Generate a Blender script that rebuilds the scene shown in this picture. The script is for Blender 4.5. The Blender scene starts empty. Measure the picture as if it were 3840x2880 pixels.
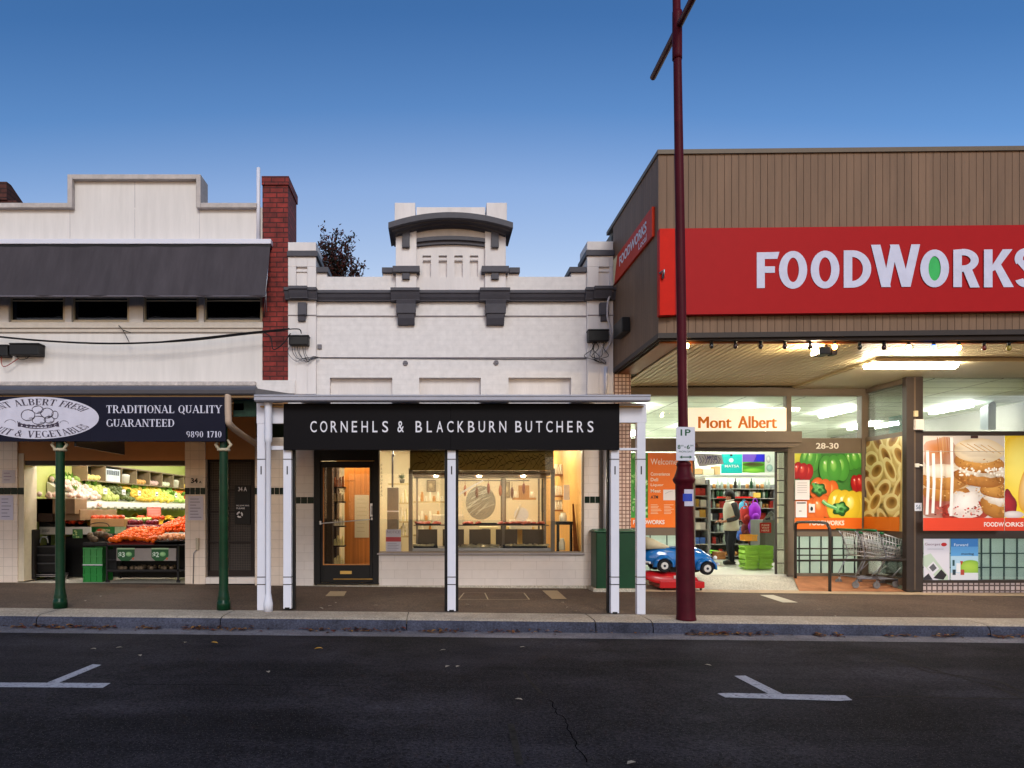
import bpy, bmesh, math, random
from mathutils import Vector, Matrix, noise
RN = random.Random(11)
sc = bpy.context.scene
COL = sc.collection
rad = math.radians

# ------------------------------------------------------------------ camera
FPX, PX, PY, ZC = 2647.0, 1630.0, 1911.0, 1.5      # focal length, principal point (photo pixels), eye height
cam = bpy.data.cameras.new('camera')
cam.sensor_width = 36.0
cam.lens = FPX / 3840 * 36
cam.shift_x = (1920 - PX) / 3840
cam.shift_y = (PY - 1440) / 3840
cam.clip_end = 2000
cam_o = bpy.data.objects.new('camera', cam)
COL.objects.link(cam_o)
cam_o.location = (0, 0, ZC)
cam_o.rotation_euler = (rad(90), 0, 0)
sc.camera = cam_o

# ------------------------------------------------------------------ sky, sun, exposure
SUN_EL, SUN_AZ = 30.0, 190.0     # soft light from behind the camera
w = bpy.data.worlds.new('World')
sc.world = w
w.use_nodes = True
nt = w.node_tree
bg = nt.nodes['Background']
sky = nt.nodes.new('ShaderNodeTexSky')
sky.sky_type = 'NISHITA'
sky.sun_disc = False
sky.sun_elevation = rad(SUN_EL)
sky.sun_rotation = rad(SUN_AZ)
sky.altitude = 0
sky.air_density = 1.0
sky.dust_density = 0.3
sky.ozone_density = 3.0
hs = nt.nodes.new('ShaderNodeHueSaturation')
hs.inputs['Saturation'].default_value = 1.0
hs.inputs['Value'].default_value = 3.0
# the dusk sky pales towards the roofs: grade the sky by the elevation of the direction looked in
tcw = nt.nodes.new('ShaderNodeTexCoord'); sepw = nt.nodes.new('ShaderNodeSeparateXYZ'); nt.links.new(tcw.outputs['Generated'], sepw.inputs[0])
rmp = nt.nodes.new('ShaderNodeValToRGB'); x2 = nt.nodes.new('ShaderNodeMath'); x2.operation = 'MULTIPLY'; nt.links.new(sepw.outputs[0], x2.inputs[0]); nt.links.new(sepw.outputs[0], x2.inputs[1])
ma = nt.nodes.new('ShaderNodeMath'); ma.operation = 'MULTIPLY_ADD'; nt.links.new(x2.outputs[0], ma.inputs[0]); ma.inputs[1].default_value = .32; nt.links.new(sepw.outputs[2], ma.inputs[2]); nt.links.new(ma.outputs[0], rmp.inputs[0])
stops = [(.30, (2.6, 1.6, 1.32)), (.342, (2.36, 1.54, 1.36)), (.416, (1.95, 1.46, 1.46)), (.495, (.98, 1.08, 1.32)), (.575, (.60, .84, 1.15)), (.8, (.5, .75, 1.0))]
while len(rmp.color_ramp.elements) < len(stops): rmp.color_ramp.elements.new(.5)
for e_, (p_, c_) in zip(rmp.color_ramp.elements, stops): e_.position = p_; e_.color = (c_[0] / 3 * .67, c_[1] / 3 * .805, c_[2] / 3 * .785, 1)
mulw = nt.nodes.new('ShaderNodeMix'); mulw.data_type = 'RGBA'; mulw.blend_type = 'MULTIPLY'; mulw.inputs[0].default_value = 1
nt.links.new(sky.outputs[0], mulw.inputs[6]); nt.links.new(rmp.outputs[0], mulw.inputs[7]); nt.links.new(mulw.outputs[2], hs.inputs['Color'])
nt.links.new(hs.outputs[0], bg.inputs['Color'])
bg.inputs['Strength'].default_value = 0.15
sun = bpy.data.lights.new('sun', 'SUN')
sun.energy = 1.8
sun.angle = rad(18)
sun.color = (1.0, 0.965, 0.88)
sun_o = bpy.data.objects.new('sun', sun)
COL.objects.link(sun_o)
sun_o.rotation_euler = (rad(90 - 30), 0, rad(10))
sc.view_settings.view_transform = 'Standard'
sc.view_settings.look = 'None'
sc.view_settings.exposure = 0.0
sc.view_settings.gamma = 1.0
try:
    sc.cycles.use_denoising = True
    sc.cycles.denoiser = 'OPENIMAGEDENOISE'
    sc.cycles.max_bounces = 8
    sc.cycles.diffuse_bounces = 4
    sc.cycles.transparent_max_bounces = 16
    sc.cycles.sample_clamp_indirect = 6.0
    sc.cycles.caustics_reflective = False
    sc.cycles.caustics_refractive = False
except Exception:
    pass

# ------------------------------------------------------------------ helpers
def wx(s, Y): return (s - PX) / FPX * Y
def wz(s, Y): return ZC + (PY - s) / FPX * Y
def at(sx, sy, Y): return Vector((wx(sx, Y), Y, wz(sy, Y)))
def zp(X): return 0.151 - 0.0104 * X                # pavement height: the street falls gently to the right
def zr(X): return zp(X) - 0.145                     # road height
YF, YV = 12.3, 9.3                                  # shop fronts, verandah posts

def lin(h):
    h = h.lstrip('#')
    c = [int(h[i:i + 2], 16) / 255 for i in (0, 2, 4)]
    return tuple(x / 12.92 if x <= .04045 else ((x + .055) / 1.055) ** 2.4 for x in c) + (1.0,)

ORG = {}
class MB:
    def __init__(s): s.v = []; s.f = []; s.mi = []; s.sm = []; s.m = 0; s.cols = []; s.c = (1, 1, 1, 1)
    def face(s, pts, smooth=False):
        b = len(s.v); s.v += [tuple(p) for p in pts]; s.cols += [s.c] * len(pts)
        s.f.append(tuple(range(b, b + len(pts)))); s.mi.append(s.m); s.sm.append(smooth)
    def idx(s, pts):
        b = len(s.v); s.v += [tuple(p) for p in pts]; s.cols += [s.c] * len(pts); return b
    def addf(s, ids, smooth=False): s.f.append(tuple(ids)); s.mi.append(s.m); s.sm.append(smooth)
    def hexa(s, p):                                   # 8 corners: 4 front (ccw), 4 back
        b = s.idx(p)
        for q in ((0, 1, 2, 3), (7, 6, 5, 4), (0, 4, 5, 1), (1, 5, 6, 2), (2, 6, 7, 3), (3, 7, 4, 0)):
            s.addf([b + i for i in q])
    def box(s, x0, x1, y0, y1, z0, z1):
        if x0 > x1: x0, x1 = x1, x0
        if y0 > y1: y0, y1 = y1, y0
        if z0 > z1: z0, z1 = z1, z0
        s.hexa([(x0, y0, z0), (x1, y0, z0), (x1, y0, z1), (x0, y0, z1), (x0, y1, z0), (x1, y1, z0), (x1, y1, z1), (x0, y1, z1)])
    def pbox(s, sx0, sy0, sx1, sy1, Y, d=.1):         # front face given in photo pixels at distance Y
        s.box(wx(sx0, Y), wx(sx1, Y), Y, Y + d, wz(sy1, Y), wz(sy0, Y))
    def prism(s, pts, y0, y1):                        # polygon in x,z
        n = len(pts); b = s.idx([(x, y0, z) for x, z in pts] + [(x, y1, z) for x, z in pts])
        s.addf([b + i for i in range(n)]); s.addf([b + n + i for i in reversed(range(n))])
        for i in range(n):
            j = (i + 1) % n; s.addf([b + i, b + n + i, b + n + j, b + j])
    def pprism(s, pts, Y, d=.05): s.prism([(wx(x, Y), wz(y, Y)) for x, y in pts], Y, Y + d)
    def xprism(s, pts, x0, x1):                       # polygon in y,z extruded along x
        n = len(pts); b = s.idx([(x0, y, z) for y, z in pts] + [(x1, y, z) for y, z in pts])
        s.addf([b + i for i in range(n)]); s.addf([b + n + i for i in reversed(range(n))])
        for i in range(n):
            j = (i + 1) % n; s.addf([b + i, b + n + i, b + n + j, b + j])
    def tube(s, path, r, n=8, cap=True, smooth=True):
        path = [Vector(p) for p in path]; k = len(path)
        rr = r if isinstance(r, (list, tuple)) else [r] * k
        rings = []
        up = None
        for i, p in enumerate(path):
            t = (path[min(i + 1, k - 1)] - path[max(i - 1, 0)])
            if t.length < 1e-9: t = Vector((0, 0, 1))
            t.normalize()
            if up is None:
                a = Vector((0, 0, 1)) if abs(t.z) < .9 else Vector((1, 0, 0))
                up = (a - t * a.dot(t)).normalized()
            else:
                up = (up - t * up.dot(t))
                if up.length < 1e-6: up = t.orthogonal()
                up.normalize()
            sd = t.cross(up)
            rings.append(s.idx([p + (up * math.cos(2 * math.pi * q / n) + sd * math.sin(2 * math.pi * q / n)) * rr[i] for q in range(n)]))
        for i in range(k - 1):
            for q in range(n):
                q2 = (q + 1) % n
                s.addf([rings[i] + q, rings[i] + q2, rings[i + 1] + q2, rings[i + 1] + q], smooth)
        if cap:
            s.addf([rings[0] + q for q in reversed(range(n))]); s.addf([rings[-1] + q for q in range(n)])
    def lathe(s, prof, cx, cy, n=16, lean=(0, 0), z0=0):
        rings = []
        for r, z in prof:
            ox, oy = lean[0] * (z - z0), lean[1] * (z - z0)
            rings.append(s.idx([(cx + ox + r * math.cos(2 * math.pi * q / n), cy + oy + r * math.sin(2 * math.pi * q / n), z) for q in range(n)]))
        for i in range(len(prof) - 1):
            for q in range(n):
                q2 = (q + 1) % n
                s.addf([rings[i] + q, rings[i] + q2, rings[i + 1] + q2, rings[i + 1] + q], True)
        s.addf([rings[0] + q for q in reversed(range(n))]); s.addf([rings[-1] + q for q in range(n)])
    def ball(s, c, rx, ry=None, rz=None, n=10, m=6, jit=0, rot=None):
        ry = rx if ry is None else ry; rz = rx if rz is None else rz
        c = Vector(c); rings = []
        for i in range(1, m):
            a = math.pi * i / m - math.pi / 2; ring = []
            for q in range(n):
                b = 2 * math.pi * q / n
                k = 1 + (RN.uniform(-jit, jit) if jit else 0)
                p = Vector((rx * math.cos(a) * math.cos(b), ry * math.cos(a) * math.sin(b), rz * math.sin(a))) * k
                if rot: p = rot @ p
                ring.append(c + p)
            rings.append(s.idx(ring))
        lo = Vector((0, 0, -rz)); hi = Vector((0, 0, rz))
        if rot: lo = rot @ lo; hi = rot @ hi
        a = s.idx([c + lo]); b = s.idx([c + hi])
        for q in range(n):
            q2 = (q + 1) % n
            s.addf([a, rings[0] + q2, rings[0] + q], True); s.addf([b, rings[-1] + q, rings[-1] + q2], True)
            for i in range(len(rings) - 1):
                s.addf([rings[i] + q, rings[i] + q2, rings[i + 1] + q2, rings[i + 1] + q], True)
    def build(s, name, mats, parent=None, bevel=0, center=True, colour=False):
        me = bpy.data.meshes.new(name)
        o = bpy.data.objects.new(name, me)
        off = Vector((0, 0, 0))
        if parent is not None: off = ORG[parent]
        elif center and s.v:
            xs, ys, zs = zip(*s.v)
            off = Vector(((min(xs) + max(xs)) / 2, (min(ys) + max(ys)) / 2, min(zs)))
        me.from_pydata([(x - off.x, y - off.y, z - off.z) for x, y, z in s.v], [], s.f)
        for m in (mats if isinstance(mats, (list, tuple)) else [mats]): me.materials.append(m)
        me.polygons.foreach_set('material_index', s.mi)
        if colour:
            ca = me.color_attributes.new('Col', 'FLOAT_COLOR', 'POINT')
            ca.data.foreach_set('color', [q for c in s.cols for q in c])
        bm = bmesh.new(); bm.from_mesh(me)
        bmesh.ops.recalc_face_normals(bm, faces=bm.faces)
        bm.to_mesh(me); bm.free()
        me.polygons.foreach_set('use_smooth', s.sm)
        me.update()
        COL.objects.link(o)
        if parent is not None:
            o.parent = parent; ORG[o] = Vector(off)
        else:
            o.location = off; ORG[o] = Vector(off)
        if bevel:
            b = o.modifiers.new('bevel', 'BEVEL'); b.width = bevel; b.segments = 2; b.limit_method = 'ANGLE'; b.angle_limit = rad(40)
        return o

    def build_each(s, name, mats, parent=None, bevel=0):
        """every separate piece becomes an object of its own"""
        par = list(range(len(s.v)))
        def find(i):
            while par[i] != i: par[i] = par[par[i]]; i = par[i]
            return i
        for f in s.f:
            for i in f[1:]: par[find(i)] = find(f[0])
        groups = {}
        for k, f in enumerate(s.f): groups.setdefault(find(f[0]), []).append(k)
        out = []
        for fs_ in groups.values():
            m = MB(); mp = {}
            for k in fs_:
                ids = []
                for i in s.f[k]:
                    if i not in mp: mp[i] = len(m.v); m.v.append(s.v[i]); m.cols.append(s.cols[i])
                    ids.append(mp[i])
                m.f.append(tuple(ids)); m.mi.append(s.mi[k]); m.sm.append(s.sm[k])
            out.append(m.build(name, mats, parent, bevel))
        return out

def thing(name, label, cat, loc=(0, 0, 0), group=None):
    o = bpy.data.objects.new(name, None); COL.objects.link(o)
    o.location = loc; o['label'] = label; o['category'] = cat; o.empty_display_size = .1
    if group: o['group'] = group
    ORG[o] = Vector(loc)
    return o
def tag(o, label, cat, group=None):
    o['label'] = label; o['category'] = cat
    if group: o['group'] = group
    return o
def kind(o, k): o['kind'] = k; return o
def kids(o): return [c for c in bpy.data.objects if c.parent == o]
def dup(o, loc=None, rotz=None, label=None, parent=None, scale=None, rot=None):
    c = o.copy(); COL.objects.link(c); c.parent = parent
    if loc is not None: c.location = loc
    if rotz is not None: c.rotation_euler.z = rotz
    if rot is not None: c.rotation_euler = rot
    if scale is not None: c.scale = scale
    if label: c['label'] = label
    for ch in o.children: dup(ch, parent=c)
    return c
def scatter(proto, places, label, cat, group, squash=.1):
    """the prototype takes the first place, copies the others"""
    for i, p in enumerate(places):
        o = proto if i == 0 else proto.copy()
        if i: COL.objects.link(o)
        o.location = p
        o.rotation_euler = (RN.uniform(-.5, .5), RN.uniform(-.5, .5), RN.uniform(0, 6.28))
        k = 1 + RN.uniform(-squash, squash); o.scale = (k, k, k)
        o['label'] = label; o['category'] = cat; o['group'] = group

# ------------------------------------------------------------------ materials
def newmat(name):
    m = bpy.data.materials.new(name); m.use_nodes = True
    return m, m.node_tree, m.node_tree.nodes['Principled BSDF']
def M(name, h, rough=.6, metal=0, var=.08, scale=6, bump=0, bscale=60, spec=.25, var2=0, scale2=.8, coat=0, stretch=None):
    m, t, p = newmat(name)
    p.inputs['Roughness'].default_value = rough; p.inputs['Metallic'].default_value = metal
    p.inputs['Specular IOR Level'].default_value = spec
    if coat: p.inputs['Coat Weight'].default_value = coat; p.inputs['Coat Roughness'].default_value = .1
    c = lin(h)
    tc = t.nodes.new('ShaderNodeTexCoord'); src = tc.outputs['Object']
    if stretch:
        mp = t.nodes.new('ShaderNodeMapping'); mp.inputs['Scale'].default_value = stretch
        t.links.new(src, mp.inputs[0]); src = mp.outputs[0]
    cur = None
    for v, s_ in ((var, scale), (var2, scale2)):
        if not v: continue
        n = t.nodes.new('ShaderNodeTexNoise'); n.inputs['Scale'].default_value = s_; n.inputs['Detail'].default_value = 6; n.inputs['Roughness'].default_value = .65
        t.links.new(src, n.inputs['Vector'])
        mr = t.nodes.new('ShaderNodeMapRange'); mr.inputs[1].default_value = .3; mr.inputs[2].default_value = .7
        mr.inputs[3].default_value = 1 - v; mr.inputs[4].default_value = 1 + v
        t.links.new(n.outputs['Fac'], mr.inputs[0])
        mx = t.nodes.new('ShaderNodeMix'); mx.data_type = 'RGBA'; mx.blend_type = 'MULTIPLY'; mx.inputs[0].default_value = 1
        if cur is None: mx.inputs[6].default_value = c
        else: t.links.new(cur, mx.inputs[6])
        t.links.new(mr.outputs[0], mx.inputs[7]); cur = mx.outputs[2]
    if cur is None: p.inputs['Base Color'].default_value = c
    else: t.links.new(cur, p.inputs['Base Color'])
    if bump:
        n = t.nodes.new('ShaderNodeTexNoise'); n.inputs['Scale'].default_value = bscale; n.inputs['Detail'].default_value = 4
        t.links.new(src, n.inputs['Vector'])
        b = t.nodes.new('ShaderNodeBump'); b.inputs['Strength'].default_value = bump; b.inputs['Distance'].default_value = .01
        t.links.new(n.outputs['Fac'], b.inputs['Height']); t.links.new(b.outputs[0], p.inputs['Normal'])
    return m
def MBrick(name, c1, c2, mortar, bw=.23, bh=.086, ms=.012, offset=.5, rough=.75, bump=.5, var=.12, spec=.3, phase=(0, 0)):
    m, t, p = newmat(name)
    p.inputs['Roughness'].default_value = rough; p.inputs['Specular IOR Level'].default_value = spec
    tc = t.nodes.new('ShaderNodeTexCoord'); sp = t.nodes.new('ShaderNodeSeparateXYZ'); t.links.new(tc.outputs['Object'], sp.inputs[0])
    ad = t.nodes.new('ShaderNodeMath'); ad.operation = 'ADD'; t.links.new(sp.outputs[0], ad.inputs[0]); t.links.new(sp.outputs[1], ad.inputs[1])
    cb = t.nodes.new('ShaderNodeCombineXYZ'); t.links.new(ad.outputs[0], cb.inputs[0]); t.links.new(sp.outputs[2], cb.inputs[1])
    mp = t.nodes.new('ShaderNodeMapping'); mp.inputs['Location'].default_value = (phase[0], phase[1], 0); t.links.new(cb.outputs[0], mp.inputs[0])
    b = t.nodes.new('ShaderNodeTexBrick'); t.links.new(mp.outputs[0], b.inputs['Vector'])
    b.offset = offset; b.inputs['Scale'].default_value = 1; b.inputs['Brick Width'].default_value = bw; b.inputs['Row Height'].default_value = bh
    b.inputs['Mortar Size'].default_value = ms; b.inputs['Mortar Smooth'].default_value = .2; b.inputs['Bias'].default_value = 0
    b.inputs['Color1'].default_value = lin(c1); b.inputs['Color2'].default_value = lin(c2); b.inputs['Mortar'].default_value = lin(mortar)
    n = t.nodes.new('ShaderNodeTexNoise'); n.inputs['Scale'].default_value = 9; n.inputs['Detail'].default_value = 6; t.links.new(tc.outputs['Object'], n.inputs['Vector'])
    mr = t.nodes.new('ShaderNodeMapRange'); mr.inputs[1].default_value = .3; mr.inputs[2].default_value = .7; mr.inputs[3].default_value = 1 - var; mr.inputs[4].default_value = 1 + var
    t.links.new(n.outputs['Fac'], mr.inputs[0])
    mx = t.nodes.new('ShaderNodeMix'); mx.data_type = 'RGBA'; mx.blend_type = 'MULTIPLY'; mx.inputs[0].default_value = 1
    t.links.new(b.outputs['Color'], mx.inputs[6]); t.links.new(mr.outputs[0], mx.inputs[7]); t.links.new(mx.outputs[2], p.inputs['Base Color'])
    if bump:
        bp = t.nodes.new('ShaderNodeBump'); bp.invert = True; bp.inputs['Strength'].default_value = bump; bp.inputs['Distance'].default_value = .006
        t.links.new(b.outputs['Fac'], bp.inputs['Height']); t.links.new(bp.outputs[0], p.inputs['Normal'])
    return m
def Emit(name, h, s):
    m, t, p = newmat(name)
    p.inputs['Base Color'].default_value = lin(h); p.inputs['Emission Color'].default_value = lin(h); p.inputs['Emission Strength'].default_value = s
    return m
def Glass(name, tint=(1, 1, 1, 1), refl=.08, rough=.0):
    m = bpy.data.materials.new(name); m.use_nodes = True; t = m.node_tree; t.nodes.clear()
    out = t.nodes.new('ShaderNodeOutputMaterial'); mix = t.nodes.new('ShaderNodeMixShader')
    tr = t.nodes.new('ShaderNodeBsdfTransparent'); tr.inputs[0].default_value = tint
    gl = t.nodes.new('ShaderNodeBsdfGlossy'); gl.inputs['Roughness'].default_value = rough
    lw = t.nodes.new('ShaderNodeLayerWeight'); lw.inputs[0].default_value = .35
    mr = t.nodes.new('ShaderNodeMapRange'); mr.inputs[3].default_value = refl; mr.inputs[4].default_value = .8
    t.links.new(lw.outputs['Fresnel'], mr.inputs[0])
    mr.inputs[1].default_value = .05
    t.links.new(mr.outputs[0], mix.inputs[0]); t.links.new(tr.outputs[0], mix.inputs[1]); t.links.new(gl.outputs[0], mix.inputs[2]); t.links.new(mix.outputs[0], out.inputs[0])
    return m
def PrintMat(name, rough=.35):
    m, t, p = newmat(name)
    a = t.nodes.new('ShaderNodeVertexColor'); a.layer_name = 'Col'
    t.links.new(a.outputs[0], p.inputs['Base Color']); p.inputs['Roughness'].default_value = rough; p.inputs['Specular IOR Level'].default_value = .3
    return m

MATS = {}
def mt(name, *a, **k):
    if name not in MATS: MATS[name] = M(name, *a, **k)
    return MATS[name]
white_wall = M('painted render', 'd9d2d0', .7, var=.07, scale=5, bump=.3, bscale=25, var2=.07, scale2=1.2, stretch=(1, 1, .22))
white_brick = MBrick('painted brick', 'd9d3d1', 'd8d2d0', 'd6d0ce', bump=.07, var=.075)
sheet_wall = M('painted cement sheet', 'd5cfcb', .6, var=.06, scale=2.5, bump=.05, bscale=8, var2=.06, scale2=8, stretch=(1, 1, .12))
charcoal = M('charcoal paint', '4a484f', .55, var=.12, scale=5, bump=.15, bscale=30)
white_paint = M('white gloss paint', 'd6d5df', .4, var=.03, scale=4, var2=.03)
black_paint = M('black paint', '0d0c0e', .45, var=.2, scale=4)
cream_paint = M('cream paint', 'cdbfa6', .5, var=.08, scale=5)
tile_cream = MBrick('cream wall tile', 'dccbbd', 'd8c6b7', 'bfae9f', .155, .155, .004, 0, .25, .2, .03, .5)
tile_large = MBrick('pale wall tile', 'd3c9c4', 'cfc5bf', 'bfb4ae', .45, .15, .004, .5, .3, .2, .03, .5)
tile_green = MBrick('dark green glazed tile', '10241c', '0c1a15', '6d6a5f', .155, .11, .008, 0, .12, .2, .2, .6)
mosaic = MBrick('small brown mosaic tile', 'cdb3a4', 'bf9f90', '6e4c42', .066, .066, .009, 0, .35, .4, .12, .4)
mosaic_pale = MBrick('small pale mosaic tile', 'b3a3a2', 'a4938f', '4e403e', .09, .09, .014, 0, .35, .4, .12, .4)
red_brick = MBrick('red painted brick', '882c26', '64201c', '401916', .235, .086, .010, .5, .7, .6, .35)
dark_brick = MBrick('old brown brick', '57302a', '482722', '2b1c1a', .235, .086, .010, .5, .8, .6, .2)
brown_board = M('brown cladding board', '785e4a', .6, var=.12, scale=3, bump=.1, stretch=(3, 3, .3), var2=.12, scale2=1)
groove = M('dark groove', '2c231f', .8)
brown_metal = M('brown aluminium', '6b5d4e', .5, metal=.0, var=.06)
dark_metal = M('dark bronze aluminium', '372e2a', .5, metal=.0, var=.08)
steel = M('galvanised steel', '8e8d92', .35, metal=.9, var=.08)
chrome = M('bright wire', 'c4c4c6', .35, metal=.6, var=.03)
grey_metal = M('grey gutter metal', '605e64', .4, metal=.4, var=.06)
asphalt = None
glass_clear = Glass('clear glass', (.98, .98, .98, 1), .012)
glass_shop = Glass('shop window glass', (.97, .98, .97, 1), .02)
glass_dark = Glass('dark window glass', (.25, .25, .28, 1), .03)
black_plastic = M('black plastic', '141416', .45, var=.15)
cable_mat = M('black cable sheath', '151417', .6)
wood_slat = M('vertical timber lining', 'b86f2c', .5, var=.35, scale=6, stretch=(4, 4, .06), spec=.2)
pine = M('pale pine board', 'd9a55c', .5, var=.22, scale=6, stretch=(4, 4, .06), spec=.2)
cardboard = M('cardboard', 'b08d62', .85, var=.06)
print_mat = PrintMat('printed sheet')
print_matte = PrintMat('printed board', .55)
paper = M('white paper', 'd8d5da', .8, var=.02)

# ------------------------------------------------------------------ text and flat print
def text_mesh(body, bold=0.0, spacing=1.0):
    cu = bpy.data.curves.new('t', 'FONT'); cu.body = body; cu.size = 1; cu.offset = bold; cu.space_character = spacing; cu.resolution_u = 4
    o = bpy.data.objects.new('t', cu); COL.objects.link(o)
    bpy.context.view_layer.update()
    me = bpy.data.meshes.new_from_object(o.evaluated_get(bpy.context.evaluated_depsgraph_get()))
    v = [tuple(q.co) for q in me.vertices]; f = [tuple(p.vertices) for p in me.polygons]
    bpy.data.objects.remove(o); bpy.data.curves.remove(cu); bpy.data.meshes.remove(me)
    xs = [q[0] for q in v]; ys = [q[1] for q in v]
    x0, x1, y0, y1 = min(xs), max(xs), min(ys), max(ys)
    return [((x - x0) / (x1 - x0), (y - y0) / (y1 - y0)) for x, y, _ in v], f
def add_flat(mb, uv, faces, fn):
    b = mb.idx([fn(u, v) for u, v in uv])
    for f in faces: mb.addf([b + i for i in f])
def text_rect(mb, body, sx0, sy0, sx1, sy1, Y, bold=0, spacing=1.0, shear=0):
    uv, f = text_mesh(body, bold, spacing)
    add_flat(mb, uv, f, lambda u, v: at(sx0 + (sx1 - sx0) * u + shear * v, sy1 + (sy0 - sy1) * v, Y))

TK, TN = .19, .065
def V(x, a=0, b=1, t=TK, s='tb', sw=.17):
    o = [[(x - t / 2, a), (x + t / 2, a), (x + t / 2, b), (x - t / 2, b)]]
    if 'b' in s: o.append([(x - sw, a), (x + sw, a), (x + sw, a + .055), (x - sw, a + .055)])
    if 't' in s: o.append([(x - sw, b - .055), (x + sw, b - .055), (x + sw, b), (x - sw, b)])
    return o
def H(a, b, y, t=TN): return [[(a, y - t / 2), (b, y - t / 2), (b, y + t / 2), (a, y + t / 2)]]
def D(x0, y0, x1, y1, t): return [[(x0 - t / 2, y0), (x0 + t / 2, y0), (x1 + t / 2, y1), (x1 - t / 2, y1)]]
def A(cx, cy, rx, ry, a0, a1, n=14, t=TK, tn=TN):
    o = []
    def pt(a, k):
        c, s_ = math.cos(a), math.sin(a); th = tn + (t - tn) * c * c
        return (cx + (rx - k * th) * c, cy + (ry - k * tn) * s_) if True else None
    for i in range(n):
        a = rad(a0 + (a1 - a0) * i / n); b = rad(a0 + (a1 - a0) * (i + 1) / n)
        o.append([pt(a, 0), pt(b, 0), pt(b, 1), pt(a, 1)])
    return o
SER = {
 'M': (1.0, V(.14, t=.07) + V(.84) + D(.16, 1, .48, 0, .17) + D(.48, 0, .80, 1, .07)),
 'O': (.88, A(.44, .5, .4, .5, 0, 360, 24)), 'Q': (.88, A(.44, .5, .4, .5, 0, 360, 24) + D(.5, .2, .8, -.16, .14)),
 'N': (.9, V(.15, t=.07) + V(.75, t=.07) + D(.15, 1, .75, 0, .18)),
 'T': (.78, V(.39, s='b') + H(.04, .74, .965) + V(.07, .74, 1, .05, '') + V(.71, .74, 1, .05, '')),
 'A': (.92, D(.12, 0, .45, 1, .07) + D(.78, 0, .45, 1, .18) + H(.22, .66, .33) + H(0, .26, .03) + H(.62, .95, .03)),
 'L': (.74, V(.2) + H(.2, .7, .03) + V(.68, 0, .28, .05, '')),
 'B': (.8, V(.2) + H(.2, .46, .965) + H(.2, .46, .53) + H(.2, .46, .03) + A(.42, .755, .3, .245, -90, 90) + A(.44, .27, .33, .27, -90, 90)),
 'E': (.76, V(.2) + H(.2, .7, .965) + H(.2, .56, .5) + H(.2, .7, .03) + V(.68, 0, .26, .05, '') + V(.68, .76, 1, .05, '') + V(.55, .38, .62, .05, '')),
 'R': (.88, V(.2) + H(.2, .46, .965) + H(.2, .46, .48) + A(.42, .73, .31, .27, -90, 90) + D(.76, 0, .46, .48, .17) + H(.68, .9, .03)),
 'F': (.72, V(.2) + H(.2, .68, .965) + H(.2, .54, .5) + V(.66, .74, 1, .05, '') + V(.53, .38, .62, .05, '')),
 'S': (.66, A(.33, .74, .26, .26, 20, 250) + A(.33, .26, .28, .26, -160, 70) + V(.6, .7, .96, .05, '') + V(.05, .04, .3, .05, '') + D(.2, .6, .46, .42, .2)),
 'H': (.94, V(.2) + V(.74) + H(.2, .74, .5)), 'U': (.88, V(.2, .25, 1, s='t') + V(.72, .3, 1, .07, 't') + A(.43, .3, .325, .3, 180, 360)),
 'I': (.4, V(.2)), 'V': (.88, D(.15, 1, .46, 0, .18) + D(.78, 1, .46, 0, .07) + H(0, .32, .97) + H(.62, .92, .97)),
 'G': (.88, A(.45, .5, .41, .5, 40, 330) + V(.78, .05, .42, .17, 't', .14)),
 'D': (.9, V(.2) + H(.2, .46, .965) + H(.2, .46, .03) + A(.42, .5, .42, .5, -90, 90)),
 'Y': (.86, V(.43, 0, .48, s='b') + D(.12, 1, .43, .45, .18) + D(.76, 1, .43, .45, .07) + H(0, .3, .97) + H(.6, .88, .97)),
 '&': (.95, A(.4, .76, .22, .24, 0, 360, 16, .12) + A(.36, .28, .34, .28, 90, 330, 14, .16) + D(.8, 0, .3, .72, .16) + D(.62, .12, .84, .5, .07)),
 '9': (.62, A(.3, .68, .26, .32, 0, 360, 18, .15) + A(.22, .5, .34, .5, -80, 30, 10, .15)), '8': (.62, A(.3, .75, .22, .25, 0, 360, 16, .14) + A(.3, .26, .26, .27, 0, 360, 16, .15)),
 '0': (.62, A(.3, .5, .26, .5, 0, 360, 20, .16)), '1': (.46, V(.24, s='b') + D(.06, .84, .2, .97, .1)), '7': (.6, H(.05, .55, .95, .1) + D(.22, 0, .5, .95, .14)),
 ' ': (.42, []),
}
def serif(body, gap=.03):
    x = 0; polys = []
    for ch in body:
        w_, ps = SER[ch]; polys += [[(x + a, b) for a, b in q] for q in ps]; x += w_ + gap
    return [[(a / (x - gap), b) for a, b in q] for q in polys]
def bold_rect(mb, body, sx0, sy0, sx1, sy1, Y, d=1.5):
    for k, dx in enumerate((-d, 0, d)): text_rect(mb, body, sx0 + dx, sy0, sx1 + dx, sy1, Y - .0005 * k)
def tile_row(a, b, t0, t1, Y, parent, n):
    mb = MB(); w_ = (b - a) / n
    for i in range(n): mb.pbox(a + i * w_ + .8, t0 + .8, a + (i + 1) * w_ - .8, t1 - .8, Y - .006, .005)
    return mb.build('tile_band', glazed_green, parent)
glazed_green = M('dark green glaze', '0c1f16', .3, var=.25, scale=9, spec=.12)
def serif_rect(mb, body, sx0, sy0, sx1, sy1, Y):
    for i, q in enumerate(serif(body)):
        mb.face([at(sx0 + (sx1 - sx0) * u, sy1 + (sy0 - sy1) * v, Y - .0003 * (i % 9)) for u, v in q])

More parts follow.
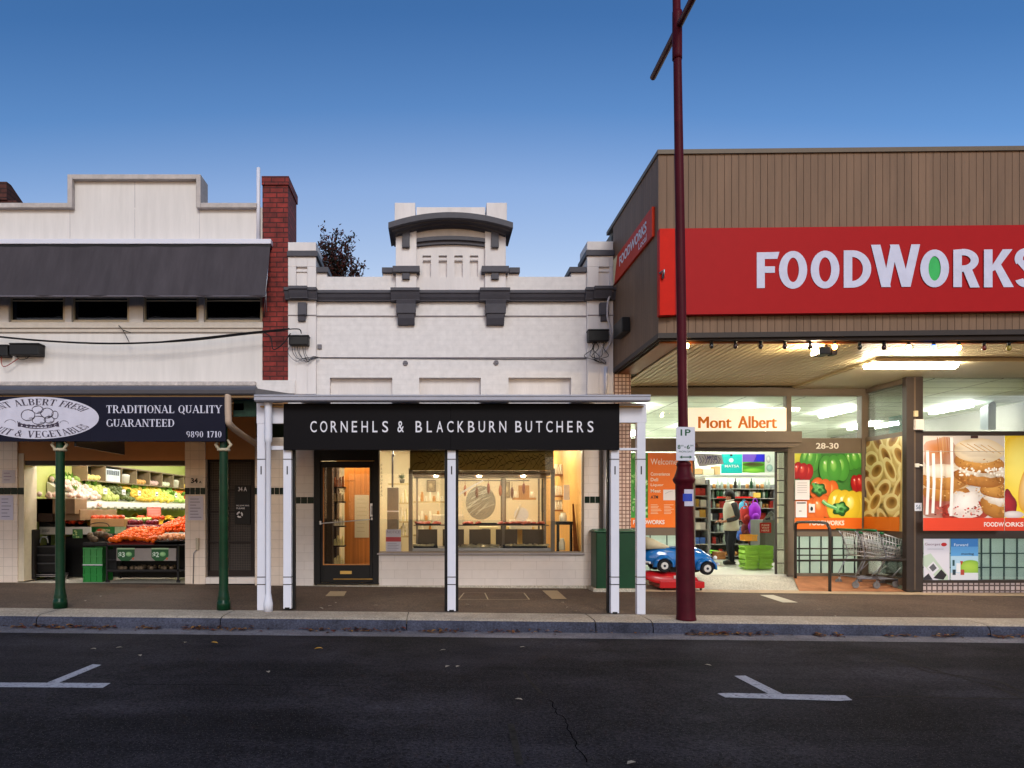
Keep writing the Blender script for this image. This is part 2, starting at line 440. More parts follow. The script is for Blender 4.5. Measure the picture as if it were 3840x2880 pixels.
class Print:
    """a flat printed sheet: every shape a thin film just above the last"""
    def __init__(s, fn, step=.0005): s.mb = MB(); s.fn = fn; s.k = 0; s.step = step
    def col(s, h): s.mb.c = lin(h) if isinstance(h, str) else h
    def poly(s, pts, h):
        s.k += 1; s.col(h); s.mb.face([s.fn(x, y, s.k * s.step) for x, y in pts])
    def rect(s, x0, y0, x1, y1, h): s.poly([(x0, y0), (x1, y0), (x1, y1), (x0, y1)], h)
    def blob(s, cx, cy, rx, ry, c0, c1, rot=0, wob=0, lobes=3, n=26, hx=-.3, hy=-.3, a0=0, a1=360, clip=None):
        s.k += 1
        c0 = lin(c0) if isinstance(c0, str) else c0; c1 = lin(c1) if isinstance(c1, str) else c1
        def P(k, i):
            a = rad(a0 + (a1 - a0) * i / n); r = 1 + wob * math.cos(lobes * a)
            x = k * r * math.cos(a) * rx + (1 - k) * hx * rx; y = k * r * math.sin(a) * ry + (1 - k) * hy * ry
            X = cx + x * math.cos(rad(rot)) - y * math.sin(rad(rot)); Yq = cy + x * math.sin(rad(rot)) + y * math.cos(rad(rot))
            if clip: X = min(max(X, clip[0]), clip[2]); Yq = min(max(Yq, clip[1]), clip[3])
            return s.fn(X, Yq, s.k * s.step)
        ks = [.12, .45, .75, 1]
        rings = []
        for k in ks:
            f = k ** 1.6; s.mb.c = tuple(c0[j] * (1 - f) + c1[j] * f for j in range(4))
            rings.append(s.mb.idx([P(k, i) for i in range(n)]))
        s.mb.addf([rings[0] + i for i in range(n)])
        for q in range(len(ks) - 1):
            for i in range(n):
                j = (i + 1) % n; s.mb.addf([rings[q] + i, rings[q] + j, rings[q + 1] + j, rings[q + 1] + i])
    def text(s, body, x0, y0, x1, y1, h, bold=0, spacing=1):
        s.k += 1; s.col(h); uv, f = text_mesh(body, bold, spacing)
        add_flat(s.mb, uv, f, lambda u, v: s.fn(x0 + (x1 - x0) * u, y1 + (y0 - y1) * v, s.k * s.step))
    def line(s, pts, wd, h):
        for (x0, y0), (x1, y1) in zip(pts[:-1], pts[1:]):
            dx, dy = x1 - x0, y1 - y0; L = math.hypot(dx, dy) or 1; nx, ny = -dy / L * wd / 2, dx / L * wd / 2
            s.poly([(x0 + nx, y0 + ny), (x1 + nx, y1 + ny), (x1 - nx, y1 - ny), (x0 - nx, y0 - ny)], h)
    def build(s, name, mat, parent=None): return s.mb.build(name, mat, parent, colour=True)
def plane_fn(Y): return lambda x, y, k: at(x, y, Y - k)

def wall_grid(mb, xs, ys, holes, Y, d):
    """front wall of thickness d made of blocks between photo-pixel lines, leaving out the holes"""
    for i in range(len(xs) - 1):
        for j in range(len(ys) - 1):
            cx, cy = (xs[i] + xs[i + 1]) / 2, (ys[j] + ys[j + 1]) / 2
            if any(a <= cx <= c and b <= cy <= e for a, b, c, e in holes): continue
            mb.pbox(xs[i], ys[j], xs[i + 1], ys[j + 1], Y, d)

# ------------------------------------------------------------------ ground
def ground_mat(name, h, spec_h, dens, rough=.85, var=.25, big=.25, spec=.2, lanes=0):
    m, t, p = newmat(name); p.inputs['Roughness'].default_value = rough; p.inputs['Specular IOR Level'].default_value = spec
    tc = t.nodes.new('ShaderNodeTexCoord')
    def nz(s_, d=6):
        n = t.nodes.new('ShaderNodeTexNoise'); n.inputs['Scale'].default_value = s_; n.inputs['Detail'].default_value = d; n.inputs['Roughness'].default_value = .6
        t.links.new(tc.outputs['Object'], n.inputs['Vector']); return n
    def mr(n, a, b, lo=.3, hi=.7):
        q = t.nodes.new('ShaderNodeMapRange'); q.inputs[1].default_value = lo; q.inputs[2].default_value = hi; q.inputs[3].default_value = a; q.inputs[4].default_value = b
        t.links.new(n.outputs['Fac'], q.inputs[0]); return q
    def mul(c, q):
        x = t.nodes.new('ShaderNodeMix'); x.data_type = 'RGBA'; x.blend_type = 'MULTIPLY'; x.inputs[0].default_value = 1
        if isinstance(c, tuple): x.inputs[6].default_value = c
        else: t.links.new(c, x.inputs[6])
        t.links.new(q.outputs[0], x.inputs[7]); return x.outputs[2]
    c = mul(lin(h), mr(nz(42, 4), 1 - var * 1.6, 1 + var * 1.9)); c = mul(c, mr(nz(130, 2), 1 - var, 1 + var)); c = mul(c, mr(nz(.7), 1 - big, 1 + big)); c = mul(c, mr(nz(5), 1 - big * .6, 1 + big * .6))
    if lanes:                                         # long streaks along the traffic: polish, patches, old oil
        mp = t.nodes.new('ShaderNodeMapping'); mp.inputs['Scale'].default_value = (.12, 1.1, 1); t.links.new(tc.outputs['Object'], mp.inputs[0])
        n2 = nz(1.6, 8); t.links.new(mp.outputs[0], n2.inputs['Vector']); c = mul(c, mr(n2, 1 - lanes, 1 + lanes, .35, .65))
        n3 = nz(.35, 3); c = mul(c, mr(n3, 1 - lanes * .7, 1 + lanes * .7, .45, .55))
    vo = t.nodes.new('ShaderNodeTexVoronoi'); vo.inputs['Scale'].default_value = 55; t.links.new(tc.outputs['Object'], vo.inputs['Vector'])
    lt = t.nodes.new('ShaderNodeMath'); lt.operation = 'LESS_THAN'; lt.inputs[1].default_value = dens; t.links.new(vo.outputs['Distance'], lt.inputs[0])
    x = t.nodes.new('ShaderNodeMix'); x.data_type = 'RGBA'; t.links.new(lt.outputs[0], x.inputs[0]); t.links.new(c, x.inputs[6]); x.inputs[7].default_value = lin(spec_h)
    t.links.new(x.outputs[2], p.inputs['Base Color'])
    b = t.nodes.new('ShaderNodeBump'); b.inputs['Strength'].default_value = .5; b.inputs['Distance'].default_value = .006
    t.links.new(nz(140, 2).outputs['Fac'], b.inputs['Height']); t.links.new(b.outputs[0], p.inputs['Normal'])
    return m
road_mat = ground_mat('road asphalt', '29262a', '625d58', .15, spec=.06, var=.42, big=.3, lanes=.28)
path_mat = ground_mat('footpath asphalt', '56463c', '7d6f62', .2, big=.25, var=.3)
kerb_top = ground_mat('exposed aggregate concrete', 'a49686', 'bbaea0', .14, big=.22, var=.22)
kerb_face = ground_mat('kerb face with painted shade', '3c3d4a', '5a5a66', .12, big=.45)  # bluish shade on the kerb face is put into its dark colour
gutter_mat = ground_mat('gutter concrete', '6e6a70', '85818a', .15, big=.3)
conc_floor = ground_mat('pale concrete paving', 'aea698', 'c0b8aa', .15, big=.15)
XA, XB = -60, 60
def sheet(name, y0, y1, zf, mat, dz=0, n=40, xa=XA, xb=XB):
    mb = MB()
    for i in range(n):
        a = xa + (xb - xa) * i / n; b = xa + (xb - xa) * (i + 1) / n
        mb.face([(a, y0, zf(a) + dz), (b, y0, zf(b) + dz), (b, y1, zf(b) + dz), (a, y1, zf(a) + dz)])
    return kind(mb.build(name, mat, center=False), 'structure')
YG, YK, YP = 8.26, 8.66, 9.27
sheet('ground', -80, 300, lambda x: zr(x) - .012, road_mat, 0, 2, -600, 600)
sheet('road', -30, YG, zr, road_mat)
sheet('gutter', YG, YK + .04, zr, gutter_mat, .003)
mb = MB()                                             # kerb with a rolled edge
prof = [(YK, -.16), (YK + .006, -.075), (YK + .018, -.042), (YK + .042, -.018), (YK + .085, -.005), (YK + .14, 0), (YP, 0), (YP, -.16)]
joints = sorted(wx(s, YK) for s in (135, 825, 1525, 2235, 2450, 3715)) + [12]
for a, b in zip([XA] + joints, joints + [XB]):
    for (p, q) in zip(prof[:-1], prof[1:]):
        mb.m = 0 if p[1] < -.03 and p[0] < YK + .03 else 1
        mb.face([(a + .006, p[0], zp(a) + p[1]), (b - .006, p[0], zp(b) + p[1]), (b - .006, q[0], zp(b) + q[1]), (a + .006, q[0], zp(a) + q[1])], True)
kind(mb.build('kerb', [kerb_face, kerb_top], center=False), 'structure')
sheet('pavement', YP, 12.9, zp, path_mat, -.002)
def strip(name, pts, z, mat, dz):
    mb = MB(); mb.face([(x, y, z(x) + dz) for x, y in pts]); return kind(mb.build(name, mat, center=False), 'structure')
def road_pt(s, t, dz=0):                              # where a photo pixel meets the road
    Y = 6.0
    for _ in range(30):
        X = wx(s, Y); Y = FPX * (ZC - zr(X) - dz) / (t - PY)
    return X, Y
def path_pt(s, t):
    Y = 10
    for _ in range(30):
        X = wx(s, Y); Y = FPX * (ZC - zp(X)) / (t - PY)
    return X, Y
line_paint = M('road line paint', 'a4a2aa', .8, var=.25, scale=45, var2=.15, scale2=5, spec=.1)
_t = line_paint.node_tree; _p = _t.nodes['Principled BSDF']; _src = _p.inputs['Base Color'].links[0].from_socket
_n = _t.nodes.new('ShaderNodeTexNoise'); _n.inputs['Scale'].default_value = 22; _n.inputs['Detail'].default_value = 8; _n.inputs['Roughness'].default_value = .75
_tc = _t.nodes.new('ShaderNodeTexCoord'); _t.links.new(_tc.outputs['Object'], _n.inputs['Vector'])
_mr = _t.nodes.new('ShaderNodeMapRange'); _mr.inputs[1].default_value = .54; _mr.inputs[2].default_value = .66; _t.links.new(_n.outputs['Fac'], _mr.inputs[0])
_mx = _t.nodes.new('ShaderNodeMix'); _mx.data_type = 'RGBA'; _mx.inputs[7].default_value = lin('3c393c'); _t.links.new(_mr.outputs[0], _mx.inputs[0]); _t.links.new(_src, _mx.inputs[6]); _t.links.new(_mx.outputs[2], _p.inputs['Base Color'])   # paint worn through to the asphalt
def ribbon(pts, wd, z, dz, mb):
    for (x0, y0), (x1, y1) in zip(pts[:-1], pts[1:]):
        dx, dy = x1 - x0, y1 - y0; L = math.hypot(dx, dy) or 1; nx, ny = -dy / L * wd / 2, dx / L * wd / 2
        mb.face([(x0 + nx, y0 + ny, z(x0) + dz), (x0 - nx, y0 - ny, z(x0) + dz), (x1 - nx, y1 - ny, z(x1) + dz), (x1 + nx, y1 + ny, z(x1) + dz)])
for polys in ([[(-160, 2560), (415, 2563), (385, 2581), (-160, 2577)], [(178, 2561), (349, 2492), (381, 2495), (222, 2562)]],
              [[(2690, 2602), (2720, 2600), (3170, 2609), (3197, 2627), (3150, 2630), (2720, 2617)], [(2880, 2603), (2752, 2536), (2795, 2535), (2935, 2604)]]):
    mb = MB()
    for k, q in enumerate(polys):
        mb.face([(*road_pt(*p), zr(road_pt(*p)[0]) + .004 + .0006 * k) for p in q])
    kind(mb.build('parking_bay_marking', line_paint, center=False), 'structure')
mb = MB(); crack = M('road crack', '0c0b0c', .95, spec=.0)
def cr(pts, wd):
    q = []
    for (a, b), (c, d) in zip(pts[:-1], pts[1:]):
        for i in range(5):
            t = i / 5; q.append(road_pt(a + (c - a) * t + RN.uniform(-9, 9), b + (d - b) * t + RN.uniform(-3, 3)))
    q.append(road_pt(*pts[-1])); ribbon(q, wd, zr, .003, mb)
cr([(2060, 2625), (2090, 2670), (2128, 2715), (2140, 2750), (2160, 2800), (2200, 2860)], .0065)
cr([(480, 2568), (900, 2570), (1300, 2574)], .006)
kind(mb.build('road_crack', crack, center=False), 'structure')
mb = MB(); faint = M('worn line residue', '332f2c', .9, var=.5, scale=14, spec=.05)
for pts, wd in (([(1965, 2520), (1990, 2560), (2030, 2600)], .03), ([(1915, 2715), (1930, 2780), (1950, 2870)], .045),
                ([(3350, 2470), (3480, 2520), (3640, 2540), (3760, 2560), (3840, 2600)], .03), ([(3380, 2475), (3560, 2530), (3740, 2580), (3860, 2630)], .03),
                ([(3220, 2615), (3400, 2612), (3600, 2620), (3860, 2622)], .03), ([(3000, 2447), (3300, 2447), (3540, 2452)], .015)):
    ribbon([road_pt(*p) for p in pts], wd, zr, .003, mb)
kind(mb.build('worn_road_marking', faint, center=False), 'structure')

# pit covers and inlaid slabs in the footpath
def slab(px, label, mat):
    mb = MB(); q = [path_pt(*p) for p in px]
    mb.face([(x, y, zp(x) + .004) for x, y in q]); return tag(mb.build('pit_cover', mat), label, 'pit cover')
cover_mat = M('pit cover concrete', 'a08c70', .8, var=.12, scale=12)
slab([(1238, 2218), (1300, 2218), (1290, 2236), (1220, 2236)], 'tan concrete pit cover in the footpath before the black shop door', cover_mat)
slab([(2033, 2215), (2090, 2215), (2126, 2247), (2070, 2247)], 'tan concrete pit cover in the footpath left of the green cabinet', cover_mat)
slab([(2850, 2232), (2900, 2232), (2992, 2260), (2935, 2260)], 'pale concrete slab in the footpath before the supermarket entrance', M('pale pit slab', 'c5bca8', .8, var=.08))
mb = MB()
q = [path_pt(*p) for p in ((1740, 2224), (1965, 2224), (1985, 2249), (1720, 2249))]
ribbon(q + [q[0]], .02, zp, .004, mb); ribbon([path_pt(1818, 2224), path_pt(1830, 2249)], .02, zp, .006, mb)
tag(mb.build('pit_cover', M('pit frame', 'a99a80', .7)), 'wide dark pit cover with thin pale frame lines before the butcher window', 'pit cover')

# fallen leaves and pale footpath spots
leaf_cols = [M('dry leaf %d' % i, h, .8, var=.2, scale=40) for i, h in enumerate(('55341f', '6b4326', '3a2218', '8a6234', '5c2a1f'))]
def leaf_into(mb, x, y, z, s):
    a = RN.uniform(0, 6.28); tlt = RN.uniform(-.6, .6); c, n = math.cos(a), math.sin(a)
    pts = []
    for u, v in ((-1, 0), (-.4, .5), (.4, .45), (1, 0), (.4, -.45), (-.4, -.5)):
        pts.append((x + s * (u * c - v * n), y + s * (u * n + v * c), z + s * abs(v) * .5 + s * (u + 1) * max(0, tlt) * .5))
    mb.m = RN.randrange(len(leaf_cols)); mb.face(pts)
mb = MB()
for a, b, n in ((60, 440, 150), (520, 610, 36), (680, 960, 90), (1160, 1260, 26), (1290, 1520, 50), (1560, 1720, 40), (1780, 2120, 34), (2560, 2740, 75), (2745, 2900, 56), (3040, 3150, 44), (3300, 3420, 30), (3480, 3580, 28), (3700, 3850, 44), (0, 3840, 60)):
    for _ in range(int(n * .8)):
        X = wx(RN.uniform(a, b), YK); d = abs(RN.gauss(0, .06)); leaf_into(mb, X, YK - .03 - d, zr(X) + .006 + RN.uniform(0, .04) * math.exp(-d * 12), RN.uniform(.018, .042))
kind(mb.build('leaf_litter', leaf_cols, center=False), 'stuff')
yl = M('yellow leaf', 'b98a3a', .7, var=.15, scale=40); pl_ = M('pale leaf', '968a7c', .7, var=.1, scale=40)
def lone(s, t, mat, on_road, label, grp, sz=.035):
    mb = MB(); X, Y = (road_pt if on_road else path_pt)(s, t); leaf_into(mb, X, Y, (zr if on_road else zp)(X) + .006, sz); mb.mi = [0]
    tag(mb.build('leaf_or_spot', mat), label, 'leaf', grp)
for s, t in ((349, 2436), (447, 2431), (525, 2461), (1660, 2443), (1960, 2430), (1678, 2502), (1718, 2502), (1945, 2626), (2655, 2497), (1005, 2522), (2368, 2866), (695, 2414)):
    lone(s, t, pl_, True, 'small pale leaf lying flat on the dark road', 'pale leaves on the road')
for s, t, l in ((802, 2413, 'mustard yellow leaf on the road below the right green post'), (1195, 2435, 'mustard yellow leaf on the road below the white downpipe')): lone(s, t, yl, True, l, None, .05)
for s, t in ((320, 2255), (378, 2238), (1410, 2272), (1755, 2271), (1820, 2276), (2110, 2262), (2130, 2280), (2157, 2296), (3070, 2290), (3130, 2312), (3270, 2294), (1260, 2262), (1238, 2275), (1205, 2285), (3648, 2258)):  # flat pale spots on the footpath, made with the leaf shape
    lone(s, t, pl_, False, 'small pale spot lying flat on the footpath', 'pale spots on the footpath')

# ================================================================== fruit shop
XB1 = wx(1080, YF)                                    # line between fruit shop and butcher
fs = thing('fruit_shop', 'white fruit shop building with stepped parapet, open shopfront and tall brick chimney', 'building', (-5.5, YF, .2))
mb = MB()
wall_grid(mb, [-700, 32, 244, 268, 485, 536, 745, 764, 984], [905, 1112, 1208, 1440], [(32, 1112, 244, 1208), (268, 1112, 485, 1208), (536, 1112, 745, 1208), (764, 1112, 984, 1208)], YF, .25)
mb.pbox(-700, 778, 984, 905, YF, .25)
mb.pbox(270, 672, 735, 778, YF + .001, .245)
mb.build('wall', sheet_wall, fs)
mb = MB()                                             # cover strips over the sheet joints
for s in (262, 505, 748): mb.pbox(s - 1.5, 785, s + 1.5, 893, YF - .004, .004)
mb.pbox(503, 676, 507, 778, YF - .004, .004)
mb.build_each('joint_strip', M('joint strip', 'c3bdbd', .6), fs)
mb = MB()
mb.pbox(-700, 760, 256, 778, YF - .10, .40); mb.pbox(252, 653, 270, 778.5, YF - .103, .40); mb.pbox(270, 653, 735, 671, YF - .1, .40)
mb.pbox(735, 653, 752, 778.5, YF - .103, .40); mb.pbox(752, 760, 962, 778, YF - .1, .40)
mb.build('coping', M('stained coping', 'b5aca8', .7, var=.12, scale=4, var2=.12, scale2=12), fs, bevel=.008)
win = [(32, 244), (268, 485), (536, 745), (764, 984)]
for i, (a, b) in enumerate(win):
    mb = MB()
    mb.pbox(a - 0, 1112, a + 8, 1208, YF + .06, .1); mb.pbox(b - 8, 1112, b, 1208, YF + .06, .1); mb.pbox(a + 8, 1199, b - 8, 1208, YF + .06, .1)
    f = mb.build('window', cream_paint, fs, bevel=.004)
    mb = MB(); mb.pbox(a + 8, 1100, b - 8, 1199, YF + .12, .006); mb.build('pane', glass_dark, f)
    mb = MB(); mb.pbox(a + 8, 1125, b - 8, 1130, YF + .10, .015); mb.build('glazing_bar', cream_paint, f)
    mb = MB(); mb.pbox(a + 2, 1085, b - 2, 1212, YF + .9, .02); mb.build('dark_backing', M('dim room %d' % i, '1a1716', .9), f)  # dark sheet standing in for the unlit room behind the window
mb = MB(); mb.pbox(-700, 1208, 985, 1230, YF - .07, .07); mb.pbox(-700, 1230, 985, 1246, YF - .04, .04)
mb.build('sill', M('weathered sill', 'c0b5aa', .7, var=.08, scale=10), fs, bevel=.01)
# chimney pier in red brick
mb = MB(); mb.pbox(984, 690, 1080, 1426, YF - .06, .75)
ch = mb.build('chimney', red_brick, fs)
mb = MB(); mb.pbox(981, 660, 1083, 692, YF - .09, .81); mb.build('cap', red_brick, ch)
mb = MB(); x1 = wx(1080, YF); mb.xprism([(YF + .69, 4.0), (YF + 3.4, 4.0), (YF + 3.4, 4.75), (YF + 1.9, 5.0), (YF + 1.1, 5.6), (YF + .69, 6.2)], x1 - .24, x1 - .01); mb.build('party_wall', dark_brick, ch)
mb = MB(); mb.pbox(958, 1426, 1106, 1475, YF - .10, .10); mb.build('plinth', white_brick, fs)
mb = MB(); mb.tube([at(969, 905, YF - .04), at(969, 630, YF - .04)], .034, 10); mb.build('vent_pipe', white_paint, fs)
mb = MB(); mb.pbox(-700, 1430, 958, 1446, YF - .16, .16); mb.build('ledge', M('dirty ledge', 'b9afab', .8, var=.25, scale=7, var2=.2, scale2=25), fs, bevel=.01)
# brick chimney behind the left parapet
mb = MB(); mb.box(wx(-180, 13.4), wx(62, 13.4), 13.4, 14.0, 5.0, wz(752, 13.4))
o = mb.build('brick_chimney', dark_brick); tag(o, 'dark brown brick chimney rising behind the parapet at the left edge', 'chimney')
mb = MB(); mb.xprism([(13.36, wz(752, 13.4)), (14.06, wz(752, 13.4)), (14.06, wz(752, 13.4) + .1), (13.5, wz(752, 13.4) + .34), (13.36, wz(752, 13.4) + .34)], wx(-190, 13.4), wx(30, 13.4)); mb.build('cap', dark_brick, o)

# ground floor of the fruit shop
mb = MB()
mb.pbox(-700, 1640, 66, 2185, YF, .3); mb.pbox(693, 1640, 770, 2192, YF, .3); mb.pbox(955, 1640, 1100, 2200, YF, .3)
mb.build_each('tiled_pier', tile_cream, fs, bevel=.012)
mb = MB(); mb.pbox(66, 1700, 90, 2180, YF + .02, .4); mb.build('door_jamb', cream_paint, fs, bevel=.006)
for a, b, n in ((-12, 66, 3), (66.5, 90, 1), (693, 770, 4), (955, 1066, 6)): tile_row(a, b, 1828, 1855, YF, fs, n)
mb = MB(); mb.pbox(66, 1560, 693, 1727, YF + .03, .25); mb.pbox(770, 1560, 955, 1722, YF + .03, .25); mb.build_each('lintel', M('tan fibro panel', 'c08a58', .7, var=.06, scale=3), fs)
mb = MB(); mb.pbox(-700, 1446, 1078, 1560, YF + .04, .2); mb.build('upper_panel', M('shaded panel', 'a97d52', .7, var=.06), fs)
mb = MB(); mb.pbox(90, 1727, 693, 1744, YF + .05, .3); mb.build('shutter_head', dark_metal, fs)
# entrance 34A
mb = MB(); mb.pbox(770, 1722, 784, 2165, YF + .12, .05); mb.pbox(940, 1722, 955, 2165, YF + .12, .05); mb.pbox(784, 1722, 940, 1733, YF + .12, .05); mb.pbox(784, 1835, 940, 1842, YF + .12, .04); mb.pbox(784, 1915, 940, 1922, YF + .12, .04); mb.pbox(784, 2030, 940, 2037, YF + .12, .04); mb.pbox(784, 2140, 940, 2165, YF + .12, .05)
mb.pbox(850, 1733, 856, 2140, YF + .125, .04)
sd = mb.build('screen_door', M('brown door frame', '1f1412', .5), fs)
mb = MB(); mb.pbox(784, 1733, 850, 2140, YF + .16, .004); mb.pbox(856, 1733, 940, 2140, YF + .16, .004)
mb.build('mesh_panel', MBrick('security mesh', '1c1512', '17110f', '4a403a', .03, .03, .004, 0, .5, .2, .1), sd)
mb = MB(); mb.pbox(880, 1820, 938, 1965, YF + .1, .01); o = mb.build('notice', M('black notice', '121012', .5), sd)
mb = MB(); mb.m = 0; text_rect(mb, '34 A', 893, 1826, 926, 1842, YF + .097, .02); text_rect(mb, 'NO JUNK MAIL', 886, 1893, 936, 1900, YF + .097, .02); text_rect(mb, 'PLEASE', 886, 1903, 918, 1909, YF + .097, .02)
for i in range(3):
    a0 = 90 + i * 120
    for q in range(6):
        a = rad(a0 + q * 15); b = rad(a0 + q * 15 + 15); cx, cy = 899, 1930
        mb.face([at(cx + 12 * math.cos(a), cy - 12 * math.sin(a), YF + .096), at(cx + 12 * math.cos(b), cy - 12 * math.sin(b), YF + .096), at(cx + 6 * math.cos(b), cy - 6 * math.sin(b), YF + .096), at(cx + 6 * math.cos(a), cy - 6 * math.sin(a), YF + .096)])
mb.build('lettering', paper, o)
mb = MB(); mb.pbox(770, 2165, 955, 2190, YF - .02, .4); mb.build('doorstep', tile_large, fs, bevel=.01)
# number and papers on the piers
def sheet_of_paper(x0, y0, x1, y1, Y, label, lines, col='c9c3d2', ink='6a6478'):
    p = Print(plane_fn(Y)); p.rect(x0, y0, x1, y1, col)
    for i in range(lines):
        yy = y0 + (y1 - y0) * (i + 1) / (lines + 1); p.rect(x0 + (x1 - x0) * .12, yy - 1.1, x0 + (x1 - x0) * RN.uniform(.5, .88), yy + 1.1, ink)
    o = p.build('paper_notice', print_matte); return tag(o, label, 'notice')
p = Print(plane_fn(YF - .004)); p.rect(711, 1782, 760, 1826, 'cfc3b8'); p.text('34', 716, 1793, 742, 1812, '101010', .04); p.text('A', 746, 1803, 756, 1812, '101010', .04)
tag(p.build('number_plate', print_matte), 'cream number plate reading 34A on the tiled pier', 'number plate')
sheet_of_paper(706, 1860, 762, 1951, YF - .005, 'white paper notice taped to the tiled pier below number 34A', 7)
sheet_of_paper(0, 1858, 50, 1950, YF - .005, 'white paper notice taped to the tiled pier at the left edge', 6)
sheet_of_paper(8, 1762, 56, 1812, YF - .005, 'small purple paper notice above the green tile band at the left edge', 3, 'cdc4c6', '8b6d86')
mb = MB(); mb.pbox(733, 2018, 744, 2062, YF - .05, .05); o = mb.build('intercom', M('ivory plastic', 'b9ad98', .5), bevel=.006); tag(o, 'cream wall handset box low on the tiled pier beside the door', 'intercom')
mb = MB(); mb.tube([at(737, 2062, YF - .02), at(726, 2075, YF - .02), at(724, 2190, YF - .02)], .008, 6); mb.build('conduit', steel, o)
# shell: room, roof
XL, XR, YBK = -7.3, -4.25, 21.0
lime = M('lime green wall paint', 'aeb86e', .6, var=.05, scale=2)
mb = MB(); mb.box(XL - .15, XL, YF + .3, YBK, 0, 3.3); mb.box(XR, XR + .12, YF + .3, YBK, 0, 3.3); mb.box(XL - .15, XR + .12, YBK, YBK + .15, 0, 3.3); mb.build('room_wall', lime, fs)
mb = MB(); mb.box(XL, XR, YF + .3, YBK, 3.0, 3.1); mb.build('room_ceiling', white_paint, fs)
mb = MB(); mb.face([(XL, YF - .02, zp(-6) + .012), (XR, YF - .02, zp(-5) + .012), (XR, YBK, .24), (XL, YBK, .24)]); mb.build('room_floor', conc_floor, fs)
mb = MB(); mb.box(wx(-700, YF), XB1 - .02, YF + .25, 21.5, 3.35, 3.5); mb.box(wx(-700, YF), wx(-700, YF) + .2, YF + .3, 21.5, 0, 3.35); mb.box(wx(-700, YF), XB1, 21.5, 21.7, 0, 4.2); mb.box(wx(-700, YF), XB1 - .3, YF + .95, YF + 1.0, 3.5, 5.6); mb.build('roof', M('roof iron', '77777c', .5, metal=.5), fs)
em_white = Emit('fluorescent tube white', 'fff9ee', 62)
for i, y in enumerate((12.75, 13.9, 15.6, 17.6, 19.6)):
    mb = MB(); mb.box(-6.3, -5.1, y, y + .16, 2.93, 2.99); mb.build('light_tube', em_white, fs)

# awning blind
aw = thing('awning', 'dark grey fabric drop awning with white head box over the upstairs windows', 'awning', tuple(at(500, 905, YF)))
mb = MB(); mb.pbox(-700, 895, 1016, 914, YF - .2, .2); mb.build('head_box', white_paint, aw, bevel=.01)
mb = MB(); mb.pbox(-700, 914.5, 1014, 928, YF - .17, .15); mb.build('roller', black_paint, aw)
mb = MB(); nx, ny = 150, 14; xA, xB_ = wx(-700, YF), wx(1013, YF - .17); b = len(mb.v)
for j in range(ny + 1):
    for i in range(nx + 1):
        u, v = i / nx, j / ny
        x = xA + (xB_ - xA) * u
        y0_, z0_ = YF - .17, wz(926, YF - .17); y1_, z1_ = YF - .52, wz(1110, YF - .52)
        k = x * 1.12; sag = .012 * math.sin(math.pi * v)
        wr = .05 * v * math.exp(-((((k % 1) - .25 + .18 * (1 - v)) / .10) ** 2)) - .03 * math.exp(-((((k % 1) - .7 + .2 * (1 - v)) / .16) ** 2)) + .004 * noise.noise((x * 3, v * 2, 0))
        mb.v.append((x, y0_ + (y1_ - y0_) * v + sag + wr, z0_ + (z1_ - z0_) * v)); mb.cols.append((1, 1, 1, 1))
for j in range(ny):
    for i in range(nx): q = b + j * (nx + 1) + i; mb.addf([q, q + 1, q + nx + 2, q + nx + 1], True)
mb.build('fabric', M('charcoal canvas', '464145', .85, var=.14, scale=3, var2=.1, scale2=.8, bump=.1, bscale=40, stretch=(2.2, 1, .25), spec=.1), aw)
mb = MB(); mb.tube([(xA, YF - .52, wz(1111, YF - .52)), (wx(996, YF - .52), YF - .52, wz(1111, YF - .52))], .013, 8); mb.build('bottom_bar', M('bar grey', '6a646c', .5), aw)
mb = MB(); mb.tube([(wx(1012, YF - .1), YF - .1, wz(930, YF - .1)), (wx(997, YF - .52), YF - .52, wz(1090, YF - .52)), (wx(990, YF - .05), YF - .05, wz(1190, YF - .05))], .008, 6)
mb.tube([(wx(997, YF - .52), YF - .52, wz(1090, YF - .52)), (wx(1000, YF - .4), YF - .4, wz(1170, YF - .4))], .005, 6); mb.build('arm', steel, aw)

# cables and boxes on the upper wall
def cable(pts, r, label, cat='cable', n=6):
    mb = MB(); mb.tube(pts, r, n); return tag(mb.build('overhead_cable' if cat == 'cable' else cat, cable_mat), label, cat)
def catmull(pts, k=6):
    pts = [Vector(p) for p in pts]; out = []
    for i in range(len(pts) - 1):
        p0, p1, p2, p3 = pts[max(i - 1, 0)], pts[i], pts[i + 1], pts[min(i + 2, len(pts) - 1)]
        for j in range(k):
            t = j / k; out.append(.5 * ((2 * p1) + (p2 - p0) * t + (2 * p0 - 5 * p1 + 4 * p2 - p3) * t * t + (3 * p1 - p0 - 3 * p2 + p3) * t ** 3))
    return out + [pts[-1]]
Yc = YF - .3
cable(catmull([at(-300, 1225, Yc), at(0, 1263, Yc), at(230, 1282, Yc), at(450, 1288, Yc), at(700, 1277, Yc), at(900, 1255, Yc), at(1075, 1236, Yc)]), .016, 'thick black cable sagging across the fruit shop wall')
mb = MB(); mb.tube(catmull([at(560, 1286, Yc - .03), at(760, 1266, Yc - .03), at(930, 1247, Yc - .02), at(1085, 1232, Yc - .02)]), .010, 6); mb.tube(catmull([at(985, 1245, Yc), at(1015, 1265, Yc), at(1025, 1310, Yc), at(1060, 1290, Yc), at(1090, 1250, Yc)]), .009, 6)
tag(mb.build('overhead_cable', cable_mat), 'thinner black cable looping over the brick pier', 'cable')
cable(catmull([at(445, 1220, YF - .1), at(462, 1240, YF - .15), at(484, 1282, Yc)]), .007, 'short black drop wire below the upstairs windows')
cable([at(462, 1238, YF - .15), at(490, 1248, YF - .12)], .007, 'stub of wire sticking out beside the short drop wire')
